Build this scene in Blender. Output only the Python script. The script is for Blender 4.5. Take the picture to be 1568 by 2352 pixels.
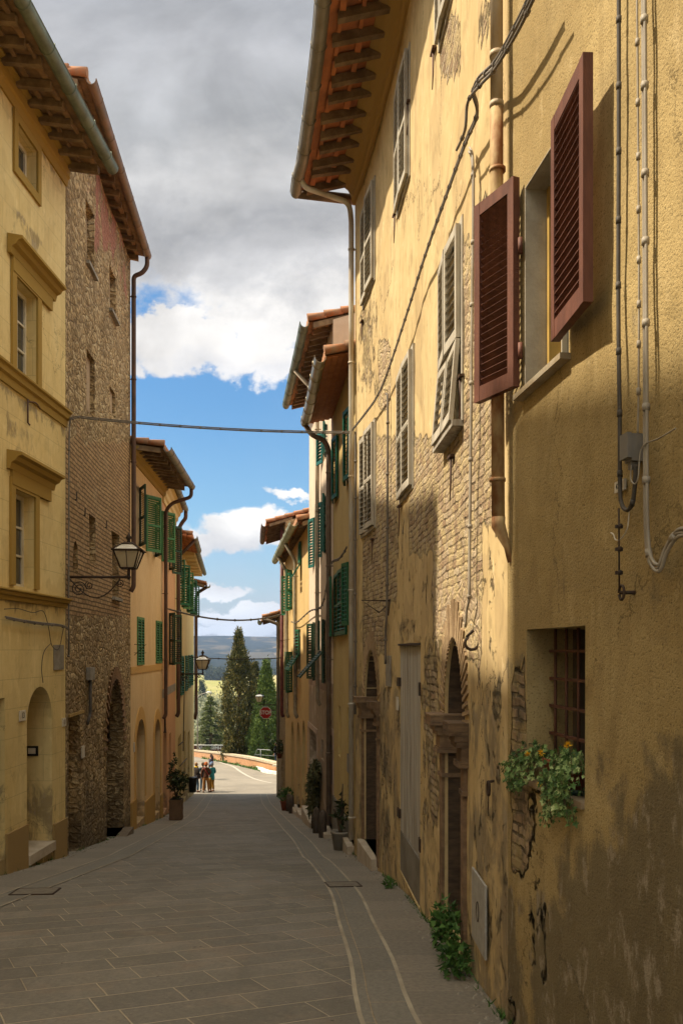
import bpy, bmesh, math, random
from mathutils import Vector, Matrix, noise, Euler
from mathutils.geometry import delaunay_2d_cdt
random.seed(7)
R = math.radians
scene = bpy.context.scene
col = scene.collection
for o in list(bpy.data.objects): bpy.data.objects.remove(o)

# ------------------------------------------------------------------ camera
cam = bpy.data.objects.new('camera', bpy.data.cameras.new('camera'))
col.objects.link(cam); scene.camera = cam
cam.rotation_euler = (R(90), 0, 0); cam.location = (0, 0, 0)
cam.data.sensor_fit = 'VERTICAL'; cam.data.sensor_height = 36.0
cam.data.lens = 2000.0/2352.0*36.0
cam.data.shift_y = (1493-1176)/2352.0
cam.data.clip_start = 0.05; cam.data.clip_end = 9000
scene.render.resolution_x = 682; scene.render.resolution_y = 1024
scene.view_settings.view_transform = 'Standard'; scene.view_settings.look = 'None'
scene.view_settings.exposure = 1.78; scene.view_settings.gamma = 1.0

# ------------------------------------------------------------------ sun and sky
SUN = Vector((-1.0, -0.03, 1.36)).normalized()          # towards the sun
sl = bpy.data.lights.new('sun', 'SUN'); sl.energy = 2.3; sl.angle = R(1.2); sl.color = (1.0, 0.87, 0.67)
so = bpy.data.objects.new('sun', sl); col.objects.link(so)
so.rotation_euler = SUN.to_track_quat('Z', 'Y').to_euler()
world = bpy.data.worlds.new('World'); scene.world = world; world.use_nodes = True

class NT:
    def __init__(s, tree): s.t = tree; s.n = tree.nodes; s.l = tree.links
    def add(s, typ, **kw):
        n = s.n.new(typ)
        for k, v in kw.items(): setattr(n, k, v)
        return n
    def put(s, sock, v):
        if hasattr(v, 'is_output') or isinstance(v, bpy.types.NodeSocket): s.l.new(v, sock)
        else:
            if isinstance(v, (tuple, list)) and len(v) == 3 and sock.type == 'RGBA': v = (*v, 1)
            sock.default_value = v
    def math(s, op, a, b=0.0, c=None, clamp=False):
        n = s.add('ShaderNodeMath', operation=op, use_clamp=clamp)
        s.put(n.inputs[0], a); s.put(n.inputs[1], b)
        if c is not None: s.put(n.inputs[2], c)
        return n.outputs[0]
    def vec(s, op, a, b=(0, 0, 0)):
        n = s.add('ShaderNodeVectorMath', operation=op)
        s.put(n.inputs[0], a)
        if op == 'SCALE': s.put(n.inputs['Scale'], b)
        else: s.put(n.inputs[1], b)
        return n.outputs['Value'] if op in ('LENGTH', 'DOT_PRODUCT', 'DISTANCE') else n.outputs[0]
    def mix(s, f, a, b, blend='MIX'):
        n = s.add('ShaderNodeMix', data_type='RGBA', blend_type=blend)
        n.clamp_factor = True
        s.put(n.inputs[0], f); s.put(n.inputs[6], a); s.put(n.inputs[7], b)
        return n.outputs[2]
    def noise(s, v, scale, detail=4, rough=0.55, dist=0.0, out=0):
        n = s.add('ShaderNodeTexNoise'); s.put(n.inputs['Vector'], v)
        n.inputs['Scale'].default_value = scale; n.inputs['Detail'].default_value = detail
        n.inputs['Roughness'].default_value = rough; n.inputs['Distortion'].default_value = dist
        return n.outputs[out]
    def smooth(s, v, a, b):
        n = s.add('ShaderNodeMapRange', interpolation_type='SMOOTHSTEP')
        s.put(n.inputs[0], v); n.inputs[1].default_value = a; n.inputs[2].default_value = b
        return n.outputs[0]
    def ramp(s, v, pts, interp='LINEAR'):
        n = s.add('ShaderNodeValToRGB'); n.color_ramp.interpolation = interp
        e = n.color_ramp.elements
        while len(e) < len(pts): e.new(0.5)
        for i, (p, c) in enumerate(pts):
            e[i].position = p
            e[i].color = (*c, 1) if isinstance(c, (tuple, list)) else (c, c, c, 1)
        s.put(n.inputs[0], v); return n.outputs[0]
    def scalev(s, v, k):
        return s.vec('MULTIPLY', v, k)

def t_skc(t, v):
    return t.ramp(v, [(0, (.36, .33, .365)), (.05, (.31, .33, .385)), (.14, (.235, .335, .385)), (.3, (.17, .30, .38))])

def build_world():
    t = NT(world.node_tree); t.n.clear()
    tc = t.add('ShaderNodeTexCoord').outputs['Generated']
    sep = t.add('ShaderNodeSeparateXYZ'); t.put(sep.inputs[0], tc)
    ay = t.math('ADD', t.math('ABSOLUTE', sep.outputs[1]), 0.04)
    u = t.math('DIVIDE', sep.outputs[0], ay); v = t.math('DIVIDE', sep.outputs[2], ay)
    c = t.add('ShaderNodeCombineXYZ'); t.put(c.inputs[0], u); t.put(c.inputs[1], v); uv = c.outputs[0]
    n1 = t.noise(t.scalev(uv, (1, 1.25, 1)), 7.0, 9, 0.6, 0.3, out=1)
    wv = t.vec('SCALE', t.vec('SUBTRACT', n1, (.5, .5, .5)), t.math('ADD', .045, t.math('MULTIPLY', t.smooth(v, .12, .40), .115)))
    n1b = t.noise(t.scalev(uv, (1, 1.3, 1)), 26.0, 7, 0.6, 0, out=1)
    wv2 = t.vec('SCALE', t.vec('SUBTRACT', n1b, (.5, .5, .5)), 0.042)
    p = t.vec('ADD', t.vec('ADD', uv, wv2), wv)
    # cloud banks as elevation / azimuth ellipses: centre (x, y), radii
    blobs = [(500, 230, 1400, 560, 1.0), (500, 830, 170, 60, .9), (330, 860, 60, 25, .6), (420,800,330,70,1), (640, 870, 60, 75, .8), (820,600,500,260,1.),
             (668, 1146, 62, 15, .75), (545, 1247, 95, 44, 1.0), (470,1262,60,34,.8), (620,1225,110,46,1.0), (520, 1362, 85, 17, .9), (450,1352,50,14,.6), (575, 1412, 140, 22, .95),
             (500, 1445, 300, 20, .75), (300,1240,150,50,.8), (900,1300,200,70,.9), (100,1350,200,50,.8)]
    acc = None
    for (x, y, rx, ry, w) in blobs:
        d = t.vec('MULTIPLY', t.vec('SUBTRACT', p, ((x-784)/2000, (1493-y)/2000, 0)), (2000/rx, 2000/ry, 0))
        m = t.math('MULTIPLY', t.math('SUBTRACT', 1.0, t.vec('LENGTH', d)), w)
        acc = m if acc is None else t.math('MAXIMUM', acc, m)
    nn = t.noise(t.scalev(uv, (1, 1.5, 1)), 16.0, 8, .62, 0)
    acc2 = t.math('ADD', acc, t.math('ADD', t.math('MULTIPLY', t.math('SUBTRACT', nn, .5), .7), t.math('MULTIPLY', t.math('SUBTRACT', t.noise(uv, 55, 6, .65), .5), .3)))
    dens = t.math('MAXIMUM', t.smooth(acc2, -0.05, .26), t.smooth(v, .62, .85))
    sv = t.add('ShaderNodeSeparateXYZ'); t.put(sv.inputs[0], p)
    shade = t.ramp(t.math('ADD', sv.outputs[1], t.math('MULTIPLY', t.math('SUBTRACT', nn, .5), .05)),
        [(0, (.60, .62, .63)), (.05, (.80, .79, .78)), (.1, (.62, .62, .64)), (.14, (.95, .93, .90)), (.31, (.72,.72,.74)), (.335, (.80, .78, .76)), (.385, (.74, .725, .71)), (.42, (.52, .52, .53)),
         (.47, (.38, .385, .40)), (.52, (.54, .54, .545)), (.585, (.37, .38, .395)), (.66, (.42, .43, .455)), (.75, (.34, .355, .385)), (1, (.36, .37, .39))])
    vary = t.math('ADD', .16, t.math('ADD', t.math('MULTIPLY', t.noise(t.scalev(uv, (1, 1.5, 1)), 3.4, 9, .58, .7), 1.42), t.math('MULTIPLY', t.noise(t.scalev(uv, (1, 1.9, 1)), 15, 8, .6, .4), .32)))
    over = t.math('ADD', 1.0, t.math('ADD', t.math('MULTIPLY', t.smooth(v, .80, 1.4), 2.9), t.math('MULTIPLY', t.smooth(sep.outputs[1], .0, -.25), 1.7)))  # unseen cloud overhead and behind the camera, brightened to add fill light
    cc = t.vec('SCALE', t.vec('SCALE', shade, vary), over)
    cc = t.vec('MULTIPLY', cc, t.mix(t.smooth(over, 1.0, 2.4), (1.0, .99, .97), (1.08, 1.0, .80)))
    sky = t.add('ShaderNodeTexSky', sky_type='NISHITA'); sky.sun_disc = False
    sky.sun_elevation = math.asin(SUN.z); sky.sun_rotation = math.atan2(SUN.x, SUN.y)
    sky.air_density = 1.1; sky.dust_density = 1.2; sky.ozone_density = 1.6
    skc = t.vec('MULTIPLY', sky.outputs[0], t_skc(t, sv.outputs[1]))
    ST = 0.12
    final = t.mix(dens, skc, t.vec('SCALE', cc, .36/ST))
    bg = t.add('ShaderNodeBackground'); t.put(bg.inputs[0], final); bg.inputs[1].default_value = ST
    o = t.add('ShaderNodeOutputWorld'); t.l.new(bg.outputs[0], o.inputs[0])
build_world()

# ------------------------------------------------------------------ materials
MATS = {}
def newmat(name):
    m = bpy.data.materials.new(name); m.use_nodes = True
    t = NT(m.node_tree); t.n.clear()
    b = t.add('ShaderNodeBsdfPrincipled'); o = t.add('ShaderNodeOutputMaterial'); t.l.new(b.outputs[0], o.inputs[0])
    MATS[name] = m
    return m, t, b
def bump(t, b, h, strength=.5, dist=.02, prev=None):
    n = t.add('ShaderNodeBump'); n.inputs['Strength'].default_value = strength; n.inputs['Distance'].default_value = dist
    t.put(n.inputs['Height'], h)
    if prev is not None: t.put(n.inputs['Normal'], prev)
    t.l.new(n.outputs[0], b.inputs['Normal']); return n.outputs[0]
def basic(name, c, c2=None, rough=.8, metal=0, scale=6, bs=.15, bscale=40, stretch=(1, 1, 1), spec=.3):
    m, t, b = newmat(name)
    v = t.scalev(t.add('ShaderNodeTexCoord').outputs['Object'], stretch)
    c2 = c2 or tuple(x*.7 for x in c)
    n = t.smooth(t.noise(v, scale, 6, .6), .3, .7)
    t.put(b.inputs['Base Color'], t.mix(n, c, c2))
    b.inputs['Roughness'].default_value = rough; b.inputs['Metallic'].default_value = metal
    b.inputs['Specular IOR Level'].default_value = spec
    if bs: bump(t, b, t.noise(v, bscale, 4, .6), bs, .01)
    return m
def uvnode(t): return t.add('ShaderNodeUVMap', uv_map='UVMap').outputs[0]
def attr(t, n): return t.add('ShaderNodeAttribute', attribute_name=n).outputs['Fac']

def wall_mat(name, c1, c2, stain=(.16, .13, .10), grain=60, gs=.35, gd=.004, under=None, block=False, speck=.0, pale=None, var=1.0, old=0):
    """render over brick or rubble, dirt and peel masks come from the mesh"""
    m, t, b = newmat(name)
    uv = uvnode(t)
    big = t.noise(t.scalev(uv, (1, .45, 1)), .9, 6, .62, .4)
    fine = t.noise(uv, 5, 6, .65)
    colr = t.mix(t.smooth(t.math('ADD', t.math('MULTIPLY', big, .65), t.math('MULTIPLY', fine, .35)), .35, .66), c1, c2)
    strk = t.noise(t.scalev(uv, (5, .35, 1)), 1.6, 5, .6)
    colr = t.mix(t.math('MULTIPLY', t.smooth(strk, .52, .78), .45*var), colr, tuple(x*.55 for x in c2))
    colr = t.mix(t.math('MULTIPLY', t.smooth(t.noise(t.scalev(uv, (3, .5, 1)), 2.3, 4, .6), .56, .75), .4*var), colr, pale or tuple(min(1, x*1.3+.03) for x in c1))
    g = t.noise(uv, grain, 3, .7)
    if old:
        rp = t.smooth(t.noise(t.scalev(uv, (.9, .55, 1)), 1.15, 3, .5, .9), .55, .565)
        colr = t.mix(t.math('MULTIPLY', rp, .42*old), colr, tuple(x*y for x, y in zip(c2, (.86, .86, .92))))
        sm2 = t.smooth(t.noise(t.scalev(uv, (1.6, 1, 1)), 2.4, 9, .72, .4), .50, .68)
        colr = t.mix(t.math('MULTIPLY', sm2, .45*old), colr, tuple(x*.62 for x in c2))
        wh = t.smooth(t.noise(t.scalev(uv, (1.3, .7, 1)), 4.7, 8, .7, .2), .57, .70)
        colr = t.mix(t.math('MULTIPLY', wh, .5*old), colr, tuple(min(1, x*1.12+.07) for x in c1))
        cw = t.vec('ADD', uv, t.vec('SCALE', t.vec('SUBTRACT', t.noise(uv, 3.5, 6, .7, 0, 1), (.5, .5, .5)), .55))
        cv = t.add('ShaderNodeTexVoronoi', feature='DISTANCE_TO_EDGE'); t.put(cv.inputs['Vector'], t.scalev(cw, (1.0, .5, 1))); cv.inputs['Scale'].default_value = .75
        ck = t.math('MULTIPLY', t.smooth(cv.outputs[0], .006, .0015), t.smooth(t.noise(uv, .9, 3, .5), .46, .56))
        colr = t.mix(t.math('MULTIPLY', ck, .8*old), colr, tuple(x*.25 for x in c2))
        dr = t.noise(t.scalev(uv, (14, .25, 1)), 1.0, 4, .6)
        colr = t.mix(t.math('MULTIPLY', t.smooth(dr, .60, .74), .3*old), colr, tuple(x*.5 for x in c2))
    if speck: colr = t.mix(t.math('MULTIPLY', t.smooth(g, .45, .35), speck), colr, tuple(x*.42 for x in c1))
    dirt = attr(t, 'dirt')
    dn = t.noise(t.scalev(uv, (1.4, .8, 1)), 2.2, 8, .66, .5)
    dm = t.smooth(t.math('ADD', dirt, t.math('MULTIPLY', t.math('SUBTRACT', dn, .5), 1.7)), .44, .68)
    colr = t.mix(t.math('MULTIPLY', dm, .64), colr, stain)
    pn = t.smooth(t.noise(t.scalev(uv, (1.5, .8, 1)), 4.2, 9, .75, .3), .52, .62)
    colr = t.mix(t.math('MULTIPLY', t.math('MULTIPLY', dm, pn), .75), colr, (.36, .30, .22))
    h = t.math('MULTIPLY', g, 1.0)
    h = t.math('ADD', h, t.math('MULTIPLY', t.noise(uv, 9, 4, .6), 1.2))
    if block:                                   # lines of mock ashlar scored in the render
        br = t.add('ShaderNodeTexBrick'); t.put(br.inputs[0], uv)
        br.inputs['Scale'].default_value = 1.0; br.inputs['Brick Width'].default_value = 1.15; br.inputs['Row Height'].default_value = .42
        br.inputs['Mortar Size'].default_value = .004; br.inputs['Mortar Smooth'].default_value = .3
        colr = t.mix(t.math('MULTIPLY', br.outputs['Fac'], .5), colr, tuple(x*.35 for x in c1))
        h = t.math('SUBTRACT', h, t.math('MULTIPLY', br.outputs['Fac'], 2))
    if under:
        pm = attr(t, 'brick')
        en = t.noise(t.scalev(uv, (1.0, .7, 1)), 3.6, 10, .74, .5)
        mask = t.smooth(t.math('ADD', pm, t.math('MULTIPLY', t.math('MULTIPLY', t.math('SUBTRACT', en, .5), 1.3), t.smooth(pm, 0, .25))), .44, .56)
        w = t.vec('ADD', uv, t.vec('ADD', t.vec('SCALE', t.vec('SUBTRACT', t.noise(uv, 2.2, 4, .6, 0, 1), (.5, .5, .5)), .10), t.vec('SCALE', t.vec('SUBTRACT', t.noise(uv, 16, 3, .6, 0, 1), (.5, .5, .5)), .035)))
        br = t.add('ShaderNodeTexBrick'); t.put(br.inputs[0], w)
        br.inputs['Scale'].default_value = 1.0; br.inputs['Brick Width'].default_value = .235; br.inputs['Row Height'].default_value = .068
        br.inputs['Mortar Size'].default_value = .014; br.inputs['Mortar Smooth'].default_value = .6; br.inputs['Bias'].default_value = -.1
        t.put(br.inputs['Color1'], under[0]); t.put(br.inputs['Color2'], under[1]); t.put(br.inputs['Mortar'], under[2])
        vo = t.add('ShaderNodeTexVoronoi', feature='DISTANCE_TO_EDGE'); t.put(vo.inputs['Vector'], t.scalev(w, (6.2, 11.0, 1))); vo.inputs['Scale'].default_value = 1
        vc = t.add('ShaderNodeTexVoronoi'); t.put(vc.inputs['Vector'], t.scalev(w, (6.2, 11.0, 1))); vc.inputs['Scale'].default_value = 1
        rub = t.mix(t.smooth(t.math('ADD', vo.outputs[0], t.math('MULTIPLY', t.math('SUBTRACT', t.noise(uv, 18, 4, .7), .5), .16)), 0, .09), under[2], t.mix(vc.outputs['Color'], under[0], under[1]))
        sel = t.smooth(t.math('ADD', attr(t, 'rubble'), t.math('MULTIPLY', t.math('SUBTRACT', big, .5), .8)), .45, .55)
        gap_shade = t.math('MULTIPLY', t.smooth(br.outputs['Fac'], .35, .8), t.smooth(t.noise(uv, 5, 7, .75), .46, .58))  # open joints, with the shadow beneath the bricks painted in as dark colour
        ucol = t.mix(sel, t.mix(gap_shade, br.outputs['Color'], (.13, .095, .055)), rub)
        ucol = t.mix(t.math('MULTIPLY', t.smooth(t.noise(uv, 4.5, 9, .75, .5), .47, .56), .9), ucol, c1)
        ucol = t.mix(t.math('MULTIPLY', t.smooth(t.noise(uv, 8, 6, .7), .54, .7), .7), ucol, tuple(x*.5 for x in c2))
        uh = t.math('ADD', t.math('MULTIPLY', t.math('SUBTRACT', 1, br.outputs['Fac']), t.math('SUBTRACT', 1, sel)), t.math('MULTIPLY', t.smooth(vo.outputs[0], 0, .22), sel))
        uh = t.math('ADD', t.math('MULTIPLY', uh, t.math('ADD', .35, t.math('MULTIPLY', t.smooth(t.noise(uv, 5, 7, .75), .40, .6), .65))), t.math('MULTIPLY', t.noise(uv, 12, 7, .75), 1.7))
        colr = t.mix(mask, colr, t.mix(t.math('MULTIPLY', dm, .6), ucol, stain))
        edge = t.math('MULTIPLY', t.math('MULTIPLY', mask, t.math('SUBTRACT', 1, mask)), 4, clamp=True)
        colr = t.mix(t.math('MULTIPLY', edge, .22), colr, tuple(x*.3 for x in c2))
        n1 = bump(t, b, t.math('MULTIPLY', t.math('MULTIPLY', h, .5), t.math('SUBTRACT', 1, mask)), gs, gd)
        hh = t.math('ADD', t.math('MULTIPLY', mask, t.math('MULTIPLY', uh, 1.0)), t.math('MULTIPLY', t.math('SUBTRACT', 1, mask), 2.2))
        bump(t, b, hh, 1.0, .028, n1)
    else:
        bump(t, b, h, gs, gd)
    t.put(b.inputs['Base Color'], colr); b.inputs['Roughness'].default_value = .93; b.inputs['Specular IOR Level'].default_value = .15
    return m

def stone_mat(name, cols, mortar, sx=5.0, sy=9.5, red=None):
    m, t, b = newmat(name); uv = uvnode(t)
    w = t.vec('ADD', uv, t.vec('SCALE', t.vec('SUBTRACT', t.noise(uv, 1.7, 5, .62, 0, 1), (.5, .5, .5)), .30))
    sc = t.scalev(w, (sx, sy, 1))
    vo = t.add('ShaderNodeTexVoronoi', feature='DISTANCE_TO_EDGE'); t.put(vo.inputs['Vector'], sc); vo.inputs['Scale'].default_value = 1; vo.inputs['Randomness'].default_value = .85
    vc = t.add('ShaderNodeTexVoronoi'); t.put(vc.inputs['Vector'], sc); vc.inputs['Scale'].default_value = 1; vc.inputs['Randomness'].default_value = .85
    sp = t.add('ShaderNodeSeparateXYZ'); t.put(sp.inputs[0], vc.outputs['Color'])
    c = t.ramp(sp.outputs[0], [(i/(len(cols)-1), cc) for i, cc in enumerate(cols)])
    f = t.noise(uv, 11, 7, .7)
    c = t.mix(t.smooth(f, .42, .72), c, tuple(x*.45 for x in cols[0]))
    c = t.mix(t.math('MULTIPLY', t.smooth(vo.outputs[0], .10, .0), t.smooth(f, .32, .55)), c, mortar)
    big_ = t.noise(t.scalev(uv, (1, .6, 1)), .9, 6, .65, .4)
    c = t.mix(t.math('MULTIPLY', t.smooth(big_, .45, .68), .55), c, (.17, .115, .06))
    c = t.mix(t.math('MULTIPLY', t.smooth(t.noise(uv, 17, 5, .7), .56, .68), .6), c, (.55, .44, .28))
    # courses of brick where the mask asks for them
    br = t.add('ShaderNodeTexBrick'); t.put(br.inputs[0], t.vec('ADD', uv, t.vec('SCALE', t.vec('SUBTRACT', t.noise(uv, 3, 3, .6, 0, 1), (.5, .5, .5)), .04)))
    br.inputs['Scale'].default_value = 1; br.inputs['Brick Width'].default_value = .28; br.inputs['Row Height'].default_value = .085; br.inputs['Mortar Size'].default_value = .013
    t.put(br.inputs['Color1'], (.44, .29, .15)); t.put(br.inputs['Color2'], (.33, .21, .11)); t.put(br.inputs['Mortar'], mortar)
    bm_ = t.smooth(t.math('ADD', attr(t, 'brick'), t.math('MULTIPLY', t.math('SUBTRACT', t.noise(uv, 1.5, 5, .6), .5), .9)), .45, .55)
    c = t.mix(bm_, c, br.outputs['Color'])
    rn = t.noise(uv, 1.2, 7, .65)
    if red:
        rm = t.smooth(t.math('ADD', attr(t, 'rubble'), t.math('MULTIPLY', t.math('SUBTRACT', t.noise(t.scalev(uv, (1, .5, 1)), 2.2, 7, .7), .5), 2.2)), .55, .72)
        c = t.mix(rm, c, t.mix(t.smooth(f, .35, .6), red, tuple(x*.75 for x in red)))
    c = t.mix(t.smooth(rn, .55, .72), c, t.mix(.5, c, (.36, .27, .16)))
    dm = t.smooth(t.math('ADD', attr(t, 'dirt'), t.math('MULTIPLY', t.math('SUBTRACT', rn, .5), 1.4)), .35, .9)
    c = t.mix(t.math('MULTIPLY', dm, .7), c, (.06, .048, .035))
    h = t.math('ADD', t.math('MULTIPLY', t.smooth(vo.outputs[0], 0, .25), t.math('SUBTRACT', 1, bm_)), t.math('MULTIPLY', t.math('SUBTRACT', 1, br.outputs['Fac']), bm_))
    h = t.math('ADD', h, t.math('MULTIPLY', f, 1.6))
    bump(t, b, h, 1.0, .022)
    t.put(b.inputs['Base Color'], c); b.inputs['Roughness'].default_value = .95; b.inputs['Specular IOR Level'].default_value = .1
    return m

STUCCO = wall_mat('stucco', (.44, .33, .155), (.34, .245, .105), (.085, .076, .058), 75, 1.0, .013, None, speck=.95, pale=(.55, .42, .22), old=.8)
PLASTER = wall_mat('old_plaster', (.60, .465, .25), (.50, .365, .18), (.15, .125, .09), 40, .35, .005,
                   ((.40, .27, .17), (.64, .52, .36), (.30, .22, .14)), pale=(.66, .53, .33), old=1.45, var=1.5)
YELLOW = wall_mat('yellow_render', (.70, .555, .27), (.63, .475, .205), (.14, .10, .06), 40, .3, .004, block=True, old=.8)
OCHRE = wall_mat('ochre_trim', (.36, .235, .06), (.28, .172, .04), (.12, .085, .04), 30, .5, .006, old=1.0)
ORANGE = wall_mat('orange_render', (.70, .51, .28), (.64, .44, .225), (.17, .11, .06), 40, .2, .003)
ORANGE_D = wall_mat('orange_band', (.60, .37, .13), (.52, .30, .10), (.17, .11, .06), 40, .2, .003)
PINK = wall_mat('pink_render', (.63, .36, .19), (.55, .30, .15), (.17, .10, .06), 40, .2, .003, pale=(.62, .32, .17))
FARY = wall_mat('warm_yellow_render', (.68, .53, .26), (.60, .45, .20), (.13, .10, .05), 40, .2, .003)
R2M = wall_mat('mustard_render', (.54, .41, .18), (.46, .335, .135), (.15, .12, .08), 40, .25, .003)
R3M = wall_mat('cream_render', (.66, .55, .43), (.56, .43, .31), (.19, .125, .07), 40, .2, .003)
R4M = wall_mat('golden_render', (.62, .45, .21), (.53, .37, .16), (.17, .11, .06), 40, .2, .003)
STONE = stone_mat('rubble_stone', [(.27, .185, .09), (.44, .31, .16), (.52, .375, .195), (.62, .48, .28), (.33, .225, .115)], (.14, .095, .05), red=(.40, .19, .13))
STONE2 = stone_mat('pale_rubble_stone', [(.26, .18, .09), (.44, .31, .16), (.52, .38, .21), (.36, .25, .13)], (.24, .17, .10))
AGED = basic('aged_eave_tiles', (.30, .18, .09), (.16, .10, .055), .95, 0, 5, .6, 25)
TILE = basic('roof_tile', (.40, .17, .08), (.30, .19, .12), .9, 0, 7, .5, 30)
TERRA = basic('terracotta_soffit', (.52, .19, .075), (.30, .12, .055), .9, 0, 3, .5, 25)
RAFTER = basic('old_timber', (.13, .085, .05), (.26, .18, .10), .9, 0, 5, .6, 30)
WOODO = basic('orange_boards', (.46, .17, .05), (.36, .12, .03), .75, 0, 4, .3, 20, (1, 1, 1))
ZINC = basic('zinc', (.22, .20, .16), (.15, .14, .11), .5, .5, 4, .1)
ZINCG = basic('green_zinc', (.20, .23, .17), (.12, .14, .10), .55, .4, 4, .1)
RUST = basic('brown_pipe', (.13, .07, .045), (.08, .05, .035), .7, .2, 3, .1)
CREAMPIPE = basic('cream_pipe', (.62, .61, .56), (.36, .26, .15), .6, .1, 2.5, .1, 40, (1, 1, .4))
RUSTPIPE = basic('rusted_pipe', (.50, .37, .19), (.20, .06, .015), .75, .05, 4.2, .2, 40, (1.5, 1.5, .7))
GREEN = basic('green_paint', (.012, .12, .055), (.010, .085, .045), .55, 0, 9, .05)
GREEN2 = basic('pale_green_paint', (.07, .21, .075), (.05, .16, .06), .6, 0, 9, .05)
DGREEN = basic('dark_green_paint', (.02, .055, .03), (.014, .04, .022), .6, 0, 9, .05)
TEAL = basic('teal_paint', (.02, .14, .12), (.014, .10, .085), .55, 0, 9, .05)
RED = basic('red_brown_paint', (.155, .060, .038), (.095, .036, .024), .65, 0, 5, .25, 50, (3, 3, .6))
GREYP = basic('weathered_grey_paint', (.50, .46, .38), (.34, .30, .24), .8, 0, 8, .4, 30, (1, 1, .3))
WHITEP = basic('cream_paint', (.62, .56, .44), (.52, .45, .33), .6, 0, 5, .05)
OLDWOOD = basic('weathered_planks', (.50, .47, .41), (.25, .22, .18), .9, 0, 2.2, .7, 14, (9, 9, .45))
DARKWOOD = basic('dark_wood', (.055, .034, .022), (.035, .022, .015), .7, 0, 4, .3, 20, (4, 4, .5))
IRON = basic('iron', (.045, .036, .030), (.075, .045, .03), .7, .4, 10, .2)
CABLE = basic('cable', (.13, .115, .10), (.20, .17, .14), .7, 0, 6, .05)
CABLEG = basic('grey_conduit', (.36, .32, .26), (.26, .22, .17), .6, 0, 5, .05)
DCABLE = basic('dark_cable', (.05, .045, .04), (.09, .075, .06), .7, 0, 6, .05)
SILL = basic('stone_sill', (.46, .40, .30), (.33, .25, .15), .85, 0, 6, .4, 40)
CEMENT = basic('cement', (.30, .275, .235), (.22, .19, .15), .9, 0, 5, .4, 50)
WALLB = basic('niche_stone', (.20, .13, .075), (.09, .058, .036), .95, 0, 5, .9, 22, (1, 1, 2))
SOFTBRICK = basic('soft_arch_brick', (.40, .285, .165), (.27, .18, .10), .95, 0, 9, .8, 40)
BRICKARCH = basic('arch_brick', (.27, .155, .08), (.20, .12, .065), .95, 0, 8, .6, 40)
MARBLE = basic('pale_step', (.50, .43, .34), (.38, .31, .23), .7, 0, 4, .2)
WHITEC = basic('white_curb', (.78, .76, .70), (.62, .58, .50), .8, 0, 4, .2)
POT = basic('terracotta_pot', (.30, .085, .04), (.22, .06, .03), .8, 0, 5, .2)
POTG = basic('green_saucer', (.02, .05, .035), (.015, .035, .025), .5, 0, 5, 0)
SOIL = basic('soil', (.03, .022, .015), None, 1, 0, 20, .5)
SIGNRED = basic('sign_red', (.40, .02, .02), (.33, .016, .016), .5, 0, 3, 0)
SIGNW = basic('sign_white', (.80, .79, .75), (.74, .72, .68), .5, 0, 3, 0)
INK = basic('ink', (.02, .018, .016), None, .6, 0, 3, 0)
PLAQUE = basic('plaque', (.62, .57, .48), (.50, .43, .33), .5, 0, 9, .05)
BLACKP = basic('black_plastic', (.012, .012, .012), None, .35, 0, 4, 0)
def glass_mat(name, c, rough=.08):
    m, t, b = newmat(name); b.inputs['Base Color'].default_value = (*c, 1); b.inputs['Roughness'].default_value = rough
    b.inputs['Specular IOR Level'].default_value = .6; return m
PANE = glass_mat('window_glass', (.05, .05, .045))
def milky():
    m, t, b = newmat('lantern_glass'); t.put(b.inputs['Base Color'], (.62, .55, .40, 1)); b.inputs['Roughness'].default_value = .35
    b.inputs['Transmission Weight'].default_value = .55
    bump(t, b, t.noise(t.add('ShaderNodeTexCoord').outputs['Object'], 60, 2, .5), .4, .01); return m
LGLASS = milky()
CURTAIN = basic('curtain', (.42, .38, .30), (.26, .22, .17), .9, 0, 14, .2, 20, (3, 3, .3))
def leaf_mat(name, pts, rough=.6):
    m, t, b = newmat(name)
    g = t.add('ShaderNodeNewGeometry')
    w = t.noise(t.add('ShaderNodeTexCoord').outputs['Object'], .8, 4, .6)
    v = t.math('ADD', t.math('MULTIPLY', g.outputs['Random Per Island'], .75), t.math('MULTIPLY', t.math('SUBTRACT', w, .35), .8))
    t.put(b.inputs['Base Color'], t.ramp(v, pts)); b.inputs['Roughness'].default_value = rough; b.inputs['Specular IOR Level'].default_value = .25
    b.inputs['Subsurface Weight'].default_value = 0
    return m
CYP = leaf_mat('cypress_leaves', [(0, (.015, .020, .007)), (.4, (.05, .06, .018)), (.7, (.13, .115, .032)), (1, (.32, .23, .065))])
CYPG = leaf_mat('green_cypress_leaves', [(0, (.025, .045, .012)), (.5, (.08, .13, .028)), (1, (.20, .25, .05))])
CEDL = leaf_mat('cedar_leaves', [(0, (.03, .042, .014)), (.5, (.085, .11, .028)), (1, (.19, .21, .06))])
OLIVE = leaf_mat('olive_leaves', [(0, (.10, .115, .06)), (.5, (.21, .22, .125)), (1, (.34, .33, .21))])
SHRUB = leaf_mat('shrub_leaves', [(0, (.012, .020, .007)), (.6, (.035, .05, .016)), (1, (.09, .10, .035))])
CREEP = leaf_mat('creeper_leaves', [(0, (.035, .045, .018)), (.6, (.09, .09, .035)), (1, (.20, .17, .08))])
IVY = leaf_mat('ivy_leaves', [(0, (.03, .06, .02)), (.5, (.07, .14, .035)), (.8, (.26, .36, .13)), (1, (.50, .55, .26))])
WEED = leaf_mat('weed_leaves', [(0, (.10, .07, .025)), (.12, (.025, .065, .012)), (.6, (.06, .14, .03)), (1, (.12, .22, .05))])
FLOWER = leaf_mat('yellow_petals', [(0, (.75, .34, .01)), (1, (.85, .55, .03))])
BARK = basic('bark', (.11, .075, .05), None, .95, 0, 8, .8, 20)

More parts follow.
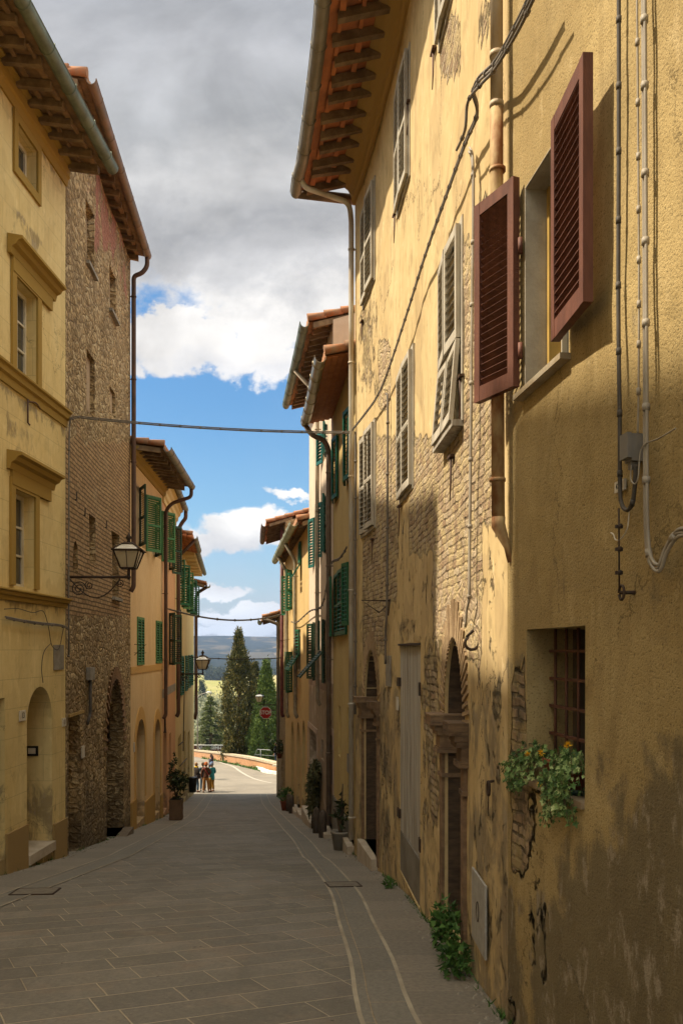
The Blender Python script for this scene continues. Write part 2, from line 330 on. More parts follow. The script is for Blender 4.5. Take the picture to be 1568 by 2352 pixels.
def street_mat():
    m, t, b = newmat('street_slabs')
    oc = t.add('ShaderNodeTexCoord').outputs['Object']
    mp = t.add('ShaderNodeMapping'); mp.inputs['Rotation'].default_value = (0, 0, R(-27)); t.put(mp.inputs[0], oc)
    w = t.vec('ADD', mp.outputs[0], t.vec('SCALE', t.vec('SUBTRACT', t.noise(oc, 1.1, 3, .5, 0, 1), (.5, .5, .5)), .035))
    br = t.add('ShaderNodeTexBrick'); t.put(br.inputs[0], w); br.offset = .41; br.squash = .72; br.squash_frequency = 3
    br.inputs['Scale'].default_value = 1; br.inputs['Brick Width'].default_value = .80; br.inputs['Row Height'].default_value = .375
    br.inputs['Mortar Size'].default_value = .008; br.inputs['Mortar Smooth'].default_value = .5; br.inputs['Bias'].default_value = 0
    t.put(br.inputs['Color1'], (.158, .145, .122)); t.put(br.inputs['Color2'], (.222, .203, .17)); t.put(br.inputs['Mortar'], (.42, .36, .27))
    f = t.noise(oc, 30, 6, .7); g = t.noise(oc, .8, 6, .6, .5)
    c = t.mix(t.smooth(f, .35, .7), br.outputs['Color'], t.vec('MULTIPLY', br.outputs['Color'], (.72, .72, .74)))
    c = t.mix(t.math('MULTIPLY', t.smooth(g, .45, .68), .5), c, (.145, .132, .11))
    c = t.mix(t.math('MULTIPLY', t.smooth(t.noise(oc, 1.7, 6, .65), .52, .7), .3), c, (.24, .155, .095))
    c = t.mix(t.math('MULTIPLY', t.smooth(br.outputs['Fac'], .3, .9), t.math('ADD', .35, t.math('MULTIPLY', t.smooth(t.noise(oc, 1.3, 4, .6), .35, .6), .65))), c, (.45, .385, .285))
    c = t.mix(t.math('MULTIPLY', t.smooth(t.noise(oc, 2.6, 9, .75, .3), .5, .66), .4), c, (.27, .235, .185))
    c = t.mix(t.smooth(t.noise(oc, 45, 3, .6), .68, .72), c, (.34, .30, .24))
    c = t.mix(t.smooth(t.noise(oc, 8, 3, .5), .72, .76), c, (.06, .05, .04))
    c = t.mix(t.math('MULTIPLY', t.smooth(t.noise(t.scalev(oc, (1.6, .22, 1)), 1.1, 6, .65, .4), .5, .7), .38), c, (.095, .086, .072))
    c = t.mix(t.math('MULTIPLY', t.smooth(t.noise(oc, 5.5, 8, .75, .2), .56, .66), .35), c, (.30, .265, .21))
    t.put(b.inputs['Base Color'], c); t.put(b.inputs['Roughness'], t.math('ADD', .5, t.math('MULTIPLY', g, .4))); b.inputs['Specular IOR Level'].default_value = .35
    bump(t, b, t.math('ADD', t.math('MULTIPLY', f, .5), t.math('MULTIPLY', br.outputs['Fac'], -1.6)), .9, .012)
    return m
STREET = street_mat()
def band_mat(name, bw, rh, c1, c2, mortar):
    m, t, b = newmat(name); uv = uvnode(t)
    br = t.add('ShaderNodeTexBrick'); t.put(br.inputs[0], uv); br.offset = .5 if bw < 1 else .37
    br.inputs['Scale'].default_value = 1; br.inputs['Brick Width'].default_value = bw; br.inputs['Row Height'].default_value = rh
    br.inputs['Mortar Size'].default_value = .006; br.inputs['Mortar Smooth'].default_value = .4
    t.put(br.inputs['Color1'], c1); t.put(br.inputs['Color2'], c2); t.put(br.inputs['Mortar'], mortar)
    f = t.noise(uv, 25, 6, .7)
    c = t.mix(t.smooth(f, .35, .7), br.outputs['Color'], t.vec('MULTIPLY', br.outputs['Color'], (.7, .7, .7)))
    c = t.mix(t.math('MULTIPLY', t.smooth(t.noise(uv, 1.3, 6, .6), .5, .7), .5), c, tuple(x*.6 for x in c1))
    t.put(b.inputs['Base Color'], c); b.inputs['Roughness'].default_value = .75
    bump(t, b, t.math('ADD', t.math('MULTIPLY', f, .5), t.math('MULTIPLY', br.outputs['Fac'], -1)), .6, .006)
    return m
DRAIN = band_mat('drain_slabs', .85, .30, (.19, .175, .148), (.215, .198, .165), (.33, .265, .18))
BORDER = band_mat('border_slabs', .55, .9, (.25, .215, .17), (.205, .18, .145), (.31, .265, .20))
BRICKW = band_mat('low_wall_brick', .27, .085, (.52, .26, .11), (.42, .19, .08), (.48, .36, .22))
def asphalt():
    m, t, b = newmat('asphalt'); oc = t.add('ShaderNodeTexCoord').outputs['Object']
    c = t.mix(t.smooth(t.noise(oc, .35, 7, .65, .6), .35, .65), (.235, .205, .165), (.175, .152, .122))
    c = t.mix(t.smooth(t.noise(oc, 20, 4, .7), .4, .7), c, t.vec('MULTIPLY', c, (.8, .8, .8)))
    t.put(b.inputs['Base Color'], c); b.inputs['Roughness'].default_value = .9; return m
ASPH = asphalt()
def terrain_mat():
    m, t, b = newmat('countryside'); oc = t.add('ShaderNodeTexCoord').outputs['Object']
    sp = t.add('ShaderNodeSeparateXYZ'); t.put(sp.inputs[0], oc); y = sp.outputs[1]
    n = t.noise(t.scalev(oc, (1, .35, 1)), .02, 6, .6)
    f1 = t.mix(t.smooth(n, .4, .6), (.26, .25, .09), (.34, .29, .14))
    f1 = t.mix(t.smooth(t.noise(oc, .25, 5, .6), .5, .7), f1, (.13, .15, .06))
    n2 = t.noise(t.scalev(oc, (1, .5, 2)), .006, 7, .62)
    wd = t.mix(t.smooth(t.noise(oc, .05, 5, .7), .4, .6), (.012, .020, .020), (.028, .034, .028))
    hill = t.mix(t.smooth(n2, .50, .57), wd, (.075, .066, .046))
    hill = t.mix(t.smooth(t.noise(t.scalev(oc, (1, .4, 1)), .011, 4, .5), .64, .67), hill, (.17, .13, .085))
    hill = t.mix(t.smooth(y, 1250, 2000), wd, hill)  # wood and hill colours kept low to carry the cloud shadow out there
    near = (.10, .12, .05)
    c = t.mix(t.smooth(y, 330, 420), near, f1)
    c = t.mix(t.smooth(t.math('ADD', y, t.math('MULTIPLY', t.math('SUBTRACT', n, .5), 300)), 980, 1060), c, hill)
    t.put(b.inputs['Base Color'], c); b.inputs['Roughness'].default_value = 1; b.inputs['Specular IOR Level'].default_value = 0; return m
TERRAIN = terrain_mat()

# ------------------------------------------------------------------ helpers: objects and meshes
def origin(o):
    v = Vector((0, 0, 0))
    while o is not None: v += o.location; o = o.parent
    return v
def tagp(o, label=None, cat=None, group=None, kind=None):
    if label: o['label'] = label
    if cat: o['category'] = cat
    if group: o['group'] = group
    if kind: o['kind'] = kind
    return o
def thing(name, label, cat, loc=(0, 0, 0), rz=0, group=None):
    o = bpy.data.objects.new(name, None); col.objects.link(o); o.empty_display_size = .2
    o.location = loc; o.rotation_euler = (0, 0, rz)
    return tagp(o, label, cat, group)

class MB:
    def __init__(s): s.v = []; s.f = []; s.uv = None; s.sm = []
    def add(s, vs, fs, smooth=False):
        k = len(s.v); s.v += [tuple(p) for p in vs]; s.f += [tuple(i+k for i in f) for f in fs]; s.sm += [smooth]*len(fs)
    def box(s, c, size, M=None, taper=1.0):
        hx, hy, hz = size[0]/2, size[1]/2, size[2]/2
        vs = [Vector((x*(taper if z > 0 else 1), y*(taper if z > 0 else 1), z)) for z in (-hz, hz) for x, y in ((-hx, -hy), (hx, -hy), (hx, hy), (-hx, hy))]
        if M is not None: vs = [M @ v for v in vs]
        vs = [v + Vector(c) for v in vs]
        s.add(vs, [(0, 3, 2, 1), (4, 5, 6, 7), (0, 1, 5, 4), (1, 2, 6, 5), (2, 3, 7, 6), (3, 0, 4, 7)])
    def obox(s, P, ax, ay, az):
        """box from corner P with edge vectors"""
        P = Vector(P); ax = Vector(ax); ay = Vector(ay); az = Vector(az)
        vs = [P, P+ax, P+ax+ay, P+ay, P+az, P+ax+az, P+ax+ay+az, P+ay+az]
        s.add(vs, [(0, 3, 2, 1), (4, 5, 6, 7), (0, 1, 5, 4), (1, 2, 6, 5), (2, 3, 7, 6), (3, 0, 4, 7)])
    def tube(s, path, r, n=8, cap=True):
        path = [Vector(p) for p in path]; k = len(s.v); m = len(path)
        rs = r if isinstance(r, (list, tuple)) else [r]*m
        up = Vector((0, 0, 1)); prev = None
        for i, p in enumerate(path):
            d = (path[min(i+1, m-1)] - path[max(i-1, 0)])
            if d.length < 1e-9: d = Vector((0, 0, 1))
            d.normalize()
            if prev is None:
                a = d.cross(up);
                if a.length < .05: a = d.cross(Vector((1, 0, 0)))
            else: a = prev - d*prev.dot(d)
            a.normalize(); prev = a; bb = d.cross(a)
            for j in range(n):
                an = 2*math.pi*j/n
                s.v.append(tuple(p + (a*math.cos(an) + bb*math.sin(an))*rs[i]))
        for i in range(m-1):
            for j in range(n):
                s.f.append((k+i*n+j, k+i*n+(j+1) % n, k+(i+1)*n+(j+1) % n, k+(i+1)*n+j)); s.sm.append(True)
        if cap:
            s.f.append(tuple(k+j for j in range(n))[::-1]); s.f.append(tuple(k+(m-1)*n+j for j in range(n))); s.sm += [False, False]
    def lathe(s, c, prof, n=16):
        k = len(s.v); m = len(prof)
        for (r, z) in prof:
            for j in range(n):
                a = 2*math.pi*j/n; s.v.append((c[0]+r*math.cos(a), c[1]+r*math.sin(a), c[2]+z))
        for i in range(m-1):
            for j in range(n):
                s.f.append((k+i*n+j, k+i*n+(j+1) % n, k+(i+1)*n+(j+1) % n, k+(i+1)*n+j)); s.sm.append(True)
        s.f.append(tuple(k+j for j in range(n))[::-1]); s.f.append(tuple(k+(m-1)*n+j for j in range(n))); s.sm += [False, False]
    def grid(s, rows, smooth=False, uvs=None):
        k = len(s.v); n = len(rows[0])
        for r in rows: s.v += [tuple(p) for p in r]
        for i in range(len(rows)-1):
            for j in range(n-1):
                s.f.append((k+i*n+j, k+i*n+j+1, k+(i+1)*n+j+1, k+(i+1)*n+j)); s.sm.append(smooth)
        if uvs is not None:
            if s.uv is None: s.uv = []
            for r in uvs: s.uv += [tuple(p) for p in r]
    def build(s, name, m, parent=None, local=False):
        me = bpy.data.meshes.new(name)
        og = Vector((0, 0, 0)) if (parent is None or local) else origin(parent)
        me.from_pydata([tuple(Vector(p)-og) for p in s.v], [], s.f)
        me.polygons.foreach_set('use_smooth', s.sm)
        if s.uv is not None:
            l = me.uv_layers.new(name='UVMap')
            for lp in me.loops: l.data[lp.index].uv = s.uv[lp.vertex_index]
        if m: me.materials.append(m)
        me.update()
        o = bpy.data.objects.new(name, me); col.objects.link(o)
        if parent is not None: o.parent = parent
        return o

HT = [(-12, .1), (0, 1.6), (12, 3.13), (14.6, 3.46), (21.2, 4.42), (26.3, 5.07), (48, 7.97), (57, 8.47), (66, 8.83), (80, 10.15), (100, 12.2), (140, 16.5)]
def gh(y):
    """ground height below eye level at distance y (smoothed)"""
    def lin(q):
        for (a, b), (c, d) in zip(HT, HT[1:]):
            if q <= c: return b + (d-b)*(q-a)/(c-a)
        return HT[-1][1]
    return (lin(y-1.2)+lin(y)+lin(y+1.2))/3
def gz(y): return -gh(y)

class Wall:
    """plan line of one side of the street; side=+1 left (faces +x), -1 right"""
    def __init__(s, pts, side, smooth=0):
        s.side = side; P = [Vector(p) for p in pts]; Q = []
        for i in range(len(P)-1):
            a, b, c, d = P[max(i-1, 0)], P[i], P[i+1], P[min(i+2, len(P)-1)]
            n = 8 if smooth else 1
            for k in range(n):
                q = k/n
                if smooth: Q.append(.5*((2*b)+(c-a)*q+(2*a-5*b+4*c-d)*q*q+(3*b-a-3*c+d)*q**3))
                else: Q.append(b)
        Q.append(P[-1]); s.P = Q; s.S = [0]
        for a, b in zip(Q, Q[1:]): s.S.append(s.S[-1]+(b-a).length)
        s.ns = []
        for i in range(len(Q)):
            t = (Q[min(i+1, len(Q)-1)]-Q[max(i-1, 0)]).normalized(); s.ns.append(Vector((t.y, -t.x))*side)
    def seg(s, q):
        i = 0
        while i < len(s.P)-2 and q > s.S[i+1]: i += 1
        return i, (q-s.S[i])/(s.S[i+1]-s.S[i])
    def pt(s, q, z, off=0):
        i, f = s.seg(q); p = s.P[i].lerp(s.P[i+1], f); n = s.ns[i].lerp(s.ns[i+1], min(1, max(0, f))).normalized()
        return Vector((p.x+n.x*off, p.y+n.y*off, z))
    def T(s, q):
        i, f = s.seg(q); t = (s.P[i+1]-s.P[i]).normalized(); return Vector((t.x, t.y, 0))
    def N(s, q):
        t = s.T(q); return Vector((t.y, -t.x, 0))*s.side
    def Y(s, y):
        """arc length at distance y"""
        for i in range(len(s.P)-1):
            if s.P[i+1].y >= y or i == len(s.P)-2:
                f = (y-s.P[i].y)/(s.P[i+1].y-s.P[i].y); return s.S[i]+f*(s.S[i+1]-s.S[i])
    def x(s, px):
        """arc length where the sight line through photo column px meets this wall"""
        k = (px-784)/2000.0; best = None
        for i in range(len(s.P)-1):
            a, b = s.P[i], s.P[i+1]
            fa = a.x-k*a.y; fb = b.x-k*b.y
            if fa*fb <= 0 and b.y > 1.2:
                f = fa/(fa-fb); best = s.S[i]+f*(s.S[i+1]-s.S[i])
                if s.side > 0: return best
                return best
        raise ValueError('no hit %s' % px)
    def z(s, px, py):
        p = s.pt(s.x(px), 0); return (1493-py)/2000.0*p.y

WL = Wall([(-5.2, -8), (-4.855, 8), (-4.71, 12), (-4.62, 14.6), (-5.13, 21.2), (-5.40, 26.3), (-6.0, 31.5), (-8.12, 48)], 1)
WR = Wall([(2.70, -9), (2.084, -3.7), (1.284, 3.0), (1.01, 5.3), (.955, 7), (.86, 8.6), (.735, 10.8), (.38, 13.8), (.228, 14.7), (-.178, 18.7), (-.9, 24.4), (-2.27, 35.2), (-2.9, 41.2), (-3.58, 48)], -1, 1)

def inside(p, poly):
    c = False; n = len(poly); j = n-1
    for i in range(n):
        xi, yi = poly[i]; xj, yj = poly[j]
        if (yi > p[1]) != (yj > p[1]) and p[0] < (xj-xi)*(p[1]-yi)/(yj-yi)+xi: c = not c
        j = i
    return c
def rect(s0, s1, z0, z1): return [(s0, z0), (s1, z0), (s1, z1), (s0, z1)]
def arch(s0, s1, z0, z1, rise=None, n=12):
    w = abs(s1-s0)/2; c = (s0+s1)/2; rise = w if rise is None else rise
    zs = z1-rise
    return [(s0, z0), (s1, z0)]+[(c+w*math.cos(math.pi*i/n)*(1 if s1 > s0 else -1), zs+rise*math.sin(math.pi*i/n)) for i in range(n+1)]
def W_rect(W, xl, xr, xt, yt, xb, yb):
    a, b = sorted((W.x(xl), W.x(xr))); return a, b, W.z(xb, yb), W.z(xt, yt)

def facade(W, s0, s1, zb, zt, holes, m, parent, grid=.4, fn=None, depth=9.0, ridge=1.5, name='wall', back=True, inset=.0, rough=0):
    """street front with holes and reveals, plus gable ends and back"""
    s0 += inset; s1 -= inset
    pts = [Vector((s0, zb)), Vector((s1, zb)), Vector((s1, zt)), Vector((s0, zt))]; edges = [(0, 1), (1, 2), (2, 3), (3, 0)]
    for poly, dep in holes:
        k = len(pts); pts += [Vector(p) for p in poly]; n = len(poly); edges += [(k+i, k+(i+1) % n) for i in range(n)]
    ns = max(1, int((s1-s0)/grid)); nz = max(1, int((zt-zb)/grid))
    for i in range(ns+1):
        for j in range(nz+1): pts.append(Vector((s0+(s1-s0)*i/ns, zb+(zt-zb)*j/nz)))
    V, E, F, _, _, _ = delaunay_2d_cdt(pts, edges, [], 0, 1e-5)
    def und(q, z):                              # the wall is not flat: hand-laid render and settled masonry
        if not rough: return 0
        e = min(1, (q-s0)/.3, (s1-q)/.3); e = max(0, e)
        return e*rough*(noise.noise((q*.9, z*.8, 3+zt))*1.1+noise.noise((q*2.6, z*2.1, 9+zt))*.6+noise.noise((q*6.5, z*5.5, 4+zt))*.35)-e*rough*.4
    vs = [W.pt(v[0], v[1], und(v[0], v[1])) for v in V]; uv = [(v[0], v[1]) for v in V]; fs = []; sz = [(v[0], v[1], 0) for v in V]
    for f in F:
        c = ((V[f[0]][0]+V[f[1]][0]+V[f[2]][0])/3, (V[f[0]][1]+V[f[1]][1]+V[f[2]][1])/3)
        if any(inside(c, h[0]) for h in holes): continue
        fs.append(tuple(f) if W.side > 0 else tuple(f)[::-1])
    for poly, dep in holes:
        n = len(poly)
        for i in range(n):
            a = poly[i]; b = poly[(i+1) % n]
            if min(a[1], b[1]) <= zb+.01 and abs(a[1]-b[1]) < .01: continue
            vert = abs(a[1]-b[1]) > abs(a[0]-b[0]); k = len(vs); Na = W.N(a[0]); Nb = W.N(b[0]); mid = W.N((poly[0][0]+poly[1][0])/2)
            for q, off in ((a, 0), (b, 0), (b, -dep), (a, -dep)):
                vs.append(W.pt(q[0], q[1], und(q[0], q[1]) if off == 0 else 0)+mid*off); uv.append((q[0]+(off if vert else 0), q[1]+(0 if vert else off))); sz.append((q[0], q[1], off-1e-5))
            fs.append((k, k+1, k+2, k+3) if W.side < 0 else (k, k+3, k+2, k+1))
    if back:
        for s_, sg in ((s0, 1), (s1, -1)):
            N = W.N(s_+.01*sg); P0 = W.pt(s_, 0, 0); k = len(vs)
            prof = [(0, zb), (0, zt), (-depth/2, zt+ridge), (-depth, zt), (-depth, zb)]
            for (o_, z_) in prof:
                p = P0+N*o_; vs.append(Vector((p.x, p.y, z_))); uv.append((s_+o_, z_)); sz.append((s_, z_, o_))
            f = (k, k+1, k+2, k+3, k+4); fs.append(f if sg*W.side > 0 else f[::-1])
        k = len(vs)
        for s_ in (s0, s1):
            P0 = W.pt(s_, 0, 0); N = W.N(s_+(.01 if s_ == s0 else -.01))
            for z_ in (zb, zt):
                p = P0-N*depth; vs.append(Vector((p.x, p.y, z_))); uv.append((s_, z_)); sz.append((s_, z_, -depth))
        fs.append((k, k+1, k+3, k+2))
    og = origin(parent)
    me = bpy.data.meshes.new(name); me.from_pydata([tuple(v-og) for v in vs], [], fs)
    l = me.uv_layers.new(name='UVMap'); vi = [0]*len(me.loops); me.loops.foreach_get('vertex_index', vi)
    l.data.foreach_set('uv', [c for i in vi for c in uv[i]])
    for an, g in (fn or {}).items():
        at = me.attributes.new(an, 'FLOAT', 'POINT'); at.data.foreach_set('value', [g(*sz[i], vs[i]) for i in range(len(vs))])
    if not fn or 'dirt' not in fn:
        at = me.attributes.new('dirt', 'FLOAT', 'POINT')
        at.data.foreach_set('value', [max(0, .75-(vs[i].z-gz(vs[i].y))*.55) for i in range(len(vs))])
    me.materials.append(m)
    if rough: me.polygons.foreach_set('use_smooth', [all(sz[k][2] == 0 for k in p.vertices) for p in me.polygons])
    me.update()
    o = bpy.data.objects.new(name, me); col.objects.link(o); o.parent = parent
    return o

def sbox(mb, W, s0, s1, z0, z1, o0, o1, n=None):
    """box that follows the wall between arc lengths s0..s1, heights z0..z1, offsets o0..o1"""
    n = n or max(1, int(abs(s1-s0)/1.0))
    rows = []
    for i in range(n+1):
        q = s0+(s1-s0)*i/n; N = W.N(q if 0 < i < n else (s0+s1)/2) if n == 1 else None
        rows.append([W.pt(q, z0, o0), W.pt(q, z0, o1), W.pt(q, z1, o1), W.pt(q, z1, o0)] if n > 1 else
                    [W.pt(q, z, 0)+N*o for z, o in ((z0, o0), (z0, o1), (z1, o1), (z1, o0))])
    vs = [p for r in rows for p in r]; fs = [(0, 1, 2, 3), tuple(4*n+k for k in (3, 2, 1, 0))]
    for i in range(n):
        for k in range(4): a = 4*i+k; b = 4*i+(k+1) % 4; fs.append((a, a+4, b+4, b))
    mb.add(vs, fs)
def frame_box(mb, W, s0, s1, z0, z1, w, o0, o1, bottom=True):
    sbox(mb, W, s0-w, s0, z0-(w if bottom else 0), z1+w, o0, o1, 1); sbox(mb, W, s1, s1+w, z0-(w if bottom else 0), z1+w, o0, o1, 1)
    sbox(mb, W, s0, s1, z1, z1+w, o0, o1, 1)
    if bottom: sbox(mb, W, s0, s1, z0-w, z0, o0, o1, 1)
def sweep(mb, W, s0, s1, prof, step=.5, smooth=False):
    n = max(1, int(abs(s1-s0)/step))
    rows = [[W.pt(s0+(s1-s0)*i/n, z, o) for (o, z) in prof] for i in range(n+1)]
    mb.grid(rows, smooth)
    for r in (rows[0], rows[-1]):
        if len(prof) > 2: mb.add(r, [tuple(range(len(prof)))])

# ------------------------------------------------------------------ roofs, shutters, pipes
def roof(W, s0, s1, zg, over, parent, pitch=.28, depth=9.0, kind='tile', gutter=ZINC, gr=.075, verge=(True, True), raf=.5, wallthick=0, hooks=1.3, rafmat=None, g0=0, g1=0, rown=.22):
    """eave line at height zg, overhang over; tiled top, soffit with rafters, gutter"""
    half = depth/2
    def P(q, off, z):
        qq = min(max(q, s0+.001), s1-.001); p = W.pt(qq, z, off)
        if q != qq: p += W.T(qq)*(q-qq)
        return p
    # tiled top, corrugated
    L = s1-s0; n = int(L/(rown/4)); rows_a = []; rows_b = []
    offs = [over, over-.35, over-.36, over-1.2, over-1.21, over-2.2, over-2.21, -half]
    step = [0, .0, .02, .02, .04, .04, .06, .06]
    mb = MB(); top = []
    for i in range(n+1):
        q = s0+L*i/n; w = .055*abs(math.cos(math.pi*q/rown)); jit = .02*noise.noise((q*2.3, zg, 0))
        col_ = [P(q, over-.03+jit*2, zg-.01)]
        col_ += [P(q, o_, zg+.05+(over-o_)*pitch+w+st*.6+jit*.4) for o_, st in zip(offs, step)]
        col_.append(P(q, -depth, zg+.05+(over+half)*pitch-half*pitch))
        top.append(col_)
    mb.grid(top, True)
    under = [[P(s0+L*i/20, over-.02, zg-.012), P(s0+L*i/20, -half, zg-.012+(over+half)*pitch)] for i in range(21)]
    # coppi along both verges
    for q, on in ((s0, verge[0]), (s1, verge[1])):
        if on:
            a = P(q, over, zg+.07); b_ = P(q, -half, zg+.07+(over+half)*pitch)
            k = 14
            for i in range(k):
                p0 = a.lerp(b_, i/k); p1 = a.lerp(b_, (i+1.12)/k)
                mb.tube([p0+Vector((0, 0, .03)), p1+Vector((0, 0, -.0))], [.085, .065], 8)
    ro = mb.build('roof', TILE, parent)
    sf = MB(); sf.grid(under)
    if kind == 'board':
        k = int(max(over, .5)/.11)
        for i in range(k+1):
            o_ = over-.03-i*.11; sbox(sf, W, s0+.01, s1-.01, zg-.03+(over-o_)*pitch, zg-.045+(over-o_)*pitch+.02, o_-.1, o_, max(2, int(L)))
    if kind == 'tile':
        k = max(1, int(L/raf))
        for i in range(k+1):
            q = s0+.06+(L-.12)*i/k+random.uniform(-.04, .04); T = W.T(min(max(q, s0+.01), s1-.01)); hw = .045+random.uniform(-.01, .01); hh = .12
            a = P(q, over-.09-random.uniform(0, .08), zg-.02+.08*pitch); b_ = P(q, -.3, zg-.02+(over+.3)*pitch)
            rf = MB(); rf.obox(a-T*hw-Vector((0, 0, hh)), T*hw*2, b_-a, (0, 0, hh)); rf.build('rafter', RAFTER, ro)
            if i < k:                            # broken edges of the tiles laid between the rafters
                for j in range(3):
                    o_ = over-.15-j*.27; q2 = q+L/k*.5
                    sz_ = L/k*.5-hw-.02
                    sbox(sf, W, max(s0, q2-sz_), min(s1, q2+sz_), zg-.05+(over-o_)*pitch-.012, zg-.03+(over-o_)*pitch, o_-.04-random.uniform(0, .05), o_, 1)
    if kind == 'tile2':                          # coppi seen from below, curved courses
        rf = MB(); k = max(1, int(L/.2))
        for i in range(k+1):
            q = s0+L*i/k
            a = P(q, over, zg-.01); b_ = P(q, -.05, zg-.01+(over+.05)*pitch)
            for j in range(3):
                rf.tube([a.lerp(b_, j/3)-Vector((0, 0, .015)), a.lerp(b_, (j+1.05)/3)-Vector((0, 0, .055))], [.075, .05], 6)
        rf.build('rafters', rafmat or TERRA, ro)
    sf.build('soffit', WOODO if kind == 'board' else (rafmat or TERRA), ro)
    if gutter:
        g = MB(); prof = [(over+.06+gr*math.cos(math.pi*(1+i/8.0)), zg+.0+gr*1.15*math.sin(math.pi*(1+i/8.0))) for i in range(9)]
        inner = [(over+.06+(gr-.008)*math.cos(math.pi*(2-i/8.0)), zg+.004+(gr-.008)*1.15*math.sin(math.pi*(2-i/8.0))) for i in range(9)]
        sweep(g, W, s0-g0, s1+g1, prof+inner, .5, True)
        k = int(L/hooks)
        for i in range(k+1):
            q = s0+L*(i+.5)/(k+1)
            g.tube([W.pt(q, zg+1.16*gr*math.sin(a_), over+.06+(gr+.006)*math.cos(a_)) for a_ in [math.pi*(.95+1.15*j/8) for j in range(9)]], .009, 5)
        g.tube([W.pt(s0-g0+(L+g0+g1)*i/24, zg+.004, over+.06+gr) for i in range(25)], .008, 5)
        go = g.build('gutter', gutter, parent)
    return ro

def shutter(W, hs, z0, z1, w, sgn, ang, parent, m, off=.02, th=.04, pitch=.055, tilt=38, panel=True, name='shutter', st=.05, zr=None, slat_out=1):
    """louvred leaf hinged at arc length hs, pointing sgn along the wall when closed, swung out by ang degrees"""
    T = W.T(hs)*sgn; N = W.N(hs); a = R(ang)
    D = T*math.cos(a)+N*math.sin(a); F = N*math.cos(a)-T*math.sin(a)      # leaf direction and its outer face
    P = W.pt(hs, 0, 0)+N*off
    if ang < 90: F0 = F
    mb = MB(); h = z1-z0
    def bx(x0, x1, za, zb, f0, f1): mb.obox(P+D*x0+F*f0+Vector((0, 0, za)), D*(x1-x0), F*(f1-f0), (0, 0, zb-za))
    bx(0, st, z0, z1, 0, th); bx(w-st, w, z0, z1, 0, th)
    rl = st*1.35
    bx(st, w-st, z0, z0+rl*1.2, .002, th-.002); bx(st, w-st, z1-rl, z1, .002, th-.002)
    if h > 1.25 and panel: bx(st, w-st, z0+h*.46, z0+h*.46+st, .002, th-.002)
    n = int((h-rl*2.2)/pitch); t = R(tilt)
    if m is not None:
        for i in range(n):
            zc = z0+rl*1.2+(i+.55)*(h-rl*2.2)/n
            dz = Vector((0, 0, math.sin(t)))*-slat_out+F*math.cos(t); dn = Vector((0, 0, math.cos(t)))+F*math.sin(t)*slat_out
            c = P+D*st+F*(th/2)+Vector((0, 0, zc)); sw = min(th*1.25, pitch*.95)
            mb.obox(c-dz*sw/2-dn*.0035, D*(w-2*st), dz*sw, dn*.007)
    return mb.build(name, m, parent)

def downpipe(mb, pts, r=.05, n=8): mb.tube(pts, r, n)
def pipe_on(W, s, z0, z1, off=.09): return [W.pt(s, z1, off), W.pt(s, z0, off)]
def bend(pts, r=.08, k=4):
    """round the corners of a polyline"""
    pts = [Vector(p) for p in pts]; out = [pts[0]]
    for a, b, c in zip(pts, pts[1:], pts[2:]):
        d1 = (a-b); d2 = (c-b); rr = min(r, d1.length*.45, d2.length*.45)
        p1 = b+d1.normalized()*rr; p2 = b+d2.normalized()*rr
        for i in range(k+1):
            t = i/k; out.append(p1*(1-t)**2+b*2*t*(1-t)+p2*t*t)
    out.append(pts[-1]); return out
def catmull(pts, k=6):
    pts = [Vector(p) for p in pts]; Q = []
    for i in range(len(pts)-1):
        a, b, c, d = pts[max(i-1, 0)], pts[i], pts[i+1], pts[min(i+2, len(pts)-1)]
        for j in range(k):
            q = j/k; Q.append(.5*((2*b)+(c-a)*q+(2*a-5*b+4*c-d)*q*q+(3*b-a-3*c+d)*q**3))
    Q.append(pts[-1]); return Q
def pipe_part(W, s, z0, z1, parent, m, off=.10, r=.05, top=None, foot=True, name='downpipe', clips=2.0):
    mb = MB(); pts = list(top or [])+[W.pt(s, z1, off), W.pt(s, z0, off)]
    if foot: pts.append(W.pt(s, z0-.12, off-.07))
    mb.tube(bend(pts, .14, 5), r, 10)
    z = z1-.5
    while z > z0+.2:
        mb.tube([W.pt(s, z, off)+Vector((0, 0, -.015)), W.pt(s, z, off)+Vector((0, 0, .015))], r+.012, 10)
        N = W.N(s); mb.obox(W.pt(s, z-.01, 0), N*off, W.T(s)*.02, (0, 0, .02)); z -= clips
    return mb.build(name, m, parent)

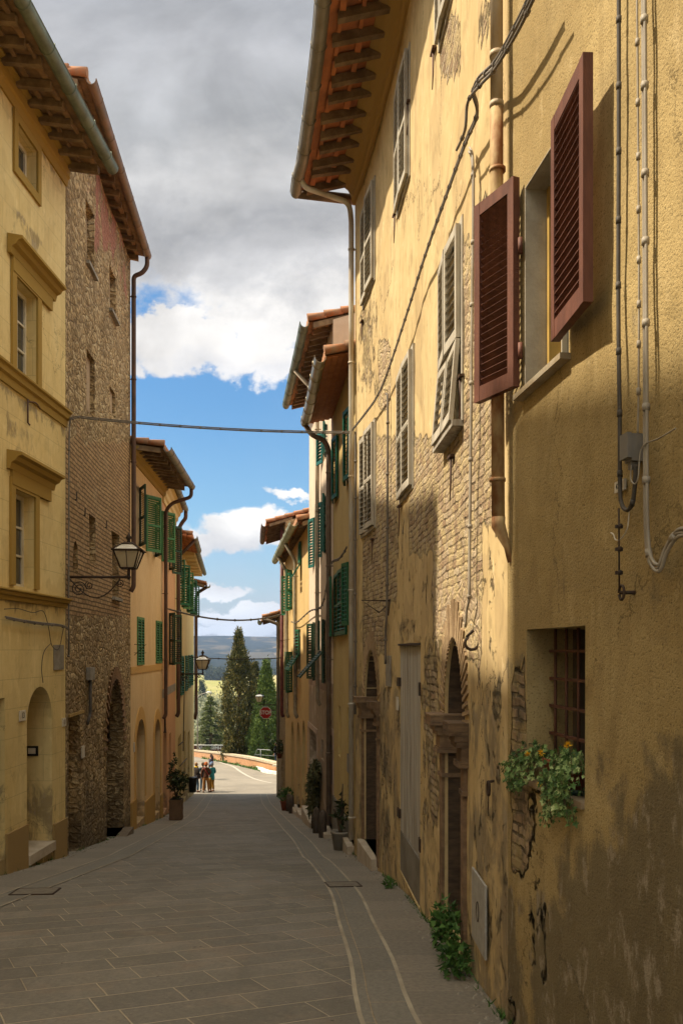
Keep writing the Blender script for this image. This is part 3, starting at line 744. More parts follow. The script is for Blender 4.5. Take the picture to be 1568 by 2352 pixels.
def window(W, s0, s1, z0, z1, parent, dep=.2, frame_m=WHITEP, panes=3, name='window', curtain=False, back=PANE):
    """casement standing at depth dep inside the opening"""
    f = MB(); w = .06
    sbox(f, W, s0, s0+w, z0, z1, -dep, -dep+.05, 1); sbox(f, W, s1-w, s1, z0, z1, -dep, -dep+.05, 1)
    sbox(f, W, s0+w, s1-w, z0, z0+w, -dep, -dep+.05, 1); sbox(f, W, s0+w, s1-w, z1-w, z1, -dep, -dep+.05, 1)
    c = (s0+s1)/2; sbox(f, W, c-.04, c+.04, z0+w, z1-w, -dep+.002, -dep+.06, 1)
    for i in range(1, panes):
        z = z0+w+(z1-z0-2*w)*i/panes
        for a, b in ((s0+w, c-.04), (c+.04, s1-w)): sbox(f, W, a, b, z-.015, z+.015, -dep+.005, -dep+.045, 1)
    fo = f.build(name, frame_m, parent)
    g = MB(); N = W.N(c)
    g.add([W.pt(s0, z0, 0)-N*(dep-.02), W.pt(s1, z0, 0)-N*(dep-.02), W.pt(s1, z1, 0)-N*(dep-.02), W.pt(s0, z1, 0)-N*(dep-.02)], [(0, 1, 2, 3)])
    g.build('pane', back, fo)
    if curtain:
        cu = MB(); rows = []
        for i in range(25):
            q = s0+w+(s1-s0-2*w)*i/24; rows.append([W.pt(q, z0+w, 0)-N*(dep+.03+.015*math.sin(i*1.9)), W.pt(q, z1-w, 0)-N*(dep+.03+.015*math.sin(i*1.9))])
        cu.grid(rows, True); cu.build('curtain', CURTAIN, fo)
    return fo
def panel(W, s0, s1, z0, z1, parent, dep, m, name='door', kind='planks', poly=None):
    """door leaf at depth dep"""
    mb = MB(); n = max(2, int((s1-s0)/.14)) if kind == 'planks' else 1
    for i in range(n):
        a = s0+(s1-s0)*i/n; b = s0+(s1-s0)*(i+1)/n
        sbox(mb, W, a+.004, b-.004, z0, z1, -dep-.04, -dep+random.uniform(-.004, .004), 1)
    sbox(mb, W, s0, s1, z0, z1, -dep-.08, -dep-.04, 1)
    if kind == 'panel':
        c = (s0+s1)/2
        for a, b in ((s0+.06, c-.05), (c+.05, s1-.06)):
            for q in range(3):
                za = z0+.12+(z1-z0-.2)*q/3; sbox(mb, W, a, b, za, za+(z1-z0-.2)/3-.12, -dep, -dep+.02, 1)
    return mb.build(name, m, parent)

def text_mesh(s, size, m, parent, loc, X, Z, name, ext=.002, font_shear=0, sx=1.0):
    """letters as a flat mesh: X is the reading direction, Z up"""
    cu = bpy.data.curves.new(name, 'FONT'); cu.body = s; cu.size = size; cu.align_x = 'CENTER'; cu.align_y = 'CENTER'; cu.extrude = ext; cu.offset = size*.012
    ob = bpy.data.objects.new(name, cu); col.objects.link(ob)
    bpy.context.view_layer.update()
    me = bpy.data.meshes.new_from_object(ob.evaluated_get(bpy.context.evaluated_depsgraph_get()))
    bpy.data.objects.remove(ob); bpy.data.curves.remove(cu)
    X = Vector(X).normalized(); Z = Vector(Z).normalized(); Yv = Z.cross(X)*-1
    og = origin(parent)
    for v in me.vertices: v.co = Vector(loc)+X*v.co.x*sx+Z*v.co.y+X.cross(Z)*v.co.z-og
    me.materials.clear(); me.materials.append(m); me.name = name
    o = bpy.data.objects.new(name, me); col.objects.link(o); o.parent = parent; return o

def lantern(base, D, N2, arm, sc, label, group, scroll=True, frame_m=IRON):
    """wall lantern: base point on the wall, D outwards, arm length, body size sc"""
    t = thing('wall_lantern', label, 'street lamp', base, 0, group)
    base = Vector(base); D = Vector(D).normalized(); up = Vector((0, 0, 1)); S = D.cross(up)
    tip = base+D*arm
    b = MB(); b.tube([base, tip+D*.02], .018*sc/.34, 8); b.obox(base-up*.32*sc/.34-S*.02, S*.04, D*.015, up*.4*sc/.34)
    if scroll:
        k = arm; L = []
        for i in range(40):                       # sweeping S bracket
            u_ = i/39; L.append(base+D*(k*.02+k*.84*u_)-up*(k*(.02+.34*math.sin(math.pi*(1-u_)**.9)*(1-.1*u_))))
        b.tube(L, .009*sc/.34, 6)
        for (cx, cz, r0, turns, st_) in ((.18, -.2, .13, 2.1, 0), (.35, -.14, .07, 1.7, 2), (.86, -.1, .065, 1.7, 3.4)):
            b.tube([base+D*k*(cx+(r0*(1-j/30*.8))*math.cos(st_+turns*2*math.pi*j/30))+up*k*(cz+(r0*(1-j/30*.8))*math.sin(st_+turns*2*math.pi*j/30)) for j in range(31)], .008*sc/.34, 6)
    b.build('bracket', frame_m, t)
    c = tip+up*(.12*sc/.34); w0 = sc*.27; w1 = sc*.5; h = sc*.95
    f = MB(); f.tube([tip, c], .02*sc/.34, 8); f.lathe(tip-up*.04, [(.002, 0), (.03*sc/.34, .02), (.03*sc/.34, .05), (.012, .08)], 10)
    def cor(w, z): return [c+(D*a+S*b_)*w+up*z for a, b_ in ((-1, -1), (1, -1), (1, 1), (-1, 1))]
    A = cor(w0, 0); B = cor(w1, h*.72); C_ = cor(w1*1.12, h*.74); E = cor(w1*.45, h*1.02)
    for i in range(4):
        f.tube([A[i], B[i]], .011*sc/.34, 5); f.tube([C_[i], E[i]], .010*sc/.34, 5)
        for Q in (A, B, C_, E): f.tube([Q[i], Q[(i+1) % 4]], .011*sc/.34, 5)
        f.tube([(A[i]+A[(i+1) % 4])/2, (B[i]+B[(i+1) % 4])/2], .006*sc/.34, 5)
    f.add(cor(w1*.5, h*1.02)+cor(w1*.3, h*1.1), [(0, 1, 2, 3)[::-1], (4, 5, 6, 7), (0, 1, 5, 4), (1, 2, 6, 5), (2, 3, 7, 6), (3, 0, 4, 7)])
    f.lathe(c+up*h*1.1, [(.03*sc/.34, 0), (.018*sc/.34, .03*sc/.34), (.045*sc/.34, .06*sc/.34), (.02*sc/.34, .1*sc/.34), (.001, .14*sc/.34)], 10)
    f.build('lamp_frame', frame_m, t)
    g = MB(); g.add(cor(w0*.97, .004)+cor(w1*.97, h*.72), [(0, 3, 2, 1), (0, 1, 5, 4), (1, 2, 6, 5), (2, 3, 7, 6), (3, 0, 4, 7)])
    g.add(cor(w1*1.08, h*.745)+cor(w1*.43, h*1.015), [(0, 1, 5, 4), (1, 2, 6, 5), (2, 3, 7, 6), (3, 0, 4, 7)])
    g.build('glass', LGLASS, t)
    return t

# ------------------------------------------------------------------ people
def skin(name, verts, edges, radii, m, parent, sub=1):
    me = bpy.data.meshes.new(name); me.from_pydata([tuple(v) for v in verts], edges, []); me.materials.append(m)
    o = bpy.data.objects.new(name, me); col.objects.link(o); o.parent = parent
    md = o.modifiers.new('Skin', 'SKIN'); md.use_smooth_shade = True
    for i, r in enumerate(radii):
        sv = me.skin_vertices[0].data[i]; sv.radius = (r, r) if not isinstance(r, tuple) else r; sv.use_root = (i == 0)
    sd = o.modifiers.new('Sub', 'SUBSURF'); sd.levels = sub; sd.render_levels = sub
    return o
SKINM = basic('skin', (.48, .27, .18), (.42, .22, .15), .6, 0, 4, 0)
def cloth(name, c): return basic(name, c, tuple(x*.7 for x in c), .9, 0, 5, .3, 25)
def person(label, loc, rz, H=1.7, coat=(.1, .05, .03), trousers=(.1, .1, .1), shoes=(.03, .02, .02), hairc=(.05, .03, .02), hat=None, coat_len=.52, lean=0, stance=.12, arms='down',
           scarf=None, strap=None, longhair=False, bag=None, shorter=False):
    t = thing('person', label, 'person', loc, rz)          # local frame: faces +Y
    k = H/1.7
    def V(x, y, z): return Vector((x*k, (y+lean*max(0, z-.9))*k, z*k))
    hip = .9
    J = {'pel': V(0, 0, .95), 'bel': V(0, .01, 1.1), 'ch': V(0, .0, 1.3), 'nk': V(0, 0, 1.44), 'nk2': V(0, .01, 1.5), 'hd': V(0, .02, 1.6), 'tp': V(0, .015, 1.68)}
    names = list(J); vs = [J[n] for n in names]; rad = [.12, .115, .135, .06, .052, .085, .06]; es = [(0, 1), (1, 2), (2, 3), (3, 4), (4, 5), (5, 6)]
    rad = [r*k for r in rad]
    pose = {'down': [(.2, 0, 1.38), (.25, -.02, 1.1), (.24, .06, .87), (.235, .09, .80)], 'front': [(.2, 0, 1.38), (.25, -.04, 1.12), (.13, .2, 1.02), (.07, .25, 1.04)]}
    limbs = {}
    for sg in (-1, 1):
        ap = pose['front'] if arms == 'front' or (arms == 'one' and sg > 0) else pose['down']
        b0 = len(vs); A = [V(x*sg, y, z) for x, y, z in ap]; vs += A; rad += [r*k for r in (.062, .046, .034, .03)]
        es += [(2, b0), (b0, b0+1), (b0+1, b0+2), (b0+2, b0+3)]; limbs[('a', sg)] = A
        # palm and five fingers of different length
        hnd = A[3]; d = (A[3]-A[2]).normalized(); side = Vector((sg, 0, 0)); fw = Vector((0, 1, 0))
        pk = len(vs); vs.append(hnd+d*.05*k); rad.append(.028*k); es.append((b0+3, pk))
        for fi, (o_, ln) in enumerate(((-.026, .055), (-.009, .068), (.009, .062), (.025, .048))):
            q = len(vs); vs += [hnd+d*.08*k+fw*o_*k, hnd+d*(.08+ln*.6)*k+fw*o_*k-side*.008*k, hnd+d*(.08+ln)*k+fw*o_*k-side*.022*k]; rad += [.009*k, .008*k, .006*k]; es += [(pk, q), (q, q+1), (q+1, q+2)]
        q = len(vs); vs += [hnd+d*.03*k+fw*.035*k, hnd+d*.06*k+fw*.055*k]; rad += [.010*k, .008*k]; es += [(b0+3, q), (q, q+1)]
        st = stance*sg
        Lg = [V(.09*sg, 0, .86), V(.09*sg+st*.5, .02+.03*sg, .48), V(.08*sg+st, -.02+.03*sg, .09), V(.08*sg+st*1.1, .10+.03*sg, .045)]
        b0 = len(vs); vs += Lg; rad += [r*k for r in (.085, .056, .04, .035)]; es += [(0, b0), (b0, b0+1), (b0+1, b0+2), (b0+2, b0+3)]; limbs[('l', sg)] = Lg
    skin('body', vs, es, rad, SKINM, t)
    # face
    hd = V(0, .02, 1.6); fm = MB(); fm.tube([hd+Vector((0, .08, .0))*k, hd+Vector((0, .105, -.025))*k, hd+Vector((0, .09, -.035))*k], [.008*k, .013*k, .009*k], 6)
    for sg in (-1, 1): fm.tube([hd+Vector((sg*.083, -.01, .02))*k, hd+Vector((sg*.09, -.01, -.03))*k], [.014*k, .01*k], 6)
    fm.tube([hd+Vector((-.022, .082, -.055))*k, hd+Vector((.022, .082, -.055))*k], .006*k, 5)
    fm.build('face', SKINM, t, True)
    ey = MB()
    for sg in (-1, 1): ey.lathe(hd+Vector((sg*.032, .082, .012))*k, [(.001, -.008), (.009, -.004), (.009, .004), (.001, .008)], 8)
    ey.build('eyes', INK, t, True)
    cm = cloth('coat_cloth', coat); tm = cloth('trouser_cloth', trousers); sm = cloth('shoe_leather', shoes)
    # trousers
    vs = [V(0, 0, .98), V(0, 0, .9)]; rad = [.135*k, .14*k]; es = [(0, 1)]
    for sg in (-1, 1):
        b0 = len(vs); Lg = limbs[('l', sg)]; vs += [Lg[0]-Vector((0, 0, .06*k)), Lg[1], Lg[2]+Vector((0, 0, .03*k))]; rad += [.105*k, .078*k, .068*k]; es += [(1, b0), (b0, b0+1), (b0+1, b0+2)]
    skin('trousers', vs, es, rad, tm, t)
    # coat: body then sleeves
    hem = .98-(coat_len-.3)
    vs = [V(0, 0, 1.12), V(0, 0, 1.28), V(0, 0, 1.42), V(0, 0, hem), V(0, .0, (hem+1.12)/2)]; rad = [(.17*k, .13*k), (.185*k, .14*k), (.11*k, .10*k), (.205*k, .165*k), (.19*k, .15*k)]; es = [(0, 1), (1, 2), (4, 3), (0, 4)]
    for sg in (-1, 1):
        b0 = len(vs); A = limbs[('a', sg)]; vs += A[:3]; rad += [.082*k, .066*k, .056*k]; es += [(1, b0), (b0, b0+1), (b0+1, b0+2)]
    skin('coat', vs, es, rad, cm, t)
    so_ = MB()
    for sg in (-1, 1):
        Lg = limbs[('l', sg)]; a = Lg[2]
        so_.tube([a+Vector((0, -.06, -.045))*k, a+Vector((0, .02, -.04))*k, a+Vector((0, .13, -.055))*k, a+Vector((0, .18, -.06))*k], [.035*k, .045*k, .04*k, .025*k], 8)
    so_.build('shoes', sm, t, True)
    hm = MB(); c = V(0, .0, 1.625)
    if hat:
        hmt = cloth('hat_cloth', hat)
        hm.lathe(c, [(.15*k, .0), (.155*k, .008), (.102*k, .03), (.10*k, .075), (.085*k, .115), (.04*k, .135), (.001, .138)], 16); hm.build('hat', hmt, t, True)
        hm = MB()
    hm.lathe(c+Vector((0, -.015, -.085))*k, [(.06*k, -.02), (.093*k, .03), (.098*k, .08), (.098*k, .12), (.085*k, .155), (.045*k, .175), (.001, .18)], 14)
    if longhair: hm.tube([c+Vector((0, -.05, .02))*k, c+Vector((0, -.10, -.1))*k, c+Vector((0, -.12, -.25))*k, c+Vector((0, -.12, -.38))*k], [.085*k, .1*k, .09*k, .04*k], 10)
    # keep the face clear: push the hair back off the front
    hm.v = [(x, min(y, c.y+.035*k), z) for x, y, z in hm.v]
    hm.build('hair', basic('hair', hairc, None, .7, 0, 9, .4), t, True)
    if scarf: s_ = MB(); s_.tube([V(.09*math.cos(a_), .08*math.sin(a_)+.01, 1.46+.012*math.sin(3*a_)) for a_ in [i*2*math.pi/16 for i in range(17)]], .04*k, 8); s_.build('scarf', cloth('scarf_cloth', scarf), t, True)
    if strap: s_ = MB(); s_.tube(catmull([V(-.12, -.1, 1.45), V(-.02, -.165, 1.3), V(.1, -.16, 1.12), V(.2, -.08, .98)], 4), .013*k, 5); s_.build('bag_strap', cloth('strap_cloth', strap), t, True)
    if bag: s_ = MB(); s_.box(V(.27, .0, .92), (.09*k, .25*k, .22*k), None, .85); s_.build('shoulder_bag', cloth('bag_leather', bag), t, True)
    return t

# ------------------------------------------------------------------ leaves and trees
def leafquad(mb, c, d, up, w, l):
    s = d.cross(up)
    if s.length < 1e-4: s = Vector((1, 0, 0))
    s.normalize(); mb.v += [tuple(c-s*w*.5), tuple(c+d*l*.5-s*w*.15+up*w*.1), tuple(c+d*l), tuple(c+s*w*.5)]
    k = len(mb.v)-4; mb.f.append((k, k+1, k+2, k+3)); mb.sm.append(False)
def rvec(rng):
    while True:
        v = Vector((rng.uniform(-1, 1), rng.uniform(-1, 1), rng.uniform(-1, 1)))
        if .05 < v.length < 1: return v.normalized()
def cypress(name, label, loc, h, r, m, n, seed, lump=.35, prof=None, group=None, size=.16, cat='tree', base=.02):
    rng = random.Random(seed); t = thing(name, label, cat, loc, 0, group)
    prof = prof or (lambda q: min(1, q*6+.35)*(1-q)**.55*(1+.0*q))
    mb = MB()
    # tufts: clumps of upward pointing sprays
    nt = n//26
    for i in range(nt):
        q = rng.random()**1.25; a = rng.uniform(0, 2*math.pi)
        rr = r*prof(q)*(1+lump*noise.noise((math.cos(a)*1.3+seed, math.sin(a)*1.3, q*h*.55)))
        rad = rr*(.45+.55*rng.random()**.45)
        c = Vector((math.cos(a)*rad, math.sin(a)*rad, h*(base+q*(1-base)*.97)))
        out = Vector((math.cos(a), math.sin(a), 0)); ts = rng.uniform(.6, 1.4)*size*2.0
        for j in range(26):
            o_ = rvec(rng)*ts*rng.random(); o_.z *= 1.5
            d = (Vector((0, 0, 1))*rng.uniform(.4, 1.2)+out*rng.uniform(-.1, .8)+rvec(rng)*.5).normalized()
            leafquad(mb, c+o_, d, rvec(rng), size*rng.uniform(.35, .7), size*rng.uniform(.8, 1.7))
    cr = mb.build('crown', m, t, True)
    tb = MB(); tb.tube([(0, 0, -.3), (.02, .01, h*.4), (0, .02, h*.9)], [r*.16, r*.1, .02], 8); tb.build('trunk', BARK, t, True)
    return t
def cedar(name, label, loc, h, r, m, seed, tiers=15, size=.24):
    rng = random.Random(seed); t = thing(name, label, 'tree', loc); mb = MB(); tb = MB()
    tb.tube([(0, 0, -.3), (.05, 0, h*.5), (0, 0, h)], [r*.08, r*.05, .02], 8)
    for i in range(tiers):
        q = (i+.5)/tiers; z = h*(.06+.92*q); L = r*(1-q)**1.05+.2
        for b_ in range(7):
            a = rng.uniform(0, 2*math.pi); l = L*rng.uniform(.65, 1.1); d = Vector((math.cos(a), math.sin(a), 0))
            path = [Vector((0, 0, z))+d*l*u_+Vector((0, 0, .25*l*u_-.42*l*u_*u_+rng.uniform(-.03, .03))) for u_ in (0, .25, .5, .75, 1)]
            tb.tube(path, [.045, .035, .028, .018, .008], 5)
            for j in range(int(130*l/r)+30):
                u_ = rng.uniform(.12, 1.02); kk = min(3, int(u_*4)); c = path[kk].lerp(path[kk+1], u_*4-kk)
                sd = d.cross(Vector((0, 0, 1)))*rng.uniform(-1, 1)*.28*l*(1.1-u_)
                c = c+sd+Vector((0, 0, rng.uniform(-.22, .04)-abs(sd.length)*.2))
                for e in range(3): leafquad(mb, c+rvec(rng)*.12, (d*rng.uniform(.2, 1)+Vector((0, 0, -rng.uniform(0, .6)))+rvec(rng)*.6).normalized(), rvec(rng), size*.3, size*rng.uniform(.7, 1.5))
    mb.build('crown', m, t, True); tb.build('trunk', BARK, t, True); return t
def bush(parent, name, m, center, rad, n, size, seed, local=True, hang=0, flat=None, shape=None):
    rng = random.Random(seed); mb = MB()
    for i in range(n):
        v = rvec(rng); rr = rng.random()**.4*(1+.35*noise.noise(v*2+Vector((seed, 0, 0))))
        c = Vector((center[0]+v.x*rad[0]*rr, center[1]+v.y*rad[1]*rr, center[2]+v.z*rad[2]*rr))
        d = (v*.6+rvec(rng)*.8+Vector((0, 0, -hang))).normalized()
        q_ = rng.uniform(.45, 1.25); leafquad(mb, c, d, rvec(rng), size*q_*.8, size*q_*1.25)
    return mb.build(name, m, parent, local)

# ================================================================== GROUND
def sheet(name, W, y0, y1, o0, o1, lift, m, label=None, step=.5):
    mb = MB(); s0, s1 = W.Y(y0), W.Y(y1); n = int((s1-s0)/step); rows = []; uvs = []
    for i in range(n+1):
        q = s0+(s1-s0)*i/n; r = []; u = []
        for k in range(3):
            o_ = o0+(o1-o0)*k/2; p = W.pt(q, 0, o_); p.z = gz(p.y)+lift; r.append(p); u.append((q, o_+.1))
        rows.append(r); uvs.append(u)
    mb.grid(rows, True, uvs); o = mb.build(name, m); o['kind'] = 'structure'; return o
mb = MB(); rows = []
for i in range(141):
    y = -8+56.15*i/140; xl = WL.pt(WL.Y(min(max(y, -7.9), 47.9)), 0).x-.6; xr = WR.pt(WR.Y(min(max(y, -8.9), 47.9)), 0).x+.6
    rows.append([(xl+(xr-xl)*j/8, y, gz(y)+.006) for j in range(9)])
mb.grid(rows, True); o = mb.build('street', STREET); o['kind'] = 'structure'
sheet('pavement', WR, -7, 48.1, -.1, .55, .012, BORDER)
sheet('pavement', WR, -7, 48.1, .55, .88, .010, DRAIN)
sheet('pavement', WL, -7, 48.1, -.1, .72, .012, BORDER)
sheet('pavement', WL, -7, 48.1, .72, 1.08, .010, DRAIN)
EDGE = basic('pale_joint', (.42, .37, .285), (.27, .235, .18), .85, 0, 2.2, .3)
for W_, a_, b_ in ((WR, .53, .562), (WR, .868, .90), (WL, .70, .728), (WL, 1.066, 1.092)): sheet('pavement', W_, -7, 48.1, a_, b_, .016, EDGE)

BW = [(14, 55.5), (2, 57.2), (-1.5, 58.6), (-4.5, 61), (-6.9, 66), (-10.6, 78), (-16.9, 100), (-25, 128), (-34, 150)]   # line of the low wall
def bwx(y):
    if y <= 61: return -4.5+(61-y)*1.2
    for (a, b), (c, d) in zip(BW[3:], BW[4:]):
        if y <= d: return a+(c-a)*(y-b)/(d-b)
    return BW[-1][0]
mb = MB(); rows = []
for i in range(81):
    y = 48.15+92*(i/80)**1.2; xr = min(12, bwx(y)+.1) if y > 56 else 14
    rows.append([(-36+(xr+36)*j/10, y, gz(y)) for j in range(11)])
mb.grid(rows, True); o = mb.build('road', ASPH); o['kind'] = 'structure'

def terr(x, y):
    pts = [(-30, -3), (-10, -2.2), (48, -10.5), (75, -13.5), (110, -17), (150, -20), (250, -24.5), (400, -25.5), (700, -29), (1000, -29), (1250, -26), (1500, -14), (1800, -14), (2200, 8), (2650, 43), (3300, 30), (6000, 10)]
    for (a, b), (c, d) in zip(pts, pts[1:]):
        if y <= c: z = b+(d-b)*max(0, (y-a))/(c-a); break
    else: z = 10
    if y > 1150: z += (min(1, (y-1150)/700))*(14*noise.noise((x/420, y/520, 0))+6*noise.noise((x/120, y/160, 3))+ (x+300)/120*(-1 if y < 1900 else .25))
    elif y > 110: z += min(1, (y-110)/200)*1.6*noise.noise((x/60, y/90, 1))
    return z
ys = [-30, -20, -10, 0, 10, 20, 30, 40, 48, 56, 66, 80, 95, 110, 130, 150, 180, 215, 250, 300, 350, 400, 460, 520, 600, 700, 800, 900, 1000, 1080]+[1150+i*40 for i in range(45)]+[3000, 3300, 4000, 5000, 6500]
rows = []
for y in ys: rows.append([(((j/60)-.62)*(160+abs(y)*1.5), y, terr(((j/60)-.62)*(160+abs(y)*1.5), y)) for j in range(61)])
mb = MB(); mb.grid(rows, True); o = mb.build('terrain', TERRAIN); o['kind'] = 'structure'

# ================================================================== HOUSES
def house(name, label, W, y0):
    return thing(name, label, 'house', W.pt(W.Y(y0), gz(y0), 0))
def pmask(items, soft=18):
    """mask over the wall surface, regions measured on the facade as seen from the street"""
    def f(s, z, off, p):
        if p.y < 1.3 or off != 0: return 0
        px = 784+2000*p.x/p.y; py = 1493-2000*p.z/p.y; m = 0
        for (x0, x1, y0, y1, v) in items:
            dx = max(x0-px, px-x1, 0); dy = max(y0-py, py-y1, 0)
            d = math.hypot(dx, dy*.6)
            ins = min(px-x0, x1-px, (py-y0)*.6, (y1-py)*.6)
            m = max(m, v*(1-min(1, d/soft))*(1 if d > 0 else min(1, .72+.28*ins/12)))
        return m
    return f
ARK = dict(off=.02)

# ---- yellow house on the left -------------------------------------------------
W = WL; H = house('yellow_house', 'yellow rendered house with pedimented windows and a green zinc gutter at the near left', W, 12)
S0, S1 = W.Y(8), W.Y(14.6)
zt = 8.15
holes = []
a = W_rect(W, 38, 84, 38, 280, 83, 444); att = a; holes.append((rect(*a[:2], *a[2:]), .3))
b_ = W_rect(W, 35, 83.5, 35, 634, 83.5, 886); w2 = b_; holes.append((rect(*b_[:2], *b_[2:]), .32))
c_ = W_rect(W, 32, 78.5, 32, 1122, 78.5, 1353); w3 = c_; holes.append((rect(*c_[:2], *c_[2:]), .32))
ds0, ds1 = W.x(63), W.x(120); dz1 = W.z(92, 1577); dz0 = gz(12.9)+.18
holes.append((arch(ds0, ds1, dz0, dz1), .55))
ls0, ls1 = W.x(12)-1.0, W.x(12); lz = W.z(12, 1603); holes.append((rect(ls0, ls1, gz(11.5)+.15, lz), .4))
def ydirt(s, z, o, p):
    m = max(0, .75-(z-gz(p.y))*.45)
    for zc_, h_ in ((W.z(0, 829)-.26, .5), (W.z(0, 1351)-.15, .45), (zt-.4, .35)):
        if 0 < zc_-z+.05 < h_: m = max(m, .62*(1-(zc_-z)/h_))
    for r_ in (w2, w3):
        if r_[0]-.3 < s < r_[1]+.3 and 0 < z-r_[3]-.5 < .5: m = max(m, .5)
    return m
wy = facade(W, S0, S1, gz(14.6)-.6, zt+.02, holes, YELLOW, H, .14, {'dirt': ydirt}, depth=9, ridge=1.2, inset=.004, rough=.006)
for r_, cur in ((att, False), (w2, False), (w3, True)):
    f = window(W, r_[0], r_[1], r_[2], r_[3], H, .2 if r_ is not att else .2, WHITEP, 3 if r_ is not att else 1, curtain=cur)
for r_, wd in ((att, .13), (w2, .15), (w3, .15)): tr = MB(); frame_box(tr, W, r_[0], r_[1], r_[2], r_[3], wd, 0, .035, bottom=(r_ is att)); tr.build('window_surround', OCHRE, H)
for nm, px0, px1, yl, r_ in (('pediment', 17, 122, 542, w2), ('pediment', 15.5, 119, 1039, w3)):
    s0_, s1_ = W.x(px0), W.x(px1); zz = W.z(px0, yl); m_ = MB()
    prof = [(0, zz-.22), (.05, zz-.22), (.07, zz-.13), (.13, zz-.10), (.16, zz-.05), (.22, zz-.03), (.22, zz+.01), (0, zz+.05)]
    sweep(m_, W, s0_, s1_, prof, 5); sweep(m_, W, s0_+.12, s1_-.12, [(0, zz-.42), (.045, zz-.42), (.045, zz-.2), (0, zz-.2)], 5); m_.build(nm, OCHRE, H)
for x_, y_, h_ in ((0, 829, .26), (0, 1351, .15)):
    m_ = MB(); z1_ = W.z(x_, y_); sweep(m_, W, S0, S1-.002, [(0, z1_-h_), (.03, z1_-h_), (.04, z1_-h_*.6), (.075, z1_-h_*.5), (.085, z1_-h_*.2), (.12, z1_-h_*.12), (.12, z1_), (0, z1_+.03)], .8); m_.build('string_course', OCHRE, H)
m_ = MB(); z1_ = zt-.02; sweep(m_, W, S0, S1-.002, [(0, z1_-.36), (.03, z1_-.36), (.05, z1_-.25), (.08, z1_-.22), (.08, z1_-.06), (.14, z1_-.03), (.14, z1_), (0, z1_)], .8); m_.build('frieze', OCHRE, H)
roof(W, S0, S1-.004, 8.1, .72, H, .10, 9, 'tile', ZINCG, .10, (False, True), .42, rafmat=AGED, hooks=.9)
dd = MB(); panel(W, ds0, ds1, dz0, dz1, H, .5, DARKWOOD, 'door')
panel(W, ls0, ls1, gz(11.5)+.15, lz, H, .35, DARKWOOD, 'door')
m_ = MB(); sbox(m_, W, ds0-.02, ds1+.02, dz0-.14, dz0+.004, -.5, .06, 1); m_.build('doorstep', MARBLE, H)
PLY = wall_mat('plinth_render', (.34, .235, .10), (.26, .17, .075), (.11, .08, .05), 40, .4, .004)
for q0, q1 in ((S0, ls0-.05), (ls1+.02, ds0-.03), (ds1+.03, S1-.003)):
    if q1 > q0:
        m_ = MB(); n = max(1, int((q1-q0)/.4)); sbox(m_, W, q0, q1, gz(14.8)-.4, gz(W.pt((q0+q1)/2, 0).y)+.62, 0, .035, n); m_.build('plinth', PLY, H)
# iron bits, plates
m_ = MB(); s_ = W.x(60); z_ = W.z(60, 920)
m_.tube([W.pt(s_, z_+.02, .03), W.pt(s_, z_-.33, .03), W.pt(s_+.05, z_-.35, .04)], .014, 6); m_.tube(catmull([W.pt(s_, z_-.02, .03), W.pt(s_+.12, z_-.0, .1), W.pt(s_+.25, z_-.06, .12)]), .012, 6)
m_.build('iron_anchor', RUST, H)
def plate(W, px0, px1, py0, py1, parent, m, th=.02, name='plaque', off=0.0, txt=None, tm=INK, ts=.8):
    s0_, s1_ = sorted((W.x(px0), W.x(px1))); xm = px0; z1_ = W.z(px0, py0); z0_ = W.z(px0, py1); m_ = MB(); sbox(m_, W, s0_, s1_, z0_, z1_, off+.001, off+th, 1); o_ = m_.build(name, m, parent)
    if txt:
        c = (s0_+s1_)/2; X = W.T(c)*W.side
        text_mesh(txt, (z1_-z0_)*ts, tm, o_, W.pt(c, (z0_+z1_)/2, 0)+W.N(c)*(off+th+.002), X, (0, 0, 1), 'lettering', .001, sx=.85)
    return o_
plate(W, 44, 57.5, 1633, 1657, H, PLAQUE, .02, 'number_plaque', txt='13')
plate(W, 142.5, 150, 1650, 1669, H, PLAQUE, .02, 'number_plaque', txt='11')
plate(W, 123, 146, 1481, 1539, H, CEMENT, .012, 'meter_cover')
# bell plate on the far reveal of the door
q = ds1; T = W.T(q); N = W.N(q); P = W.pt(q, 0, 0); m_ = MB(); zc = -1.70
m_.obox(P-T*.018-N*.42+Vector((0, 0, zc)), T*.015, N*.2, (0, 0, .16)); o_ = m_.build('bell_plate', BLACKP, H)
m_ = MB(); m_.obox(P-T*.024-N*.38+Vector((0, 0, zc+.035)), T*.006, N*.12, (0, 0, .09)); m_.build('bell_panel', PLAQUE, o_)

# ---- stone house -------------------------------------------------------------
H = house('stone_house', 'tall rough stone and brick house with blocked niches and an arched doorway', W, 18); YH = H
S0, S1 = W.Y(14.6), W.Y(21.2)
holes = []
def nich(xl, xr, yt, yb, dep): r_ = W_rect(W, xl, xr, xl, yt, xr, yb); holes.append((rect(*r_), dep)); return r_
n1 = nich(200, 217, 455, 636, .14); n2 = nich(253, 268, 606, 741, .14); n3 = nich(201, 219, 800, 963, .10); n4 = nich(255, 266.5, 886, 963, .08)
n5 = nich(206, 222, 1179, 1300, .3); n6 = nich(259, 275, 1218, 1376, .16)
g0, g1 = W.x(168), W.x(180); holes.append((arch(g0, g1, W.z(180, 1316), W.z(174, 1243), (W.z(174, 1243)-W.z(180, 1316))*.45), .12))
ds0, ds1 = W.x(246), W.x(284.7); dz1 = W.z(262, 1558); dz0 = gz(20)+.12; holes.append((arch(ds0, ds1, dz0, dz1, 1.0), .5))
qs0, qs1 = W.x(158)+.06, W.x(189); qz1 = W.z(160, 1647); qz0 = gz(15.8)+.05; holes.append((rect(qs0, qs1, qz0, qz1), .3))
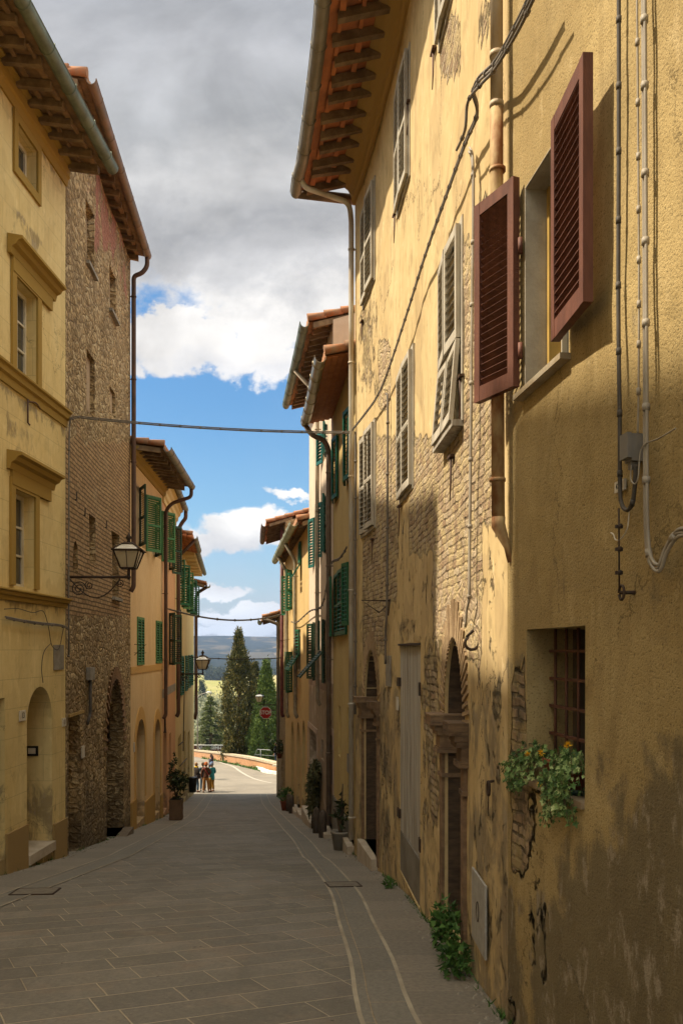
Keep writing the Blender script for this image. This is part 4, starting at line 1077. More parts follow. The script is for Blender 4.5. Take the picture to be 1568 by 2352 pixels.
bm = pmask([(160, 300, 1040, 1390, 1.0), (150, 200, 980, 1100, .5), (160, 215, 1500, 1560, .4)], 30)
rm = pmask([(225, 300, 400, 560, .75), (200, 250, 380, 450, .55), (270, 300, 560, 700, .5)], 30)
facade(W, S0, S1, gz(21.2)-.6, 9.52, holes, STONE, H, .13, {'brick': bm, 'rubble': rm, 'dirt': lambda s, z, o, p: max(0, .9-(p.z-gz(p.y))*.33)}, depth=8, ridge=1.6, inset=.006, rough=.03)
NPL = basic('niche_plaster', (.42, .31, .20), (.31, .22, .14), .95, 0, 4, .5, 18)
for r_, dep in ((n1, .14), (n2, .14), (n3, .10), (n4, .08), (n5, .3), (n6, .16)): m_ = MB(); sbox(m_, W, r_[0]-.02, r_[1]+.02, r_[2]-.02, r_[3]+.02, -dep-.1, -dep, 1); m_.build('niche_infill', NPL, H)
m_ = MB(); sbox(m_, W, g0-.02, g1+.02, W.z(180, 1320), W.z(174, 1240), -.3, -.12, 1)
m_.build('niche_infill', NPL, H)
GSILL = basic('grey_sill', (.30, .27, .22), (.2, .17, .13), .9, 0, 5, .3)
for r_ in (n1, n2, n6): m_ = MB(); sbox(m_, W, r_[0]-.08, r_[1]+.05, r_[2]-.06, r_[2], -.1, .07, 1); m_.build('sill', GSILL, H)
# arched door: dark leaves below an iron lattice
spring = W.z(246, 1724)
panel(W, ds0+.01, ds1-.01, dz0, spring, H, .38, DARKWOOD, 'door', 'panel')
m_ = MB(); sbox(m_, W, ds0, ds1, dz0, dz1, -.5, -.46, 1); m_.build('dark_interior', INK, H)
m_ = MB(); sbox(m_, W, ds0, ds1, spring, spring+.06, -.34, -.28, 1); c = (ds0+ds1)/2; hw = (ds1-ds0)/2; rise = dz1-spring
def inarch(q, z): return abs(q-c) < hw and z < spring+rise*math.sqrt(max(0, 1-((q-c)/hw)**2))
for sg in (-1, 1):
    for i in range(-14, 26):
        pth = []
        for k in range(60):
            q = ds0+hw*2*k/59; z = spring+(i*.11)+sg*(q-ds0)*1.7+(-0 if sg > 0 else 1.6)
            if z > spring and inarch(q, z): pth.append(W.pt(q, z, 0)+W.N(c)*(-.31+sg*.006))
        if len(pth) > 1: m_.tube([pth[0], pth[-1]], .009, 5)
m_.build('iron_lattice', IRON, H)
m_ = MB()                                        # brick voussoirs round the arch
for i in range(27):
    a_ = math.pi*(i+.5)/27; rr = .0
    p = (c+(hw+.13)*math.cos(a_), spring-.05+(rise+.16)*math.sin(a_)); dq = (math.cos(a_), math.sin(a_)*1.1)
    P_ = W.pt(p[0], p[1], .0); T = W.T(p[0]); up = Vector((0, 0, 1)); rad_ = (T*dq[0]+up*dq[1]).normalized(); tan_ = (T*-dq[1]+up*dq[0]).normalized()
    m_.obox(P_-rad_*.13-tan_*.035-W.N(c)*.02, rad_*.27, tan_*.062, W.N(c)*.045)
m_.build('brick_arch', BRICKARCH, H)
m_ = MB(); sbox(m_, W, qs0, qs1, qz0, qz1, -.36, -.3, 1); sbox(m_, W, qs0-.08, qs1+.06, qz1, qz1+.05, 0, .03, 1); m_.build('blocked_doorway', wall_mat('ochre_infill', (.42, .28, .10), (.33, .21, .07), (.13, .09, .05)), H)
m_ = MB(); sbox(m_, W, ds0-.1, ds1+.05, gz(20.6)-.1, dz0, -.4, .22, 1); m_.build('doorstep', basic('worn_step', (.17, .13, .09), None, .9), H)
roof(W, S0+.01, S1, 9.6, .36, H, .16, 8, 'tile', basic('old_copper_gutter', (.27, .17, .11), (.17, .13, .09), .6, .3, 3, .1), .085, (True, True), .5, rafmat=AGED)
e = W.pt(S1-.12, 9.5, .42)
pipe_part(W, S1-.14, W.z(304, 1350), 9.05, H, RUST, .10, .055, top=[e, e-Vector((0, 0, .2)), W.pt(S1-.14, 9.12, .3)])
m_ = MB(); s_ = W.x(203); m_.tube(bend([W.pt(s_, W.z(203, 1560), .04), W.pt(s_, W.z(203, 1640), .04), W.pt(s_-.25, W.z(203, 1660), .04)]), .03, 8); m_.build('conduit', DCABLE, H)
plate(W, 198.5, 209, 1533, 1562, H, CEMENT, .08, 'meter_box'); plate(W, 187, 193, 1715, 1742, H, PLAQUE, .02, 'doorbell')
for x_, y_ in ((190, 1185), (240, 1213), (170, 1150)):
    m_ = MB(); s_ = W.x(x_); z_ = W.z(x_, y_); m_.tube([W.pt(s_, z_+.15, .05), W.pt(s_, z_, .05), W.pt(s_-.1, z_, .05)], .012, 5); m_.build('iron_hook', IRON, H)
CV = basic('house_conduit', (.12, .10, .08), (.2, .17, .13), .7)
# ---- orange house -------------------------------------------------------------
H = house('orange_house', 'orange rendered house with green louvred shutters and two tall arched doors', W, 23.5)
S0, S1 = W.Y(21.2), W.Y(26.3); holes = []
u1 = (W.x(321), W.x(335), W.z(334, 1262), W.z(334, 1137)); u2 = (W.x(357), W.x(371), W.z(334, 1262), W.z(334, 1137))
holes += [(rect(*u1), .2), (rect(*u2), .2)]
l1 = W_rect(W, 315, 330, 315, 1416, 315, 1528); l2 = (W.x(358), W.x(371.5), l1[2], l1[3]); holes += [(rect(*l1), .15), (rect(*l2), .15)]
d1 = (W.x(312), W.x(332.5), gz(22.4)+.15, W.z(322, 1652)); d2 = (W.x(354.5), W.x(367.6), gz(25)+.15, W.z(361, 1652))
holes += [(arch(*d1), .5), (arch(*d2), .5)]
facade(W, S0, S1, gz(26.3)-.5, 5.0, holes, ORANGE, H, .3, depth=9, ridge=1.3, inset=.004)
for u_ in (u1, u2):
    f = window(W, *u_, H, .15, WHITEP, 3)
    shutter(W, u_[0], u_[2]-.03, u_[3]+.03, .62, 1, 158, f, DGREEN, .03); shutter(W, u_[1], u_[2]-.03, u_[3]+.03, .62, -1, 150, f, GREEN2, .03)
for u_ in (l1, l2):
    f = window(W, *u_, H, .12, WHITEP, 3); hw = (u_[1]-u_[0])/2
    shutter(W, u_[0], u_[2], u_[3], hw-.003, 1, 0, f, GREEN2, -.01, pitch=.07); shutter(W, u_[1], u_[2], u_[3], hw-.003, -1, 0, f, GREEN2, -.01, pitch=.07)
for d_ in (d1, d2): panel(W, d_[0], d_[1], d_[2], d_[3], H, .42, basic('brown_door', (.10, .055, .03), (.07, .04, .02), .6), 'door', 'panel')
m_ = MB(); zb_ = W.z(304, 1548); sweep(m_, W, S0, S1-.003, [(0, zb_), (.02, zb_), (.02, zb_+.17), (0, zb_+.17)], 1); m_.build('band', ORANGE_D, H)
for d_ in (d1, d2):
    m_ = MB(); c = (d_[0]+d_[1])/2; hw = (d_[1]-d_[0])/2; zs = d_[3]-hw; N = W.N(c); prev = None; k = len(m_.v); ring = []
    for i in range(17):
        a_ = math.pi*i/16
        for r0 in (hw, hw+.2):
            for o_ in (0, .02): ring.append(W.pt(c+r0*math.cos(a_), zs+(r0 if r0 == hw else r0*1.15)*math.sin(a_), 0)+N*(.002+o_))
    for i in range(16):
        a_ = 4*i; m_.add([ring[a_+j] for j in (1, 3, 7, 5)], [(0, 1, 2, 3)]); m_.add([ring[a_+j] for j in (0, 1, 5, 4)], [(0, 1, 2, 3)]); m_.add([ring[a_+j] for j in (2, 3, 7, 6)], [(0, 1, 2, 3)])
    for q0, q1 in ((d_[0]-.18, d_[0]), (d_[1], d_[1]+.18)): sbox(m_, W, q0, q1, gz(W.pt(c, 0).y)+.7, zs, 0, .022, 1)
    m_.build('door_surround', ORANGE_D, H)
OPL = wall_mat('orange_plinth', (.42, .26, .08), (.32, .19, .06), (.12, .09, .05))
for q0, q1 in ((S0+.01, d1[0]), (d1[1], d2[0]), (d2[1], S1-.01)): m_ = MB(); sbox(m_, W, q0, q1, gz(26.6)-.3, gz(W.pt((q0+q1)/2, 0).y)+.72, 0, .03, 2); m_.build('plinth', OPL, H)
m_ = MB(); z1_ = 4.98; sweep(m_, W, S0, S1-.003, [(0, z1_-.34), (.04, z1_-.34), (.05, z1_-.22), (.12, z1_-.18), (.14, z1_-.08), (.2, z1_-.05), (.2, z1_), (0, z1_)], 1); m_.build('cornice', OCHRE, H)
roof(W, S0+.01, S1, 4.95, .82, H, .12, 9, 'tile', ZINC, .10, (True, True), .42, hooks=1.2, rafmat=AGED)
e = W.pt(S1-.15, 4.86, .88)
pipe_part(W, S1-.12, W.z(375, 1640), 4.2, H, RUST, .12, .055, top=[e, e-Vector((0, 0, .25)), W.pt(S1-.12, 4.42, .3)])
m_ = MB(); m_.obox(W.pt(W.x(308), W.z(308, 1500), 0), W.N(S0)*.3, W.T(S0)*.01, (0, 0, .01)); m_.tube([W.pt(W.x(308), W.z(308, 1480), .01), W.pt(W.x(308), W.z(308, 1480), .3), W.pt(W.x(308), W.z(308, 1505), .01)], .008, 5); m_.build('iron_hook', IRON, H)
plate(W, 306.5, 309.5, 1706, 1728, H, PLAQUE, .02, 'number_plaque')

# ---- pink house ---------------------------------------------------------------
H = house('pink_house', 'narrow salmon pink house with dark green shutters between orange and yellow neighbours', W, 29)
S0, S1 = W.Y(26.3), W.Y(31.5); holes = []
p1 = (W.x(389), W.x(395.5), W.z(389, 1527), W.z(389, 1408)); p2 = (W.x(389), W.x(395.5), W.z(391, 1312), W.z(391, 1198))
pd = (W.x(375.5), W.x(383.5), gz(27)+.12, W.z(379, 1665)); pd2 = (W.x(389), W.x(393), gz(29.5)+.12, W.z(389, 1686))
holes = [(rect(*p1), .15), (rect(*p2), .15), (arch(*pd), .3), (rect(*pd2), .3)]
facade(W, S0, S1, gz(31.5)-.5, 5.05, holes, PINK, H, .35, depth=9, ridge=1.3, inset=.004)
for u_ in (p1, p2):
    f = window(W, *u_, H, .12, WHITEP, 3)
    shutter(W, u_[0], u_[2], u_[3], .5, 1, 155, f, DGREEN, .03, pitch=.07); shutter(W, u_[1], u_[2], u_[3], .55, -1, 150, f, DGREEN, .03, pitch=.07)
for d_ in (pd, pd2): panel(W, d_[0], d_[1], d_[2], d_[3], H, .25, DARKWOOD, 'door', 'panel')
m_ = MB(); z1_ = 5.05; sweep(m_, W, S0, S1-.003, [(0, z1_-.55), (.04, z1_-.55), (.05, z1_-.42), (.1, z1_-.38), (.12, z1_-.25), (.18, z1_-.2), (.2, z1_-.1), (.28, z1_-.06), (.28, z1_), (0, z1_)], 1); m_.build('cornice', FARY, H)
m_ = MB(); zb_ = W.z(378, 1601); sweep(m_, W, S0+.01, S1-.003, [(0, zb_), (.012, zb_), (.012, zb_+.26), (0, zb_+.26)], 1); m_.build('band', CEMENT, H)
roof(W, S0+.01, S1, 5.08, .32, H, .16, 9, 'tile', ZINC, .085, (False, True), .6)
e = W.pt(S1-.15, 5.0, .38)
pipe_part(W, S1-.14, W.z(401, 1640), 4.35, H, RUST, .12, .07, top=[e, e-Vector((0, 0, .25)), W.pt(S1-.14, 4.6, .25)])

# ---- far yellow house ---------------------------------------------------------
H = house('long_yellow_house', 'long warm yellow house with narrow green shutters at the far left end of the street', W, 38)
S0, S1 = W.Y(31.5), W.Y(48); holes = []; wins = []
zu0, zu1 = W.z(413, 1478)*0+W.z(421, 1398), W.z(421, 1313); zl0, zl1 = W.z(416, 1596), W.z(416, 1507)
for x0, x1 in ((406.5, 411), (417.5, 421), (429, 431.5), (437, 439)): wins.append((W.x(x0), W.x(x1), zu0, zu1, 0))
for x0, x1 in ((405, 408), (414.5, 419.3), (425, 428.4), (433, 435.5), (439.2, 441.3)): wins.append((W.x(x0), W.x(x1), zl0, zl1, 1))
for x0, x1, yt in ((409, 417, 1697), (422, 426.5, 1684), (431.6, 436, 1685), (439, 441, 1725)):
    q0, q1 = W.x(x0), W.x(x1); dr = (q0, q1, gz(W.pt((q0+q1)/2, 0).y)+.12, W.z(x0, yt)); wins.append((*dr, 2))
for w_ in wins: holes.append((rect(*w_[:4]), .18 if w_[4] < 2 else .35))
facade(W, S0, S1, gz(48)-.5, 4.2, holes, FARY, H, .5, depth=9, ridge=1.3, inset=.004)
for k, w_ in enumerate(wins):
    if w_[4] == 2: panel(W, *w_[:4], H, .3, DARKWOOD, 'door', 'panel'); continue
    f = window(W, *w_[:4], H, .12, WHITEP, 2)
    if w_[4] == 1:
        hw = (w_[1]-w_[0])/2; shutter(W, w_[0], w_[2], w_[3], hw, 1, 6, f, GREEN, .0, pitch=.1); shutter(W, w_[1], w_[2], w_[3], hw, -1, 6, f, GREEN, .0, pitch=.1)
    else:
        shutter(W, w_[0], w_[2], w_[3], .6, 1, 150, f, GREEN, .03, pitch=.1); shutter(W, w_[1], w_[2], w_[3], .6, -1, 140, f, GREEN2 if k == 1 else GREEN, .03, pitch=.1)
sm = W.Y(36.3)
roof(W, S0+.01, sm, 4.14, .62, H, .2, 9, 'tile2', ZINC, .10, (True, False))
roof(W, sm+.01, S1+.08, 4.22, .52, H, .2, 9, 'box', ZINC, .10, (False, True), rafmat=FARY, hooks=.8)
m_ = MB(); z1_ = 4.2; q = sm
while q < S1-.6:
    sbox(m_, W, q, q+.75, z1_-.26, z1_, .0, .5, 1); q += 1.6
sweep(m_, W, sm, S1, [(0, z1_-.6), (.05, z1_-.6), (.07, z1_-.35), (.0, z1_-.3)], 1); m_.build('cornice', FARY, H)
roof(W, W.Y(46.9), S1+.1, 3.55, .72, H, .22, 1.2, 'tile', ZINC, .12, (True, True), .3)
m_ = MB(); e = W.pt(S1-.1, 3.5, .75); m_.tube(bend([e, W.pt(S1-.1, 3.15, .2), W.pt(S1-.1, 2.9, .12), W.pt(S1-.1, W.z(444, 1640), .12), W.pt(S1-.1, W.z(444, 1655), .05)]), .09, 8); m_.build('downpipe', RUST, H)
m_ = MB(); e = W.pt(S0+.5, 4.05, .68); m_.tube([e, W.pt(S0+.35, 3.45, .12)], .06, 8); m_.build('downpipe', RUST, H)
for pts in ([(413, 1400), (414, 1570), (421, 1577), (421, 1610), (419, 1705)], [(408, 1712), (419, 1703), (419, 1725)], [(411, 1760), (420, 1750), (427, 1742)]):
    m_ = MB(); m_.tube([W.pt(W.x(x), W.z(x, y), .04) for x, y in pts], .022, 5); m_.build('conduit', DCABLE, H)

# off-frame house beside the camera on the left: gives the street its shade
H = house('ochre_house', 'plain ochre house next to the yellow house, just outside the left edge', W, 2)
Sa, Sb = W.Y(-7.5), W.Y(5.0)
facade(W, Sa, Sb, -4, 8.35, [(rect(W.Y(2), W.Y(3), -1.8, .6), .3), (rect(W.Y(3.6), W.Y(4.6), 2.2, 3.8), .2)], YELLOW, H, .8, depth=8, ridge=1.2, inset=.004)
m_ = MB(); sbox(m_, W, W.Y(2), W.Y(3), -1.8, .6, -.3, -.25, 1); m_.build('door', DARKWOOD, H); m_ = MB(); sbox(m_, W, W.Y(3.6), W.Y(4.6), 2.2, 3.8, -.2, -.15, 1); m_.build('window', PANE, H)
roof(W, Sa, Sb-.01, 8.3, .75, H, .12, 8, 'tile', ZINC, .1, (True, True), .6)
H = house('low_house', 'lower plain house just outside the left edge between the ochre and yellow houses', W, 6.5)
facade(W, W.Y(5.0), W.Y(8), -4, 6.75, [(rect(W.Y(6.2), W.Y(7.2), gz(7)+.1, gz(7)+2.3), .3)], ORANGE, H, .8, depth=8, ridge=1.2, inset=.004)
panel(W, W.Y(6.2), W.Y(7.2), gz(7)+.1, gz(7)+2.3, H, .25, DARKWOOD)
roof(W, W.Y(5.02), W.Y(7.98), 6.7, .7, H, .12, 8, 'tile', ZINC, .1, (True, True), .6)

# ================================================================== RIGHT SIDE
W = WR
# ---- stucco house (nearest) -----------------------------------------------------
H = house('stucco_house', 'rough stucco house at the near right with red brown shutters and a barred window', W, 4); SH = H
S0, S1 = W.Y(-8.5), W.Y(5.3); holes = []
tw = (W.x(1302), W.x(1203), W.z(1203, 903), W.z(1203, 432)); holes.append((rect(*tw), .30))
gw = (W.x(1338.5), W.x(1205), W.z(1205, 1790), W.z(1205, 1446)); holes.append((rect(*gw), .42))
bmask = pmask([(1182, 1206, 1540, 2000, 1.0), (1204, 1236, 1850, 2040, .56), (1200, 1250, 2040, 2260, .42), (1130, 1180, 2290, 2352, .75)], 16)
dmask0 = pmask([(1330, 1600, 1980, 2500, 1.0), (1430, 1600, 1820, 2100, .75), (1240, 1420, 2080, 2400, .85), (1140, 1200, 2080, 2400, .8), (1280, 1420, 1880, 2080, .62), (1130, 1190, 1500, 2050, .50), (1265, 1330, 1300, 1440, .50), (1340, 1568, 1700, 1900, .48), (1250, 1330, 900, 1300, .28), (1340, 1600, 500, 1000, .3), (1500, 1568, 1250, 1420, .5)], 50)
rb = pmask([(1208, 1320, 1840, 2500, 1.0)], 12)
facade(W, S0, S1, gz(5.3)-.4, 6.3, holes, STUCCO, H, .13, {'brick': bmask, 'rubble': rb, 'dirt': dmask0}, depth=8, ridge=1.5, inset=.003, rough=.012, name='wall')
# finer front between the windows so that the stains keep their outline: rebuilt material with exposed masonry
MATS['stucco_m'] = wall_mat('stucco_masonry', (.44, .33, .155), (.34, .245, .105), (.085, .076, .058), 75, 1.0, .013,
    ((.42, .28, .16), (.54, .40, .25), (.22, .165, .105)), speck=.95, pale=(.55, .42, .22), old=.8)
H.children[0].data.materials[0] = MATS['stucco_m']
f = window(W, *tw, H, .25, WHITEP, 1)
m_ = MB(); sbox(m_, W, tw[1]-.045, tw[1], tw[2], tw[3], -.24, -.13, 1); m_.build('frame', basic('ochre_frame', (.55, .36, .10), None, .5), f)
rs = dict(pitch=.045, th=.045, st=.055, tilt=50, panel=False)
shutter(W, tw[1]+.015, W.z(1183, 905), W.z(1183, 437), .39, -1, 160, f, RED, .06, **rs)
shutter(W, tw[0]-.01, W.z(1283, 806), W.z(1278, 322), .50, 1, 175, f, RED, .09, **{**rs, 'tilt': 22})
m_ = MB()
for z_ in (.2, .8):
    for s_ in (tw[1]+.01, tw[0]-.01): m_ = MB(); m_.tube([W.pt(s_, tw[2]+z_, .02), W.pt(s_, tw[2]+z_+.09, .02)], .014, 8); m_.build('hinge', RED, f)
m_ = MB(); sbox(m_, W, tw[1]-.006, tw[1]+.002, tw[2], tw[3]-.003, -.235, -.004, 1); sbox(m_, W, tw[0], tw[1]-.007, tw[3]-.006, tw[3]-.001, -.235, -.004, 1); m_.build('window_reveal', basic('grey_reveal', (.44, .39, .31), (.30, .26, .20), .9, 0, 4, .5, 40), H)
m_ = MB(); sbox(m_, W, tw[0]-.03, tw[1]+.06, tw[2]-.03, tw[2], -.3, .05, 1); m_.build('sill', SILL, H)
# barred window
m_ = MB(); N = W.N(gw[0]); T = W.T(gw[0]); w_ = gw[1]-gw[0]; h_ = gw[3]-gw[2]
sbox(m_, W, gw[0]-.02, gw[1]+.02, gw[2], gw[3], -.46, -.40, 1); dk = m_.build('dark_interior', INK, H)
m_ = MB(); sbox(m_, W, gw[0], gw[0]+.05, gw[2], gw[3], -.36, -.28, 1); sbox(m_, W, gw[1]-.05, gw[1], gw[2], gw[3], -.36, -.28, 1); sbox(m_, W, gw[0]+w_*.55, gw[0]+w_*.62, gw[2], gw[3], -.36, -.29, 1); f = m_.build('window', basic('old_frame', (.13, .10, .07), None, .8), H)
m_ = MB()
for i in range(5):
    q = gw[0]+w_*(.1+.2*i); m_.tube([W.pt(q, gw[2]-.02, 0)-N*.15, W.pt(q, gw[3]+.01, 0)-N*.15], .009, 6)
for i in range(5):
    z_ = gw[3]-.13-i*.155; m_.obox(W.pt(gw[0]-.02, z_, 0)-N*.168, T*(w_+.04), N*.022, (0, 0, .016))
m_.build('window_bars', basic('rusty_bars', (.13, .055, .035), (.09, .045, .03), .8, .2, 12, .3), f)
roof(W, S0, S1-.01, 6.25, .5, H, .2, 8, 'tile', ZINC, .1, (True, True), .8)
# rusted pipe and its upper cream stretch at the corner with the next house
sp = W.Y(5.24)
m_ = MB(); zA = W.z(1157, -120); zB = W.z(1155, 290)
m_.tube([W.pt(sp, 6.1, .085), W.pt(sp, zB, .085)], .038, 12)
for z_ in (W.z(1155, 175), zB+.01): m_.tube([W.pt(sp, z_, .085), W.pt(sp, z_+.03, .085)], .043, 12)
m_.build('downpipe', CREAMPIPE, H)
m_ = MB(); z1_ = W.z(1157, 1215)
m_.tube([W.pt(sp, zB, .085), W.pt(sp, W.z(1155, 420), .085), W.pt(sp, z1_, .075)], .04, 12)
m_.tube([W.pt(sp, z1_+.05, .075), W.pt(sp, z1_, .075), W.pt(sp, z1_-.13, .02), W.pt(sp, z1_-.22, .0)], [.043, .043, .02, .018], 10)
for y_ in (425, 1117): m_.tube([W.pt(sp, W.z(1157, y_), .08), W.pt(sp, W.z(1157, y_)+.02, .08)], .05, 12)
m_.build('downpipe', RUSTPIPE, H)
q = (W.x(1439), W.x(1416)); m_ = MB(); z0_, z1_ = W.z(1427, 1129), W.z(1427, 1104); sbox(m_, W, min(q), max(q)+.0, z0_, z1_, .003, .012, 1); pl = m_.build('number_plaque', PLAQUE, H)
c = (q[0]+q[1])/2; text_mesh('4 24 D', (z1_-z0_)*.72, INK, pl, W.pt(c, (z0_+z1_)/2, .014), -W.T(c), (0, 0, 1), 'lettering', .001, sx=.62)
# hook below the cable
m_ = MB(); s_ = W.x(1447); z_ = W.z(1447, 1355)
m_.tube([W.pt(s_-.012+.024*math.cos(a), z_-.012+.03*math.sin(a), .045) for a in [i*.5 for i in range(13)]], .006, 8); m_.tube([W.pt(s_, z_-.012, .05), W.pt(s_-.03, z_-.012, -.01)], .008, 8); m_.build('iron_hook', IRON, H)

# ---- plaster house ---------------------------------------------------------------
H = house('peeling_plaster_house', 'big peeling plaster house with faded grey shutters, coved eaves and two arched doorways', W, 10); PH = H
S0, S1 = W.Y(5.3), W.Y(14.7); holes = []
zr1 = (5.53, 6.98); zr2 = (1.86, 3.38)
r1 = [(W.x(860), W.x(834)), (W.x(940), W.x(913)), (W.x(1041), W.x(1010))]; r2 = [(W.x(861), W.x(831)), (W.x(949), W.x(919)), (W.x(1062), W.x(1018))]
for a_, b_ in r1: holes.append((rect(a_, b_, *zr1), .16))
for a_, b_ in r2: holes.append((rect(a_, b_, *zr2), .16))
aA = (W.x(866.5), W.x(835), gz(13)+.22, W.z(851, 1493)); aB = (W.x(1062), W.x(1019), gz(7.4)+.05, W.z(1040, 1466))
holes += [(arch(*aA, (aA[1]-aA[0])*.75), .45), (arch(*aB, (aB[1]-aB[0])*.8), .45)]
gd = (W.x(965), W.x(916), gz(9.2)+.02, W.z(940, 1480)); holes.append((rect(*gd), .07))
bm = pmask([(945, 1000, 1010, 1260, .9), (1000, 1060, 985, 1200, 1.0), (1062, 1100, 560, 1500, .95), (1100, 1150, 900, 1190, .85), (1000, 1090, 1150, 1460, .9), (868, 905, 880, 1000, 0.0), (866, 906, 1010, 1380, .82),
            (874, 890, 790, 930, .95), (1016, 1050, 40, 170, .9), (825, 862, 690, 900, .5), (838, 880, 1220, 1500, .75), (926, 946, 940, 1010, .9), (905, 960, 1140, 1300, .0), (1104, 1120, 10, 90, .8), (1100, 1116, 450, 560, .7),
            (1140, 1168, 1900, 2300, .45), (868, 1165, 1150, 2300, .36), (905, 970, 1400, 2000, .40), (975, 1015, 1450, 1900, .55), (820, 870, 1500, 2000, .4), (868, 905, 1700, 1990, .45)], 13)
rb = pmask([(1060, 1100, 540, 900, .7), (1020, 1100, 1330, 1500, .6), (975, 1010, 1250, 1500, .6), (875, 890, 790, 930, .8)], 20)
dm = pmask([(1090, 1180, 1530, 1900, .55), (1090, 1200, 1900, 2400, .62), (905, 1020, 1900, 2300, .45), (816, 905, 1560, 2010, .6), (820, 905, 1400, 1560, .45), (1090, 1180, 1260, 1500, .2)], 50)
facade(W, S0, S1, gz(14.7)-.5, 8.02, holes, PLASTER, H, .12, {'brick': bm, 'rubble': rb, 'dirt': dm}, depth=9, ridge=1.5, inset=.003, rough=.016)
gs = dict(pitch=.075, th=.035, st=.05, tilt=42)
for k, (a_, b_) in enumerate(r1):
    f = window(W, a_, b_, *zr1, H, .14, WHITEP, 2); hw = (b_-a_)/2
    shutter(W, a_, zr1[0], zr1[1], hw-.004, 1, 3, f, GREYP, .02, **gs); shutter(W, b_, zr1[0], zr1[1], hw-.004, -1, 3, f, GREYP, .02, **gs)
    m_ = MB(); frame_box(m_, W, a_, b_, zr1[0], zr1[1], .045, -.02, .012); m_.build('frame', GREYP, f)
for k, (a_, b_) in enumerate(r2):
    f = window(W, a_, b_, *zr2, H, .14, WHITEP, 2); hw = (b_-a_)/2
    m_ = MB(); frame_box(m_, W, a_, b_, zr2[0], zr2[1], .05, -.02, .014); m_.build('frame', GREYP, f)
    if k < 2:
        shutter(W, a_, zr2[0], zr2[1], hw-.004, 1, 3, f, GREYP, .02, **gs); shutter(W, b_, zr2[0], zr2[1], hw-.004, -1, 3, f, GREYP, .02, **gs)
    else:
        zm = zr2[0]+.62                           # lower half tilted out from its top edge
        for h_, sg in ((a_, 1), (b_, -1)):
            shutter(W, h_, zm, zr2[1], hw-.004, sg, 4, f, GREYP, .02, **gs)
            lo = shutter(W, h_, zr2[0]-.04, zm-.01, hw-.004, sg, 0, f, GREYP, .02, **gs)
            N = W.N((a_+b_)/2); T_ = W.T((a_+b_)/2); piv = W.pt((a_+b_)/2, zm, .04)
            Mx = Matrix.Translation(piv) @ Matrix.Rotation(R(-5)*1.0, 4, T_) @ Matrix.Translation(-piv); og = origin(f)
            Mi = Matrix.Rotation(R(5), 4, T_); t1 = (Matrix.Translation(piv) @ Mi @ Matrix.Translation(-piv))
            probe = (Mx @ Vector((piv.x, piv.y, piv.z-.5))-piv).dot(N)
            MM = Mx if probe > 0 else t1
            for v in lo.data.vertices: v.co = MM @ (v.co+og)-og
        m_ = MB(); sbox(m_, W, a_-.03, b_+.05, zr2[0]-.09, zr2[0]-.04, -.05, .09, 1); m_.build('sill', OLDWOOD, f)
# rusty wall stays beside the shutters
for x_, y_ in ((999, 120), (909, 495), (833, 740), (857, 1240), (920, 1165), (1040, 1052), (1062, 870), (940, 240)):
    m_ = MB(); s_ = W.x(x_); z_ = W.z(x_, y_); m_.obox(W.pt(s_-.07, z_, 0), W.T(s_)*.14, W.N(s_)*.04, (0, 0, .02)); m_.tube([W.pt(s_, z_, .02), W.pt(s_+.01, z_-.2, .02), W.pt(s_-.01, z_-.36, .03)], [.012, .009, .005], 5); m_.build('shutter_stay', RUST, H)
# grey plank door
m_ = MB(); s0_, s1_ = gd[0], gd[1]; n = 7
for i in range(n):
    a_ = s0_+(s1_-s0_)*i/n; b_ = s0_+(s1_-s0_)*(i+1)/n; j_ = random.uniform(-.006, .006)
    sbox(m_, W, a_+.005, b_-.005, gd[2]+.5, gd[3]-.015, -.055+j_, -.02+j_, 1)
sbox(m_, W, s0_, s1_, gd[2], gd[3], -.069, -.058, 1)
dr = m_.build('door', OLDWOOD, H)
m_ = MB(); sbox(m_, W, s0_+.004, s1_-.004, gd[2], gd[2]+.495, -.05, -.015, 1); m_.build('kick_board', basic('tin_board', (.23, .21, .175), (.15, .13, .10), .7, 0, 3, .3), dr)
for zz in (gd[3]-.55, gd[2]+.62):
    m_ = MB(); sbox(m_, W, s0_-.03, s0_+.09, zz, zz+.14, -.018, .012, 1); m_.build('hinge', IRON, dr); m_ = MB(); sbox(m_, W, s1_-.06, s1_+.1, zz+.03, zz+.14, -.018, .012, 1); m_.build('hinge', IRON, dr)
m_ = MB(); sbox(m_, W, s0_-.02, s1_+.03, gd[3]-.012, gd[3]+.012, -.06, .012, 1); m_.build('lintel', IRON, dr)
